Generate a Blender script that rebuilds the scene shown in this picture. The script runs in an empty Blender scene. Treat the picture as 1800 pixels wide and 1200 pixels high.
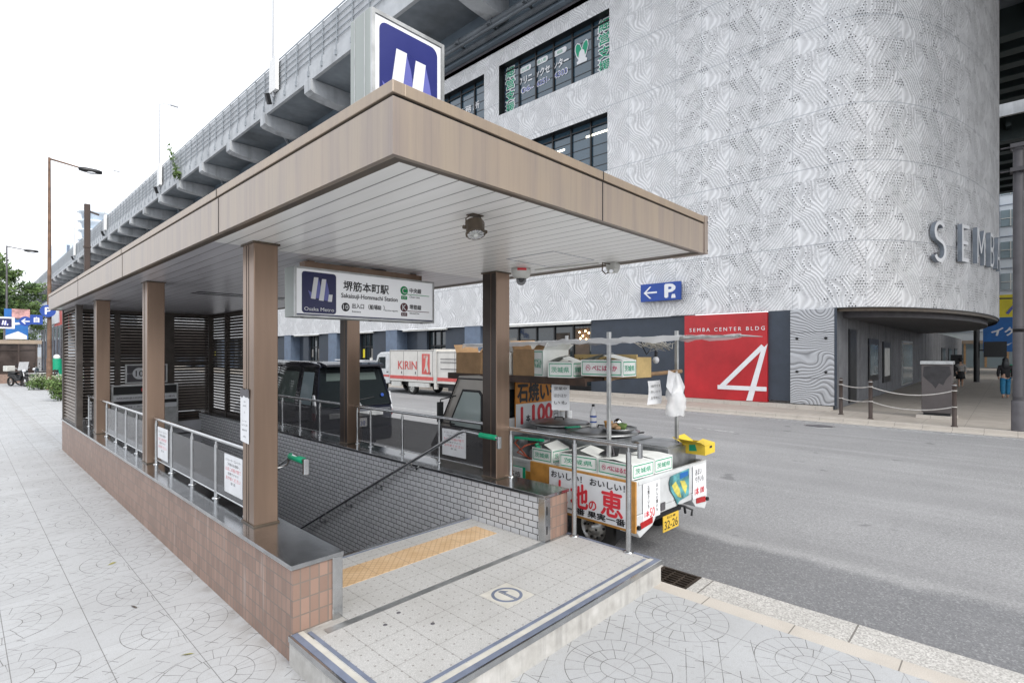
import bpy, bmesh, math, random
from mathutils import Vector, Matrix, Euler
R = math.radians
random.seed(7)
scn = bpy.context.scene
COL = scn.collection

# ---------------------------------------------------------------- camera
cam_d = bpy.data.cameras.new("camera")
cam = bpy.data.objects.new("camera", cam_d)
COL.objects.link(cam)
cam_d.sensor_width = 36.0
cam_d.lens = 36.0 * 925.0 / 1800.0
cam_d.shift_y = 18.0 / 1800.0
cam_d.clip_start = 0.05
cam_d.clip_end = 3000
cam.location = (0, 0, 1.95)
cam.rotation_euler = (R(90), 0, -math.atan2(975, 925))
scn.camera = cam

# ---------------------------------------------------------------- world, sun, exposure
SUN_EL, SUN_AZ = 40.0, 186.0      # azimuth measured clockwise from +Y
wd = bpy.data.worlds.new("World")
scn.world = wd
wd.use_nodes = True
wn = wd.node_tree
wn.nodes.clear()
sky = wn.nodes.new("ShaderNodeTexSky")
sky.sky_type = 'NISHITA'
sky.sun_disc = False
sky.sun_elevation = R(SUN_EL)
sky.sun_rotation = R(SUN_AZ)
sky.air_density = 1.0
sky.dust_density = 3.0
hs = wn.nodes.new("ShaderNodeHueSaturation")
hs.inputs['Saturation'].default_value = 0.22
mx = wn.nodes.new("ShaderNodeMixRGB")
mx.blend_type = 'MIX'
mx.inputs[0].default_value = 0.75
mx.inputs[2].default_value = (11.0, 11.35, 12.0, 1)
bg = wn.nodes.new("ShaderNodeBackground")
bg.inputs[1].default_value = 0.092
wo = wn.nodes.new("ShaderNodeOutputWorld")
wn.links.new(sky.outputs[0], hs.inputs['Color'])
wn.links.new(hs.outputs[0], mx.inputs[1])
wn.links.new(mx.outputs[0], bg.inputs[0])
wn.links.new(bg.outputs[0], wo.inputs[0])

sd = bpy.data.lights.new("sun", 'SUN')
sd.energy = 1.6
sd.angle = R(28)
sd.color = (1.0, 0.96, 0.90)
sun = bpy.data.objects.new("sun", sd)
COL.objects.link(sun)
_a = R(SUN_AZ); _e = R(SUN_EL)
sdir = Vector((math.sin(_a) * math.cos(_e), math.cos(_a) * math.cos(_e), math.sin(_e)))
sun.rotation_euler = (-sdir).to_track_quat('-Z', 'Y').to_euler()

scn.view_settings.view_transform = 'Standard'
scn.view_settings.look = 'None'
scn.view_settings.gamma = 1.0
scn.view_settings.use_curve_mapping = False
scn.view_settings.exposure = 0.85
scn.cycles.max_bounces = 8
scn.cycles.diffuse_bounces = 6
scn.cycles.transparent_max_bounces = 8
scn.cycles.caustics_reflective = False
scn.cycles.caustics_refractive = False

# ---------------------------------------------------------------- node helper
class NT:
    def __init__(s, name):
        s.m = bpy.data.materials.new(name)
        s.m.use_nodes = True
        s.t = s.m.node_tree
        s.t.nodes.clear()
        s.out = s.t.nodes.new("ShaderNodeOutputMaterial")
        s.b = s.t.nodes.new("ShaderNodeBsdfPrincipled")
        s.t.links.new(s.b.outputs[0], s.out.inputs[0])
    def n(s, typ, ins=None, **kw):
        nd = s.t.nodes.new(typ)
        for k, v in kw.items():
            setattr(nd, k, v)
        if ins:
            for k, v in ins.items():
                s.set(nd.inputs[k], v)
        return nd
    def set(s, inp, v):
        if isinstance(v, bpy.types.NodeSocket):
            s.t.links.new(v, inp)
        elif isinstance(v, (tuple, list)) and len(v) == 3 and inp.type == 'RGBA':
            inp.default_value = (v[0], v[1], v[2], 1)
        else:
            inp.default_value = v
    def m_(s, op, a, b=0.0, c=0.0, clamp=False):
        nd = s.n("ShaderNodeMath", operation=op)
        nd.use_clamp = clamp
        s.set(nd.inputs[0], a); s.set(nd.inputs[1], b)
        if op in ('MULTIPLY_ADD', 'COMPARE', 'SMOOTH_MAX', 'WRAP', 'PINGPONG'):
            s.set(nd.inputs[2], c)
        return nd.outputs[0]
    def pos(s):
        g = s.n("ShaderNodeNewGeometry")
        x = s.n("ShaderNodeSeparateXYZ", {0: g.outputs['Position']})
        return g.outputs['Position'], x.outputs[0], x.outputs[1], x.outputs[2]
    def objc(s):
        return s.n("ShaderNodeTexCoord").outputs['Object']
    def xyz(s, x, y, z=0.0):
        return s.n("ShaderNodeCombineXYZ", {0: x, 1: y, 2: z}).outputs[0]
    def noise(s, vec, scale, detail=3, rough=.55):
        nd = s.n("ShaderNodeTexNoise", {'Scale': scale, 'Detail': detail, 'Roughness': rough})
        s.set(nd.inputs['Vector'], vec)
        return nd.outputs[0]
    def mix(s, f, a, b, mode='MIX'):
        nd = s.n("ShaderNodeMixRGB", blend_type=mode)
        s.set(nd.inputs[0], f); s.set(nd.inputs[1], a); s.set(nd.inputs[2], b)
        return nd.outputs[0]
    def ramp(s, f, lo, hi):           # linear remap of f: lo -> 0, hi -> 1, clamped
        nd = s.n("ShaderNodeMapRange", {0: f, 1: lo, 2: hi, 3: 0.0, 4: 1.0})
        return nd.outputs[0]
    def bump(s, h, strength=.3, dist=.01):
        nd = s.n("ShaderNodeBump", {'Strength': strength, 'Distance': dist, 'Height': h})
        s.t.links.new(nd.outputs[0], s.b.inputs['Normal'])
    def lines(s, c, spacing, w, off=0.0):   # 1 on lines of half width w
        a = s.m_('SUBTRACT', c, off)
        a = s.m_('DIVIDE', a, spacing)
        a = s.m_('FRACT', s.m_('ADD', a, 0.5))
        a = s.m_('ABSOLUTE', s.m_('SUBTRACT', a, 0.5))
        a = s.m_('MULTIPLY', a, spacing)
        return s.m_('LESS_THAN', a, w)

def M(name, col, rough=.5, metal=0.0, var=.12, scale=4.0, bump=0.0, bscale=60, emis=None, alpha=None, trans=0.0, coat=0.0, spec=None, streak=False):
    t = NT(name)
    o = t.objc()
    if streak:
        mp = t.n("ShaderNodeMapping", {0: o, 3: (1.0, 1.0, 0.06)})
        o2 = mp.outputs[0]
    else:
        o2 = o
    f = t.noise(o2, scale, 5, .6)
    dark = tuple(c * (1 - 2.2 * var) for c in col)
    lite = tuple(min(1, c * (1 + .9 * var)) for c in col)
    c = t.mix(t.ramp(f, .3, .7), dark, lite)
    t.set(t.b.inputs['Base Color'], c)
    r = t.m_('MULTIPLY_ADD', f, .2, rough - .1)
    t.set(t.b.inputs['Roughness'], r)
    t.b.inputs['Metallic'].default_value = metal
    if bump:
        t.bump(t.noise(o, bscale, 3, .6), bump, .004)
    if emis:
        t.b.inputs['Emission Color'].default_value = (*emis[:3], 1)
        t.b.inputs['Emission Strength'].default_value = emis[3]
    if alpha is not None:
        t.b.inputs['Alpha'].default_value = alpha
    t.b.inputs['Transmission Weight'].default_value = trans
    t.b.inputs['Coat Weight'].default_value = coat
    t.b.inputs['Coat Roughness'].default_value = .05
    if spec is not None:
        t.b.inputs['Specular IOR Level'].default_value = spec
    return t.m

def m_asphalt():
    t = NT("asphalt")
    P, x, y, z = t.pos()
    f = t.m_('ADD', t.m_('MULTIPLY', t.noise(P, 150, 2, .7), .5), t.m_('MULTIPLY', t.noise(P, 38, 4, .8), .5))
    g = t.noise(P, .55, 5, .6)
    h = t.noise(t.xyz(t.m_('MULTIPLY', x, 1.6), t.m_('MULTIPLY', y, .18)), 1.3, 4, .6)
    c = t.mix(t.ramp(f, .41, .60), (.155, .156, .16), (.34, .341, .345))
    c = t.mix(t.m_('MULTIPLY', t.ramp(g, .38, .62), .45), c, (.31, .31, .315))
    c = t.mix(t.m_('MULTIPLY', t.ramp(h, .5, .72), .4), c, (.37, .37, .375))
    # newer, darker strip beside the gutter with a worn edge
    e = t.m_('ADD', x, t.m_('MULTIPLY', t.noise(P, 1.1, 4, .6), .45))
    st = t.m_('SUBTRACT', 1.0, t.ramp(e, 5.95, 6.12))
    c = t.mix(t.m_('MULTIPLY', st, .6), c, t.mix(t.ramp(f, .35, .68), (.075, .078, .088), (.165, .17, .18)))
    # pale scuffed band at the seam
    sb = t.m_('MULTIPLY', t.m_('SUBTRACT', 1.0, t.ramp(t.m_('ABSOLUTE', t.m_('SUBTRACT', e, 6.2)), .03, .14)), .25)
    c = t.mix(sb, c, (.36, .36, .36))
    # white grit
    vv = t.n("ShaderNodeTexVoronoi", {'Scale': 42.0}); t.set(vv.inputs['Vector'], P)
    gr = t.m_('MULTIPLY', t.m_('LESS_THAN', vv.outputs['Distance'], .13), t.m_('GREATER_THAN', t.noise(P, 9, 2), .56))
    c = t.mix(t.m_('MULTIPLY', gr, .75), c, (.60, .60, .58))
    v3 = t.n("ShaderNodeTexVoronoi", {'Scale': 75.0}); t.set(v3.inputs['Vector'], P)
    w3 = t.n("ShaderNodeSeparateXYZ", {0: v3.outputs['Color']}).outputs[0]
    c = t.mix(t.m_('MULTIPLY', t.m_('GREATER_THAN', w3, .72), .2), c, (.08, .08, .085))
    c = t.mix(t.m_('MULTIPLY', t.m_('LESS_THAN', w3, .12), .2), c, (.52, .52, .52))
    tr = t.noise(t.xyz(t.m_('MULTIPLY', x, .9), t.m_('MULTIPLY', y, .03)), 1.0, 2, .5)
    c = t.mix(t.m_('MULTIPLY', t.ramp(tr, .42, .62), .22), c, (.12, .12, .125))
    oil = t.noise(P, 1.9, 2, .5)
    c = t.mix(t.m_('MULTIPLY', t.ramp(oil, .70, .74), .45), c, (.07, .07, .075))
    t.set(t.b.inputs['Base Color'], c)
    t.b.inputs['Roughness'].default_value = .85
    t.bump(f, .5, .004)
    return t.m

def m_sidewalk():
    t = NT("stamped_concrete_slab")
    P, x, y, z = t.pos()
    jx = t.lines(x, .43, .0024, .22)
    jy = t.lines(y, .43, .0022, .04)
    def loc(c, o):
        a = t.m_('FRACT', t.m_('ADD', t.m_('DIVIDE', t.m_('SUBTRACT', c, o), .86), .5))
        return t.m_('MULTIPLY', t.m_('SUBTRACT', a, .5), .86)
    def circ(ox, oy):
        lx = loc(x, ox); ly = loc(y, oy)
        r = t.m_('SQRT', t.m_('ADD', t.m_('MULTIPLY', lx, lx), t.m_('MULTIPLY', ly, ly)))
        ang = t.m_('ARCTAN2', ly, lx)
        tot = None
        for rr in (.105, .205, .325):
            l = t.m_('LESS_THAN', t.m_('ABSOLUTE', t.m_('SUBTRACT', r, rr)), .0025)
            tot = l if tot is None else t.m_('MAXIMUM', tot, l)
        for r0, r1, n, o in ((.105, .205, 13, .1), (.205, .325, 19, .4)):
            a = t.m_('MULTIPLY', ang, n / (2 * math.pi))
            a = t.m_('ABSOLUTE', t.m_('SUBTRACT', t.m_('FRACT', t.m_('ADD', a, o + 20)), .5))
            a = t.m_('MULTIPLY', t.m_('MULTIPLY', a, r), 2 * math.pi / n)
            l = t.m_('LESS_THAN', a, .0022)
            l = t.m_('MULTIPLY', l, t.m_('MULTIPLY', t.m_('GREATER_THAN', r, r0), t.m_('LESS_THAN', r, r1)))
            tot = t.m_('MAXIMUM', tot, l)
        return tot, t.m_('LESS_THAN', r, .325)
    c1, in1 = circ(.22, 1.76)
    # parallelogram joints between the circles
    u = t.m_('ADD', t.m_('MULTIPLY', x, .84), t.m_('MULTIPLY', y, .54))
    v = t.m_('SUBTRACT', t.m_('MULTIPLY', y, .90), t.m_('MULTIPLY', x, .44))
    row = t.m_('FLOOR', t.m_('DIVIDE', v, .105))
    br = t.lines(t.m_('ADD', u, t.m_('MULTIPLY', row, .077)), .175, .0024)
    d = t.m_('MAXIMUM', t.lines(v, .105, .0024, .0525), br)
    cell = t.n("ShaderNodeTexWhiteNoise", noise_dimensions='2D')
    t.set(cell.inputs['Vector'], t.xyz(t.m_('FLOOR', t.m_('DIVIDE', u, .19)), row))
    d = t.m_('MULTIPLY', d, t.m_('GREATER_THAN', cell.outputs[0], .38))
    d = t.m_('MULTIPLY', d, t.m_('SUBTRACT', 1.0, in1))
    pat = t.m_('MAXIMUM', c1, d)
    wear = t.ramp(t.noise(P, 5.5, 4, .65), .40, .56)
    pat = t.m_('MULTIPLY', pat, t.m_('MULTIPLY_ADD', wear, .6, .42))
    f = t.noise(P, 160, 2, .7); g = t.noise(P, 1.1, 5, .6)
    c = t.mix(t.ramp(f, .3, .7), (.36, .37, .38), (.50, .51, .52))
    c = t.mix(t.m_('MULTIPLY', t.ramp(g, .42, .72), .5), c, (.33, .33, .33))
    c = t.mix(t.m_('MULTIPLY', t.ramp(t.noise(P, 26, 4, .7), .52, .7), .35), c, (.30, .29, .28))
    # each slab a touch different
    wn_ = t.n("ShaderNodeTexWhiteNoise", noise_dimensions='2D')
    t.set(wn_.inputs['Vector'], t.xyz(t.m_('FLOOR', t.m_('DIVIDE', t.m_('SUBTRACT', x, .22), .43)), t.m_('FLOOR', t.m_('DIVIDE', t.m_('SUBTRACT', y, .04), .43))))
    c = t.mix(t.m_('MULTIPLY', wn_.outputs[0], .22), c, (.30, .30, .31))
    c = t.mix(t.m_('MULTIPLY', pat, .85), c, (.10, .095, .09))
    c = t.mix(t.m_('MULTIPLY', jy, .35), c, (.13, .12, .11))
    c = t.mix(t.m_('MULTIPLY', jx, .72), c, (.10, .095, .09))
    # grime near the wall foot and gum spots
    dw = t.m_('ABSOLUTE', t.m_('SUBTRACT', x, 1.42))
    gw = t.m_('MULTIPLY', t.m_('SUBTRACT', 1.0, t.ramp(dw, .0, .16)), t.ramp(t.noise(P, 7, 4), .4, .62))
    c = t.mix(t.m_('MULTIPLY', gw, .45), c, (.22, .20, .18))
    vo = t.n("ShaderNodeTexVoronoi", {'Scale': 3.3}); t.set(vo.inputs['Vector'], P)
    sp = t.m_('MULTIPLY', t.m_('LESS_THAN', vo.outputs['Distance'], .055), t.m_('GREATER_THAN', t.noise(P, 2.1, 2), .53))
    c = t.mix(t.m_('MULTIPLY', sp, .6), c, (.12, .11, .10))
    t.set(t.b.inputs['Base Color'], c)
    t.b.inputs['Roughness'].default_value = .75
    t.bump(t.m_('SUBTRACT', t.m_('MULTIPLY', f, .3), t.m_('MAXIMUM', pat, jx)), .35, .004)
    return t.m

def m_terrazzo():
    t = NT("terrazzo_tile")
    P, x, y, z = t.pos()
    f = t.noise(P, 260, 2, .7); g = t.noise(P, 2.4, 5, .62)
    c = t.mix(t.ramp(f, .35, .66), (.33, .328, .32), (.575, .57, .56))
    c = t.mix(t.m_('MULTIPLY', t.ramp(g, .42, .72), .35), c, (.32, .31, .29))
    j = t.m_('MAXIMUM', t.lines(x, .3, .0018, 2.29), t.lines(y, .3, .0018, 2.5))
    def dots(ox, oy):
        a = t.m_('SUBTRACT', t.m_('FRACT', t.m_('DIVIDE', t.m_('SUBTRACT', x, ox), .075)), .5)
        b = t.m_('SUBTRACT', t.m_('FRACT', t.m_('DIVIDE', t.m_('SUBTRACT', y, oy), .075)), .5)
        return t.m_('LESS_THAN', t.m_('ADD', t.m_('MULTIPLY', a, a), t.m_('MULTIPLY', b, b)), .0085)
    d = t.m_('MULTIPLY', dots(.0, .0), t.m_('GREATER_THAN', t.noise(P, 5, 2), .33))
    c = t.mix(t.m_('MULTIPLY', d, .75), c, (.20, .18, .17))
    c = t.mix(t.m_('MULTIPLY', j, .65), c, (.15, .14, .13))
    t.set(t.b.inputs['Base Color'], c)
    t.b.inputs['Roughness'].default_value = .55
    t.bump(t.m_('SUBTRACT', t.m_('MULTIPLY', d, .6), j), .35, .004)
    return t.m

def m_tactile():
    t = NT("tactile_yellow")
    P, x, y, z = t.pos()
    u = t.m_('ADD', x, y); v = t.m_('SUBTRACT', x, y)
    l = t.m_('MAXIMUM', t.lines(u, .062, .006), t.lines(v, .062, .006))
    j = t.lines(x, .3, .002, 2.29)
    f = t.noise(P, 7, 4)
    c = t.mix(t.ramp(f, .3, .7), (.50, .34, .19), (.61, .44, .275))
    c = t.mix(t.m_('MULTIPLY', l, .5), c, (.34, .22, .12))
    c = t.mix(t.m_('MULTIPLY', j, .7), c, (.2, .16, .12))
    t.set(t.b.inputs['Base Color'], c)
    t.b.inputs['Roughness'].default_value = .7
    t.bump(t.m_('SUBTRACT', 1.0, l), .5, .004)
    return t.m

def m_tiles(name, bw, rh, mort, c1, c2, cm, offset, rough, axes='yz', uoff=0, voff=0, bump=.3, var=0.0, spec=.5):
    t = NT(name)
    P, x, y, z = t.pos()
    d = {'x': x, 'y': y, 'z': z}
    # pick the horizontal axis from the normal so end faces tile too
    g = t.n("ShaderNodeNewGeometry")
    nx = t.n("ShaderNodeSeparateXYZ", {0: g.outputs['True Normal']})
    side = t.m_('GREATER_THAN', t.m_('ABSOLUTE', nx.outputs[0]), .5)
    hcoord = t.m_('ADD', t.m_('MULTIPLY', side, y), t.m_('MULTIPLY', t.m_('SUBTRACT', 1.0, side), x))
    vec = t.xyz(t.m_('ADD', hcoord, 20 * bw + uoff), t.m_('ADD', z, 60 * rh + voff))
    b = t.n("ShaderNodeTexBrick", {'Scale': 1.0, 'Mortar Size': mort, 'Brick Width': bw, 'Row Height': rh, 'Mortar Smooth': .1, 'Bias': 0.0,
                                   'Color1': (*c1, 1), 'Color2': (*c2, 1), 'Mortar': (*cm, 1), 'Vector': vec})
    b.offset = offset
    c = b.outputs[0]
    n = t.noise(P, 2.3, 5, .65)
    c = t.mix(t.m_('MULTIPLY', t.ramp(n, .45, .8), var), c, tuple(v * .55 for v in c1))
    # pale mineral streaks running down
    st = t.noise(t.n("ShaderNodeMapping", {0: P, 3: (9, 9, .8)}).outputs[0], 1.0, 3, .5)
    c = t.mix(t.m_('MULTIPLY', t.ramp(st, .64, .76), var * .7), c, (.55, .5, .47))
    t.set(t.b.inputs['Base Color'], c)
    t.b.inputs['Roughness'].default_value = rough
    t.b.inputs['Specular IOR Level'].default_value = spec
    t.bump(t.m_('SUBTRACT', 1.0, b.outputs[1]), bump, .003)
    return t.m

def m_clad():
    """white embossed and perforated aluminium panels: u = metres along the wall, v = height"""
    t = NT("embossed_panel")
    uv = t.n("ShaderNodeUVMap").outputs[0]
    s = t.n("ShaderNodeSeparateXYZ", {0: uv}); u, v = s.outputs[0], s.outputs[1]
    P, x, y, z = t.pos()
    PU, PV = 3.33, 2.25
    pu = t.m_('MULTIPLY', t.m_('FRACT', t.m_('DIVIDE', t.m_('ADD', u, 100 * PU), PU)), PU)
    pv = t.m_('MULTIPLY', t.m_('FRACT', t.m_('DIVIDE', t.m_('SUBTRACT', v, 3.43 - 2 * PV), PV)), PV)
    w = t.xyz(pu, pv, 3.1)
    # slanted, swirling relief: long strands that bend, never closing into loops
    nA = t.noise(w, .62, 1, .4); nB = t.noise(t.n("ShaderNodeMapping", {0: w, 1: (7, 3, 0)}).outputs[0], .8, 1, .4)
    sA = t.m_('ADD', t.m_('ADD', t.m_('MULTIPLY', pu, 6.3), t.m_('MULTIPLY', pv, -3.9)), t.m_('MULTIPLY', nA, 11.0))
    sB = t.m_('ADD', t.m_('ADD', t.m_('MULTIPLY', pu, 6.6), t.m_('MULTIPLY', pv, 2.9)), t.m_('MULTIPLY', nB, 10.0))
    sel = t.m_('GREATER_THAN', t.noise(t.n("ShaderNodeMapping", {0: w, 2: (0, 0, .6), 3: (1.1, .5, 1)}).outputs[0], 1.0, 0, .4), .5)
    fl = t.m_('ADD', t.m_('MULTIPLY', sel, sA), t.m_('MULTIPLY', t.m_('SUBTRACT', 1.0, sel), sB))
    fr = t.m_('FRACT', fl)
    wave = t.m_('ABSOLUTE', t.m_('SUBTRACT', fr, .5))        # 0..0.5
    n3 = t.noise(w, 1.45, 1, .4)
    calm = t.m_('MULTIPLY_ADD', t.ramp(n3, .42, .52), .6, .4)
    groove = t.m_('MULTIPLY', t.ramp(wave, .22, .40), calm)
    patch = t.ramp(t.noise(w, 1.2, 2, .5), .44, .52)
    # perforation: small dots on a grid, kept along the flow bands
    dx = t.m_('SUBTRACT', t.m_('FRACT', t.m_('DIVIDE', t.m_('ADD', pu, t.m_('MULTIPLY', t.m_('FLOOR', t.m_('DIVIDE', pv, .092)), .048)), .096)), .5)
    dy = t.m_('SUBTRACT', t.m_('FRACT', t.m_('DIVIDE', pv, .092)), .5)
    dd = t.m_('ADD', t.m_('MULTIPLY', dx, dx), t.m_('MULTIPLY', dy, dy))
    dot = t.m_('LESS_THAN', dd, .082)
    band = t.m_('MULTIPLY', t.m_('LESS_THAN', wave, .17), t.m_('GREATER_THAN', n3, .50))
    band = t.m_('MAXIMUM', band, t.m_('GREATER_THAN', t.noise(w, 1.9, 0, .4), .68))
    right = t.ramp(u, -.2, .15)
    dot = t.m_('MULTIPLY', t.m_('MULTIPLY', dot, band), right)
    # joints
    jv = t.lines(u, 1.11, .010, 0.0)
    jh = None
    for zz in (5.66, 8.34, 10.27, 13.17, 15.6, 3.44):
        l = t.m_('LESS_THAN', t.m_('ABSOLUTE', t.m_('SUBTRACT', v, zz)), .014)
        jh = l if jh is None else t.m_('MAXIMUM', jh, l)
    c = t.mix(t.ramp(wave, .10, .24), (.77, .775, .785), (.66, .665, .675))
    c = t.mix(t.m_('MULTIPLY', groove, .5), c, (.42, .42, .425))
    grn = t.noise(w, 22, 3, .7)
    c = t.mix(t.m_('MULTIPLY', t.m_('MULTIPLY', patch, t.ramp(grn, .42, .6)), .6), c, (.40, .405, .415))
    dirt = t.ramp(t.noise(t.n("ShaderNodeMapping", {0: uv, 3: (1.6, .18, 1)}).outputs[0], 1.0, 4, .6), .5, .75)
    c = t.mix(t.m_('MULTIPLY', dirt, .10), c, (.42, .40, .37))
    c = t.mix(t.m_('MULTIPLY', jv, .6), c, (.36, .38, .41))
    c = t.mix(t.m_('MULTIPLY', jh, .75), c, (.33, .35, .38))
    c = t.mix(t.m_('MULTIPLY', dot, .9), c, (.035, .036, .04))
    t.set(t.b.inputs['Base Color'], c)
    t.b.inputs['Metallic'].default_value = .12
    t.b.inputs['Roughness'].default_value = .55
    h = t.m_('SUBTRACT', t.m_('ADD', t.m_('MULTIPLY', t.ramp(wave, .08, .42), -1.0), t.m_('MULTIPLY', t.m_('MULTIPLY', patch, grn), .4)), t.m_('MAXIMUM', t.m_('MULTIPLY', jv, .7), t.m_('MAXIMUM', jh, dot)))
    t.bump(h, .45, .03)
    return t.m

def m_wave(name, ca, cb, K=16):
    t = NT(name)
    o = t.objc()
    x_ = t.n("ShaderNodeSeparateXYZ", {0: o}).outputs
    n = t.noise(o, .75, 1, .4)
    ph = t.m_('ADD', t.m_('MULTIPLY', x_[2], 9.0), t.m_('MULTIPLY', n, K))
    fr = t.m_('ABSOLUTE', t.m_('SUBTRACT', t.m_('FRACT', ph), .5))
    c = t.mix(t.ramp(fr, .05, .22), cb, ca)
    t.set(t.b.inputs['Base Color'], c)
    t.b.inputs['Metallic'].default_value = .3
    t.b.inputs['Roughness'].default_value = .45
    t.bump(fr, .8, .03)
    return t.m

def m_fascia(name, col, vstreak=.5):
    t = NT(name)
    P, x, y, z = t.pos()
    s = t.m_('ADD', x, y)
    b = t.n("ShaderNodeTexWhiteNoise", noise_dimensions='1D')
    t.set(b.inputs['W'], t.m_('FLOOR', t.m_('DIVIDE', s, .083)))
    f = t.noise(t.xyz(t.m_('MULTIPLY', s, 16), t.m_('MULTIPLY', z, .9)), 1.0, 4, .6)
    g = t.noise(t.xyz(t.m_('MULTIPLY', s, 2.2), t.m_('MULTIPLY', z, 1.2)), 1.0, 3, .6)
    c = t.mix(t.m_('MULTIPLY', b.outputs[0], .28), col, (col[0] * .80, col[1] * .80, col[2] * .92))
    c = t.mix(t.m_('MULTIPLY', t.ramp(f, .42, .68), vstreak), c, (col[0] * .72, col[1] * .73, col[2] * .86))
    c = t.mix(t.m_('MULTIPLY', t.ramp(g, .5, .75), .35), c, (col[0] * 1.15, col[1] * 1.08, col[2] * 1.0))
    dr = t.noise(t.xyz(t.m_('MULTIPLY', s, 34), t.m_('MULTIPLY', z, .35)), 1.0, 3, .7)
    c = t.mix(t.m_('MULTIPLY', t.ramp(dr, .58, .74), .28), c, (col[0] * .50, col[1] * .50, col[2] * .58))
    jl = t.lines(s, .083, .0012)
    c = t.mix(t.m_('MULTIPLY', jl, .22), c, (col[0] * .5, col[1] * .5, col[2] * .5))
    t.set(t.b.inputs['Base Color'], c)
    t.b.inputs['Metallic'].default_value = .35
    t.b.inputs['Roughness'].default_value = .40
    return t.m

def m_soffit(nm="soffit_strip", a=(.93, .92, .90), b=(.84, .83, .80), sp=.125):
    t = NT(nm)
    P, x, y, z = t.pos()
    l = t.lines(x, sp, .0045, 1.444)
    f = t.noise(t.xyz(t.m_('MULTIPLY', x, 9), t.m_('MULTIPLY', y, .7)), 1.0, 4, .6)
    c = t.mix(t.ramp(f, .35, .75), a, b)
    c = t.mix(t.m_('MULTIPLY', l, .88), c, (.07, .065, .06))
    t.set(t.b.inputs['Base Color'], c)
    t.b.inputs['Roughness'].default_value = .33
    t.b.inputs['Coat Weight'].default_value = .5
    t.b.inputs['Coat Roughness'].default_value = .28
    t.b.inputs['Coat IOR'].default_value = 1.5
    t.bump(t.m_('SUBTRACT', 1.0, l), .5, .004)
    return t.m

def m_concrete(name, c0, c1, stain=.4, scale=1.0):
    t = NT(name)
    P, x, y, z = t.pos()
    f = t.noise(P, 3.0 * scale, 6, .65)
    st = t.noise(t.n("ShaderNodeMapping", {0: P, 3: (3 * scale, 3 * scale, .25 * scale)}).outputs[0], 1.0, 4, .6)
    c = t.mix(t.ramp(f, .3, .7), c0, c1)
    c = t.mix(t.m_('MULTIPLY', t.ramp(st, .5, .72), stain), c, tuple(v * .35 for v in c0))
    t.set(t.b.inputs['Base Color'], c)
    t.b.inputs['Roughness'].default_value = .85
    t.bump(t.noise(P, 60 * scale, 4, .65), .3, .006)
    return t.m

def m_aggregate():
    t = NT("aggregate_concrete")
    P, x, y, z = t.pos()
    v = t.n("ShaderNodeTexVoronoi", {'Scale': 95.0}); t.set(v.inputs['Vector'], P)
    w = t.n("ShaderNodeSeparateXYZ", {0: v.outputs['Color']}).outputs[0]
    c = t.mix(w, (.30, .29, .275), (.58, .565, .54))
    c = t.mix(t.m_('MULTIPLY', t.ramp(t.noise(P, 1.7, 4), .4, .7), .3), c, (.32, .31, .29))
    j = t.lines(y, 1.1, .006, 1.93)
    c = t.mix(t.m_('MULTIPLY', j, .8), c, (.1, .09, .08))
    t.set(t.b.inputs['Base Color'], c)
    t.b.inputs['Roughness'].default_value = .85
    t.bump(v.outputs['Distance'], .5, .004)
    return t.m

def m_kerbstone():
    t = NT("kerb_stone")
    P, x, y, z = t.pos()
    f = t.noise(P, 150, 2, .7); g = t.noise(P, 3, 4, .6)
    c = t.mix(t.ramp(f, .3, .7), (.42, .385, .34), (.56, .52, .47))
    c = t.mix(t.m_('MULTIPLY', t.ramp(g, .45, .7), .3), c, (.30, .27, .24))
    j = t.lines(y, .62, .004, 1.12)
    c = t.mix(t.m_('MULTIPLY', j, .8), c, (.10, .09, .08))
    t.set(t.b.inputs['Base Color'], c)
    t.b.inputs['Roughness'].default_value = .8
    return t.m

def m_pave(name, c0, c1, sx, sy, w=.006):
    t = NT(name)
    P, x, y, z = t.pos()
    f = t.noise(P, 2.0, 5, .65)
    c = t.mix(t.ramp(f, .3, .7), c0, c1)
    j = t.m_('MAXIMUM', t.lines(x, sx, w), t.lines(y, sy, w))
    c = t.mix(t.m_('MULTIPLY', j, .55), c, tuple(v * .4 for v in c0))
    t.set(t.b.inputs['Base Color'], c)
    t.b.inputs['Roughness'].default_value = .75
    return t.m

def m_glass(name, col=(.02, .03, .035), rough=.04, refl=.9, bmp=.06):
    t = NT(name)
    t.set(t.b.inputs['Base Color'], col)
    t.b.inputs['Roughness'].default_value = rough
    t.b.inputs['Specular IOR Level'].default_value = refl
    o = t.objc()
    t.bump(t.noise(o, 1.3, 2, .4), bmp, .03)
    return t.m

def m_clearglass(name, col, alpha):
    t = NT(name)
    t.set(t.b.inputs['Base Color'], col)
    t.b.inputs['Roughness'].default_value = .05
    t.b.inputs['Alpha'].default_value = alpha
    return t.m

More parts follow.
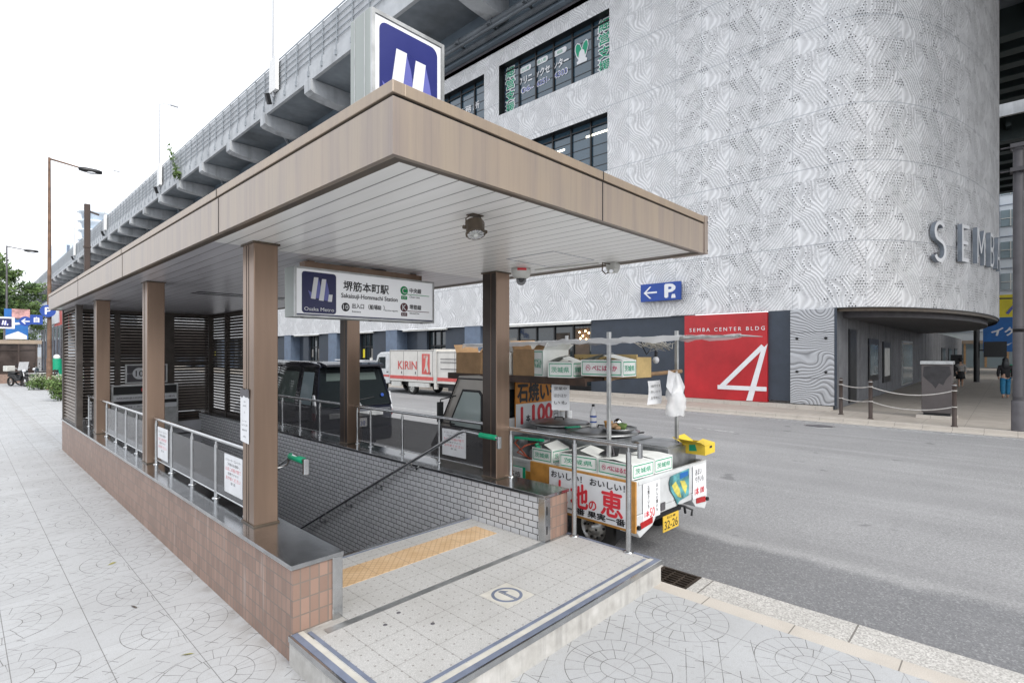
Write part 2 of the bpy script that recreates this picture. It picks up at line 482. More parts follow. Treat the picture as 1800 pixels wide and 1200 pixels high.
MAT = {}
def mats():
    m = MAT
    m['asphalt'] = m_asphalt(); m['sidewalk'] = m_sidewalk(); m['terrazzo'] = m_terrazzo(); m['tactile'] = m_tactile()
    m['browntile'] = m_tiles("brown_wall_tile", .062, .102, .0045, (.30, .195, .152), (.215, .142, .112), (.17, .14, .12), 0.0, .5, var=.5, voff=.015)
    m['whitetile'] = m_tiles("white_wall_tile", .115, .0595, .0042, (.60, .605, .62), (.53, .535, .55), (.05, .048, .046), .5, .25, var=.12, bump=.4)
    m['clad'] = m_clad()
    m['wavepanel'] = m_wave("wave_relief_panel", (.44, .45, .47), (.22, .225, .235))
    m['fascia'] = m_fascia("bronze_fascia", (.335, .278, .222), .7); m['cap'] = m_fascia("bronze_cap", (.35, .28, .21), .4)
    m['lip'] = M("dark_bronze_lip", (.11, .085, .062), .45, .4, .2, 6)
    m['soffit'] = m_soffit(); m['soffitshade'] = m_soffit('shaded_rear_soffit_strip', (.58, .57, .60), (.46, .45, .48), .125)  # rear copy darker: the louvres' dark reflection is put into its colour
    m['column'] = M("bronze_column", (.27, .188, .138), .33, .7, .12, 3.5, streak=True)
    m['louvre'] = M("dark_bronze_louvre", (.10, .085, .075), .5, .4, .15, 5)
    m['steel'] = M("brushed_stainless", (.52, .53, .54), .24, 1.0, .08, 8)
    m['coping'] = M("stainless_coping", (.50, .51, .52), .17, 1.0, .14, 3)
    m['zinc'] = M("galvanised_steel", (.50, .51, .51), .42, .85, .16, 7)
    m['smoke'] = m_clearglass("smoked_glass", (.07, .07, .075), .62)
    m['platside'] = m_concrete("platform_side_concrete", (.34, .33, .31), (.50, .49, .47), .55, 2.5)
    m['concrete'] = m_concrete("weathered_concrete", (.42, .44, .46), (.55, .57, .59), .6, .35)
    m['parapet'] = m_concrete("pale_concrete", (.42, .44, .46), (.56, .58, .60), .3, .3)
    m['agg'] = m_aggregate(); m['kerb'] = m_kerbstone()
    m['farpave'] = m_pave("beige_paving", (.36, .32, .28), (.46, .42, .37), .9, .9)
    m['navy'] = M("navy_panel", (.040, .052, .072), .5, .1, .1, 2)
    m['slate'] = M("slate_blue_pillar", (.14, .185, .26), .5, .1, .1, 2)
    m['glassdark'] = m_glass("dark_glass"); m['vanglass'] = m_glass('tinted_car_glass', (.012, .016, .018), .06, .7, .008); m['cabglass'] = m_glass('pale_cab_glass', (.40, .47, .46), .08, .9, .02)  # cab glass opaque: pale reflection and bright view put into its colour
    m['glassblue'] = m_glass("blue_window_glass", (.035, .075, .11), .03, 1.0)
    m['black'] = M("black_metal", (.015, .016, .018), .4, .2, .1, 5)
    m['rubber'] = M("tyre_rubber", (.02, .02, .02), .85, 0, .2, 20)
    m['red'] = M("red_enamel", (.46, .016, .022), .35, 0, .12, .9)
    m['white'] = M("white_paint", (.78, .78, .77), .4, 0, .05, 3)
    m['offwhite'] = M("offwhite_metal", (.60, .60, .57), .45, .1, .1, 3)
    m['truckwhite'] = M("white_truck_paint", (.62, .64, .65), .35, 0, .13, 2.5, coat=.4)
    m['signwhite'] = M("sign_white", (.74, .75, .77), .35, 0, .04, 3)
    m['signblue'] = M("sign_blue", (.01, .055, .30), .4, 0, .06, 3)
    m['metronavy'] = M("metro_navy", (.011, .014, .085), .3, 0, .05, 3)
    m['lilac'] = M("metro_lilac", (.13, .14, .42), .3, 0, .04, 3)
    m['deepblue'] = M("metro_mid_blue", (.06, .09, .35), .3, 0, .04, 3)
    m['ink'] = M("black_ink", (.012, .012, .014), .5, 0, .1, 5)
    m['inkred'] = M("red_ink", (.62, .03, .045), .5, 0, .1, 5)
    m['inkgreen'] = M("green_ink", (.0, .32, .17), .5, 0, .1, 5)
    m['inkmag'] = M("magenta_ink", (.50, .03, .12), .5, 0, .15, 8)
    m['linegreen'] = M("line_green", (.0, .30, .09), .4, 0, .05, 5)
    m['linebrown'] = M("line_maroon", (.10, .02, .03), .4, 0, .05, 5)
    m['card'] = M("cardboard", (.40, .25, .13), .8, 0, .12, 6, bump=.2)
    m['cardlight'] = M("cardboard_tan", (.52, .38, .17), .8, 0, .12, 6)
    m['cartonwhite'] = M("white_carton", (.74, .76, .74), .7, 0, .06, 5, bump=.1)
    m['yellow'] = M("yellow_plastic", (.70, .50, .04), .5, 0, .1, 5)
    m['plateyellow'] = M("plate_yellow", (.66, .44, .05), .45, 0, .05, 5)
    m['orange'] = M("orange_board", (.72, .27, .03), .55, 0, .12, 6)
    m['woodframe'] = M("ochre_wood_frame", (.46, .22, .045), .6, 0, .15, 8)
    m['shelf'] = M("dark_wood_shelf", (.055, .03, .02), .6, 0, .3, 6)
    m['wood'] = M("raw_wood", (.34, .21, .11), .7, 0, .25, 6)
    m['film'] = M("clear_plastic_film", (.80, .81, .83), .18, 0, .05, 6, alpha=.62, bump=.5, bscale=14)
    m['bagfilm'] = M("white_plastic_bag", (.86, .87, .89), .3, 0, .04, 6, alpha=.5, bump=.6, bscale=30)
    m['greytank'] = M("grey_gas_cylinder", (.32, .33, .34), .5, .1, .25, 6)
    m['hose'] = M("orange_red_hose", (.38, .09, .05), .6, 0, .1, 6)
    m['tin'] = M("dull_sheet_metal", (.42, .43, .44), .38, .8, .2, 5)
    m['green'] = M("green_grip", (.0, .33, .16), .5, 0, .08, 5)
    m['rust'] = M("brown_lamp_post", (.17, .10, .065), .6, .1, .25, 3)
    m['darkpost'] = M("dark_brown_post", (.055, .038, .032), .6, .2, .15, 3)
    m['greypost'] = M("grey_steel_post", (.115, .11, .12), .6, .1, .15, 3)
    m['vanpaint'] = M("black_van_paint", (.010, .012, .022), .12, .1, .05, 2, coat=1.0)
    m['tail'] = M("red_tail_lamp", (.40, .01, .012), .25, 0, .1, 8)
    m['lampclear'] = M("clear_lamp", (.65, .67, .70), .15, 0, .05, 8)
    m['chrome'] = M("chrome", (.75, .76, .78), .1, 1.0, .03, 8)
    m['truckgrey'] = M("grey_brown_truck_cab", (.42, .395, .36), .35, .2, .06, 3)
    m['truckbox'] = M("cream_truck_box", (.62, .60, .56), .45, 0, .06, 2)
    m['striperead'] = M("faded_red_stripe", (.55, .09, .08), .5, 0, .1, 4)
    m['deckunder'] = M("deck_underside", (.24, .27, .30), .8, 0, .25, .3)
    m['girder'] = M("blue_grey_girder", (.20, .25, .30), .6, .1, .15, .4)
    m['dkgirder'] = M("dark_green_girder", (.03, .045, .045), .6, .1, .2, .4)
    m['pipe'] = M("grey_pipe", (.15, .17, .19), .5, .1, .2, .8)
    m['leaf'] = M("leaf_green", (.12, .20, .05), .6, 0, .4, 9)
    m['leafd'] = M("leaf_dark_green", (.06, .115, .03), .6, 0, .4, 9)
    m['leafw'] = M("pale_flower", (.50, .52, .40), .6, 0, .2, 9)
    m['bark'] = M("bark", (.09, .07, .055), .9, 0, .3, 9)
    m['skin'] = M("skin", (.45, .28, .20), .6, 0, .05, 9)
    m['cloth_black'] = M("black_cloth", (.015, .014, .016), .85, 0, .15, 9)
    m['cloth_blue'] = M("bright_blue_cloth", (.02, .17, .32), .8, 0, .15, 9)
    m['cloth_grey'] = M("grey_cloth", (.28, .27, .26), .85, 0, .15, 9)
    m['paleblue'] = M("hazed_blue_tower", (.60, .68, .76), .25, .1, .08, .05)  # lightened for distance: haze is put into the colour
    m['tower'] = M("pale_office_panel", (.58, .63, .68), .4, .1, .06, .2)
    m['palewin'] = m_glass("pale_window_glass", (.22, .28, .31), .08, .8)
    m['warm'] = M("warm_lamp", (.9, .6, .3), .5, emis=(1.0, .62, .28, 9.0))
    m['tube'] = M("fluorescent_tube", (.9, .9, .8), .5, emis=(1.0, .93, .72, 2.2))
    m['interior'] = M("dim_interior", (.10, .075, .055), .7, 0, .4, .6)
    m['interiorc'] = M("curtain_interior", (.30, .29, .27), .8, 0, .3, .8)
    m['rope'] = M("pale_chain", (.55, .53, .50), .6, .2, .1, 9)
    m['cabinet'] = M("brown_grey_cabinet", (.10, .088, .088), .5, .2, .1, 2)
    m['soot'] = M("scorched_patch", (.035, .033, .036), .6, .1, .2, 6)
    m['teal'] = M("teal_poster", (.10, .33, .36), .5, 0, .5, 6)
    m['potato'] = M("roast_potato_flesh", (.62, .56, .12), .6, 0, .25, 12)
    m['bannerblue'] = M("banner_blue", (.01, .13, .42), .5, 0, .1, 2)
    m['banneryellow'] = M("banner_yellow", (.80, .68, .03), .5, 0, .05, 2)
    m['tarblue'] = M("blue_cloth", (.01, .03, .12), .7, 0, .2, 6)
    m['lime'] = M("lime_green_board", (.42, .60, .06), .5, 0, .1, 3)
    m['stripeblue'] = M("blue_grey_strip", (.16, .185, .25), .55, 0, .12, 6)
    m['cream'] = M("cream_tile_strip", (.54, .52, .47), .6, 0, .08, 9)
    m['paper'] = M("white_paper", (.72, .73, .75), .6, 0, .04, 5)
    m['whiteceil'] = M("stairwell_plaster", (.52, .53, .56), .6, 0, .08, 2)
    m['stainconc'] = M("stair_tread", (.30, .295, .285), .7, 0, .15, 5)
    m['iron'] = M("cast_iron_grate", (.06, .045, .035), .7, .4, .3, 9)
    m['pit'] = M("drain_pit", (.012, .011, .010), .95, 0, .2, 9)
    m['railgrey'] = M('pale_grey_rail', (.30, .33, .36), .5, .2, .1, 3)
    m['soffitgrey'] = M('shaded_rear_soffit', (.44, .43, .46), .30, .0, .10, 3)  # unused copy: rear darkness put into the colour
    m['polegrey'] = M('dark_grey_pole', (.055, .052, .058), .6, .1, .15, 3)
    m['mast'] = M('pale_grey_mast', (.40, .41, .43), .5, .1, .05, 3)
    m['vanpane'] = m_glass('bright_toned_car_window', (.085, .11, .105), .05, .9, .006)  # opaque pane: brightness seen through the glass put into its colour
    m['lightbox'] = M('glowing_white_face', (.76, .77, .79), .35, 0, .02, 3, emis=(.95, .97, 1.0, .10))  # faint emission added to brighten the white face
    m['coldark'] = M('dark_column_face', (.055, .042, .036), .35, .4, .15, 3)
    m['roofblue'] = M('roof_sign_blue', (.022, .028, .155), .3, 0, .05, 3)
    m['caseside'] = M('grey_green_case', (.34, .37, .35), .45, .1, .12, 2, streak=True)
    m['letterside'] = M('letter_side_grey', (.22, .25, .29), .5, .1, .1, 3)
    m['gutleaf'] = M("yellow_leaf", (.35, .33, .08), .7, 0, .2, 20)
    m['slat'] = M("louvre_slat_pale", (.24, .20, .17), .45, .4, .15, 5)
mats()

# ---------------------------------------------------------------- mesh helper
class MB:
    def __init__(s):
        s.v = []; s.f = []; s.mi = []; s.cur = 0; s.smooth = []; s.uv = {}
    def mat(s, i): s.cur = i; return s
    def add(s, vs, fs, smooth=False):
        o = len(s.v)
        s.v += [tuple(p) for p in vs]
        for f in fs:
            s.f.append(tuple(i + o for i in f)); s.mi.append(s.cur); s.smooth.append(smooth)
        return o
    def box(s, x0, x1, y0, y1, z0, z1):
        if x0 > x1: x0, x1 = x1, x0
        if y0 > y1: y0, y1 = y1, y0
        if z0 > z1: z0, z1 = z1, z0
        vs = [(x0, y0, z0), (x1, y0, z0), (x1, y1, z0), (x0, y1, z0), (x0, y0, z1), (x1, y0, z1), (x1, y1, z1), (x0, y1, z1)]
        s.add(vs, [(0, 3, 2, 1), (4, 5, 6, 7), (0, 1, 5, 4), (1, 2, 6, 5), (2, 3, 7, 6), (3, 0, 4, 7)]); return s
    def obox(s, c, size, rot=(0, 0, 0)):
        m = Euler(rot).to_matrix(); c = Vector(c); h = [d / 2 for d in size]
        vs = [c + m @ Vector((a * h[0], b * h[1], d * h[2])) for d in (-1, 1) for a, b in ((-1, -1), (1, -1), (1, 1), (-1, 1))]
        s.add(vs, [(0, 3, 2, 1), (4, 5, 6, 7), (0, 1, 5, 4), (1, 2, 6, 5), (2, 3, 7, 6), (3, 0, 4, 7)]); return s
    def quad(s, a, b, c, d):
        s.add([a, b, c, d], [(0, 1, 2, 3)]); return s
    def prism(s, poly, axis, a, b):
        """poly: 2D points in the plane perpendicular to axis ('x': (y,z), 'y': (x,z), 'z': (x,y))"""
        def P(p, t):
            return {'x': (t, p[0], p[1]), 'y': (p[0], t, p[1]), 'z': (p[0], p[1], t)}[axis]
        n = len(poly)
        vs = [P(p, a) for p in poly] + [P(p, b) for p in poly]
        fs = [tuple(range(n)), tuple(range(2 * n - 1, n - 1, -1))]
        fs += [(i, (i + 1) % n, n + (i + 1) % n, n + i) for i in range(n)]
        s.add(vs, fs); return s
    def cyl(s, p0, p1, r, n=12, r2=None, caps=True):
        p0 = Vector(p0); p1 = Vector(p1); r2 = r if r2 is None else r2
        d = (p1 - p0).normalized()
        u = d.orthogonal().normalized(); w = d.cross(u)
        vs = []
        for p, q in ((p0, r), (p1, r2)):
            for i in range(n):
                a = 2 * math.pi * i / n
                vs.append(p + (u * math.cos(a) + w * math.sin(a)) * q)
        s.add(vs, [(i, (i + 1) % n, n + (i + 1) % n, n + i) for i in range(n)], True)
        if caps:
            s.add(vs[:n], [tuple(range(n - 1, -1, -1))]); s.add(vs[n:], [tuple(range(n))])
        return s
    def tube(s, pts, r, n=8):
        pts = [Vector(p) for p in pts]
        rs = r if isinstance(r, (list, tuple)) else [r] * len(pts)
        vs = []; prev = None
        for k, p in enumerate(pts):
            if k == 0: d = pts[1] - p
            elif k == len(pts) - 1: d = p - pts[k - 1]
            else: d = (pts[k + 1] - p).normalized() + (p - pts[k - 1]).normalized()
            d.normalize()
            u = d.orthogonal().normalized() if prev is None else (prev - d * prev.dot(d)).normalized()
            prev = u; w = d.cross(u)
            for i in range(n):
                a = 2 * math.pi * i / n
                vs.append(p + (u * math.cos(a) + w * math.sin(a)) * rs[k])
        fs = []
        for k in range(len(pts) - 1):
            for i in range(n):
                fs.append((k * n + i, k * n + (i + 1) % n, (k + 1) * n + (i + 1) % n, (k + 1) * n + i))
        s.add(vs, fs, True)
        s.add(vs[:n], [tuple(range(n - 1, -1, -1))]); s.add(vs[-n:], [tuple(range(n))])
        return s
    def lathe(s, prof, c, n=20, axis='z'):
        c = Vector(c); vs = []
        for r, h in prof:
            for i in range(n):
                a = 2 * math.pi * i / n
                p = {'z': (r * math.cos(a), r * math.sin(a), h), 'x': (h, r * math.cos(a), r * math.sin(a)), 'y': (r * math.cos(a), h, r * math.sin(a))}[axis]
                vs.append(c + Vector(p))
        fs = [(k * n + i, k * n + (i + 1) % n, (k + 1) * n + (i + 1) % n, (k + 1) * n + i) for k in range(len(prof) - 1) for i in range(n)]
        s.add(vs, fs, True); return s
    def sphere(s, c, r, n=12, m=8, sc=(1, 1, 1)):
        c = Vector(c); vs = []
        for j in range(m + 1):
            t = math.pi * j / m
            for i in range(n):
                a = 2 * math.pi * i / n
                vs.append(c + Vector((r * sc[0] * math.sin(t) * math.cos(a), r * sc[1] * math.sin(t) * math.sin(a), r * sc[2] * math.cos(t))))
        s.add(vs, [(j * n + i, (j + 1) * n + i, (j + 1) * n + (i + 1) % n, j * n + (i + 1) % n) for j in range(m) for i in range(n)], True)
        return s
    def rbox(s, x0, x1, y0, y1, z0, z1, b=.01):   # box with chamfered vertical edges
        poly = [(x0 + b, y0), (x1 - b, y0), (x1, y0 + b), (x1, y1 - b), (x1 - b, y1), (x0 + b, y1), (x0, y1 - b), (x0, y0 + b)]
        return s.prism(poly, 'z', z0, z1)

WOFF = {}
def woff(p):
    return WOFF.get(p.name, Vector((0, 0, 0))) if p else Vector((0, 0, 0))

def obj(name, mb, mat, parent=None, bevel=0, label=None, kind=None, loc=None, fixn=True):
    me = bpy.data.meshes.new(name)
    off = woff(parent) if loc is None else Vector(loc)
    me.from_pydata([tuple(Vector(v) - off) for v in mb.v], [], mb.f)
    ms = mat if isinstance(mat, (list, tuple)) else [mat]
    for m in ms: me.materials.append(MAT[m] if isinstance(m, str) else m)
    for i, p in enumerate(me.polygons):
        p.material_index = mb.mi[i]; p.use_smooth = mb.smooth[i]
    if mb.uv:
        l = me.uv_layers.new(name="UVMap")
        for p in me.polygons:
            if p.index in mb.uv:
                for k, li in enumerate(p.loop_indices): l.data[li].uv = mb.uv[p.index][k]
    me.validate()
    if fixn:
        bm = bmesh.new(); bm.from_mesh(me)
        bmesh.ops.recalc_face_normals(bm, faces=bm.faces[:])
        bm.to_mesh(me); bm.free()
    me.update()
    o = bpy.data.objects.new(name, me); COL.objects.link(o)
    if parent: o.parent = parent
    if loc is not None: o.location = loc
    WOFF[o.name] = off
    if bevel:
        b = o.modifiers.new("bevel", 'BEVEL'); b.width = bevel; b.segments = 2; b.limit_method = 'ANGLE'; b.angle_limit = R(40)
    if label: o['label'] = label
    if kind: o['kind'] = kind
    return o

def tag(o, label, cat, group=None):
    o['label'] = label; o['category'] = cat
    if group: o['group'] = group
    return o

def thing(name, label, cat, loc=(0, 0, 0), group=None):
    o = bpy.data.objects.new(name, None); COL.objects.link(o)
    o.location = loc; o.empty_display_size = .2
    WOFF[o.name] = Vector(loc)
    return tag(o, label, cat, group)

def struct(name, mb, mat, **k):
    return obj(name, mb, mat, kind='structure', **k)

def dup(root, loc=None, rotz=None, label=None, group=None):
    r = root.copy(); COL.objects.link(r)
    if loc is not None: r.location = loc
    if rotz is not None: r.rotation_euler.z = rotz
    if label: r['label'] = label
    if group: r['group'] = group
    for ch in list(root.children):
        c = ch.copy(); COL.objects.link(c); c.parent = r
        for g in list(ch.children):
            d = g.copy(); COL.objects.link(d); d.parent = c
    return r

FONT = {}
def text(name, s, c, right, up, h, mat, parent, w=None, ext=.0015, bold=0.0, align='C', shear=0.0, spacing=1.0, vertical=False, label=None):
    """flat lettering as a mesh: c centre (or left middle when align L), h letter height, w optional total width"""
    if vertical:
        s = "\n".join(s)
    cu = bpy.data.curves.new(name, 'FONT')
    cu.body = s; cu.size = 1; cu.extrude = 0; cu.resolution_u = 3
    cu.space_character = spacing; cu.shear = shear
    cu.space_line = .95 if vertical else 1
    tmp = bpy.data.objects.new("tmp_text", cu); COL.objects.link(tmp)
    dg = bpy.context.evaluated_depsgraph_get()
    me = bpy.data.meshes.new_from_object(tmp.evaluated_get(dg))
    bpy.data.objects.remove(tmp)
    me.name = name
    me.materials.clear(); me.materials.append(MAT[mat])
    xs = [v.co.x for v in me.vertices]; ys = [v.co.y for v in me.vertices]
    if not xs: return None
    x0, x1, y0, y1 = min(xs), max(xs), min(ys), max(ys)
    sy = h / (y1 - y0); sx = sy if w is None else w / (x1 - x0)
    right = Vector(right).normalized(); up = Vector(up).normalized(); nrm = right.cross(up)
    c = Vector(c); off = woff(parent)
    for v in me.vertices:
        a = (v.co.x - (x0 if align == 'L' else (x0 + x1) / 2)) * sx
        b = (v.co.y - (y0 + y1) / 2) * sy
        v.co = c + right * a + up * b - off
    if bold:
        # heavier strokes: shifted copies, each a hair in front of the last
        bm = bmesh.new(); bm.from_mesh(me); base = bm.faces[:]
        for k, (du, dv) in enumerate(((1, 0), (-1, 0), (0, 1), (0, -1))):
            r = bmesh.ops.duplicate(bm, geom=base)
            for e in r['geom']:
                if isinstance(e, bmesh.types.BMVert): e.co += right * du * bold * sx * .8 + up * dv * bold * sy * .8 + nrm * .0004 * (k + 1)
        bm.to_mesh(me); bm.free()
    if ext:
        bm = bmesh.new(); bm.from_mesh(me)
        r = bmesh.ops.extrude_face_region(bm, geom=bm.faces[:])
        for e in r['geom']:
            if isinstance(e, bmesh.types.BMVert): e.co += nrm * ext
        bmesh.ops.recalc_face_normals(bm, faces=bm.faces[:])
        bm.to_mesh(me); bm.free()
    o = bpy.data.objects.new(name, me); COL.objects.link(o); o.parent = parent
    WOFF[o.name] = off
    if label: o['label'] = label
    return o

def rrect(w, h, r, n=5):
    pts = []
    for cx, cy, a0 in ((w / 2 - r, h / 2 - r, 0), (-w / 2 + r, h / 2 - r, 90), (-w / 2 + r, -h / 2 + r, 180), (w / 2 - r, -h / 2 + r, 270)):
        for i in range(n + 1):
            a = R(a0 + 90 * i / n); pts.append((cx + r * math.cos(a), cy + r * math.sin(a)))
    return pts

def plate(mb, pts, c, right, up, t):
    """thin solid from a 2D outline lying in the plane right/up at c, thickness t towards the viewer side"""
    right = Vector(right).normalized(); up = Vector(up).normalized(); n = right.cross(up); c = Vector(c)
    a = [c + right * p[0] + up * p[1] for p in pts]; b = [p + n * t for p in a]
    k = len(pts)
    mb.add(a + b, [tuple(range(k - 1, -1, -1)), tuple(range(k, 2 * k))] + [(i, (i + 1) % k, k + (i + 1) % k, k + i) for i in range(k)])
    return mb

def disc(r, n=28, cx=0, cy=0):
    return [(cx + r * math.cos(2 * math.pi * i / n), cy + r * math.sin(2 * math.pi * i / n)) for i in range(n)]
X1 = (1, 0, 0); Y1 = (0, 1, 0); Z1 = (0, 0, 1); NX = (-1, 0, 0); NY = (0, -1, 0)
RZ = -0.13      # road level; the pavements are at 0

# ================================================================ ground
def ring(mb, X0, X1_, Y0, Y1_, hx0, hx1, hy0, hy1, z):
    mb.quad((X0, Y0, z), (X1_, Y0, z), (X1_, hy0, z), (X0, hy0, z))
    mb.quad((X0, hy1, z), (X1_, hy1, z), (X1_, Y1_, z), (X0, Y1_, z))
    mb.quad((X0, hy0, z), (hx0, hy0, z), (hx0, hy1, z), (X0, hy1, z))
    mb.quad((hx1, hy0, z), (X1_, hy0, z), (X1_, hy1, z), (hx1, hy1, z))
g = MB(); ring(g, -900, 900, -900, 1500, 1.6, 3.9, 3.4, 26.0, RZ)
struct('road', g, 'asphalt', fixn=False)
g = MB()
for a in ((-14, 3.96, -40, 2.4), (-14, 1.5, 2.4, 14.0), (-14, 3.96, 14.0, 260)):
    g.box(a[0], a[1], a[2], a[3], RZ - .3 if a[2] != 14.0 else -.10, 0)
struct('pavement', g, 'sidewalk')
g = MB(); g.rbox(3.96, 4.12, -40, 260, RZ - .2, .0, .004)
struct('kerb', g, 'kerb')
g = MB(); g.box(4.12, 4.65, -40, 2.03, RZ - .05, -.092); g.box(4.12, 4.65, 2.41, 260, RZ - .05, -.092)
struct('gutter', g, 'agg')
g = MB(); g.box(4.12, 4.65, 2.03, 2.41, RZ - .3, RZ - .02)
struct('drain_pit', g, 'pit')
t = thing('drain_grate', 'rusty cast iron drain grate in the gutter at the platform corner', 'grate', (4.38, 2.22, -.1))
g = MB(); g.box(4.13, 4.64, 2.035, 2.06, -.13, -.09); g.box(4.13, 4.64, 2.38, 2.405, -.13, -.09); g.box(4.13, 4.155, 2.06, 2.38, -.13, -.09); g.box(4.615, 4.64, 2.06, 2.38, -.13, -.09)
obj('frame', g, 'iron', t)
g = MB()
for i in range(9): g.box(4.19 + i * .048, 4.202 + i * .048, 2.06, 2.38, -.125, -.094)
for i in range(2): g.box(4.155, 4.615, 2.16 + i * .11, 2.172 + i * .11, -.127, -.0955)
obj('bars', g, 'iron', t)

# far pavement, kerbs, lane paint
g = MB(); g.prism([(18.25, -60), (120, -60), (120, 300), (18.25, 300)], 'z', RZ - .2, -.03)
struct('far_pavement', g, 'farpave')
g = MB(); g.rbox(18.0, 18.25, -60, 300, RZ - .2, -.032, .01); g.box(17.6, 18.0, -60, 300, RZ - .1, RZ + .014)
struct('far_kerb', g, 'kerb')
g = MB(); g.box(20.1, 20.56, 4.4, 105, -.03, .09)
struct('plinth_step', g, 'kerb')
g = MB()
g.box(13.8, 13.9, 5.2, 6.3, RZ, RZ + .004)
for k in range(12): g.box(11.2, 11.33, 14 + k * 10, 19 + k * 10, RZ, RZ + .004)
g.box(17.30, 17.42, -30, 200, RZ, RZ + .004)
struct('road_markings', g, M("worn_road_paint", (.42, .42, .42), .7, 0, .3, 9))
t = thing('manhole_cover', 'flat dark manhole cover in the road before the far kerb', 'manhole', (16.6, 3.9, RZ))
g = MB(); g.lathe([(0, .006), (.3, .006), (.33, .003), (.33, -.01)], (16.6, 3.9, RZ), 28); obj('lid', g, 'greypost', t)
g = MB(); g.lathe([(.335, .0), (.335, .005), (.37, .005), (.37, .0)], (16.6, 3.9, RZ), 28); obj('rim', g, 'zinc', t)

# fallen leaves on the pavement (a handful, each its own thing)
for i, (x, y, a, lab) in enumerate(((.98, 6.0, .4, 'small yellow leaf on the pavement near the wall foot'), (.93, 4.86, 1.9, 'curled dark leaf on the pavement between two joints'),
                                    (1.02, 3.85, 2.7, 'thin yellow leaf lying on the pavement nearest the camera'), (.2, 8.6, 1.2, 'pale leaf far along the left pavement'))):
    g = MB(); r = .02
    vs = [(x + r * 2 * t_ * math.cos(a) - w * math.sin(a) * r, y + r * 2 * t_ * math.sin(a) + w * math.cos(a) * r, .003 + h) for t_, w, h in ((-1, 0, 0), (-.4, .5, .004), (.3, .55, .008), (1, 0, .003), (.3, -.5, .002), (-.4, -.45, .001))]
    g.add(vs, [(0, 1, 5), (1, 2, 4, 5), (2, 3, 4)])
    tag(obj('fallen_leaf', g, 'gutleaf' if i != 1 else 'bark', loc=(x, y, 0)), lab, 'leaf', 'leaves on the pavement')

# ================================================================ subway entrance
E_ = thing('subway_entrance', 'bronze flat roofed subway entrance with tiled walls and stairs going down', 'subway entrance', (2.75, 8, 0))
PT = .19
WL0, WL1, WR0, WR1 = 1.44, 1.76, 3.74, 4.08      # wall faces
YF, YB = 3.25, 13.75
# --- platform
p = MB(); p.rbox(1.42, 4.10, 2.15, 3.26, -.3, PT - .006, .004); p.box(1.765, 3.735, 3.26, 4.2, -.3, PT - .006)
pf = obj('platform', p, 'platside', E_)
p = MB(); p.box(1.50, 4.03, 2.235, 3.10, PT - .005, PT); p.box(1.77, 3.73, 3.17, 4.17, PT - .005, PT)
p.box(4.03, 4.08, 2.3, 3.10, PT - .005, PT)
obj('tile_paving', p, 'terrazzo', pf)
p = MB(); p.box(1.95, 3.60, 3.62, 3.92, PT, PT + .004); obj('tactile_strip', p, 'tactile', pf)
p = MB(); p.box(1.60, 4.08, 3.10, 3.17, PT - .012, PT - .003); obj('drain_channel', p, 'zinc', pf)
p = MB()
# two blue grey strips with a cream strip between them, along the left and front edges
p.mat(0).box(1.425, 4.095, 2.155, 2.195, PT - .004, PT + .004); p.box(1.425, 1.465, 2.195, 3.24, PT - .004, PT + .004)
p.box(1.51, 4.02, 2.245, 2.27, PT, PT + .003); p.box(1.51, 1.535, 2.27, 3.2, PT, PT + .003)
p.box(4.065, 4.095, 2.195, 3.24, PT - .004, PT + .004)
p.box(1.77, 3.73, 4.135, 4.155, PT, PT + .004)
obj('edge_strip', p, 'stripeblue', pf)
p = MB(); p.box(1.465, 4.065, 2.195, 2.235, PT - .004, PT + .002); p.box(1.465, 1.50, 2.235, 3.24, PT - .004, PT + .002); obj('cream_strip', p, 'cream', pf)
p = MB(); p.box(1.415, 4.105, 2.140, 2.156, PT - .035, PT + .002); p.box(1.410, 1.424, 2.156, 3.25, PT - .035, PT + .002); obj('metal_nosing', p, 'steel', pf)
p = MB(); p.box(1.77, 3.73, 4.17, 4.215, PT - .03, PT + .003); obj('stair_nosing', p, 'steel', pf)
# arrow tile
p = MB(); p.box(2.60, 2.88, 2.51, 2.79, PT, PT + .002); at = obj('arrow_tile', p, 'cream', pf)
def ringmesh(mb, c, r0, r1, z0, z1, n=36, a0=0, a1=360):
    vs = []; 
    for i in range(n + 1):
        a = R(a0 + (a1 - a0) * i / n); ca, sa = math.cos(a), math.sin(a)
        vs += [(c[0] + r0 * ca, c[1] + r0 * sa, z1), (c[0] + r1 * ca, c[1] + r1 * sa, z1), (c[0] + r1 * ca, c[1] + r1 * sa, z0), (c[0] + r0 * ca, c[1] + r0 * sa, z0)]
    fs = []
    for i in range(n):
        for k in range(4): fs.append((i * 4 + k, i * 4 + (k + 1) % 4, (i + 1) * 4 + (k + 1) % 4, (i + 1) * 4 + k))
    mb.add(vs, fs)
p = MB(); ac = (2.74, 2.65)
ringmesh(p, ac, .092, .114, PT + .002, PT + .004)
p.box(ac[0] - .012, ac[0] - .003, ac[1] - .088, ac[1] + .08, PT + .002, PT + .004); p.box(ac[0] + .003, ac[0] + .012, ac[1] - .088, ac[1] + .08, PT + .002, PT + .004)
p.prism([(ac[0] + .012, ac[1] + .03), (ac[0] + .045, ac[1] + .03), (ac[0] + .012, ac[1] + .082)], 'z', PT + .002, PT + .004)
obj('arrow_mark', p, 'stripeblue', pf)
# floor studs
for (x, y) in ((1.90, 2.93), (2.05, 3.0), (2.12, 2.72)):
    p = MB(); p.lathe([(0, .003), (.012, .003), (.015, 0)], (x, y, PT), 14); obj('stud', p, 'greypost', pf)

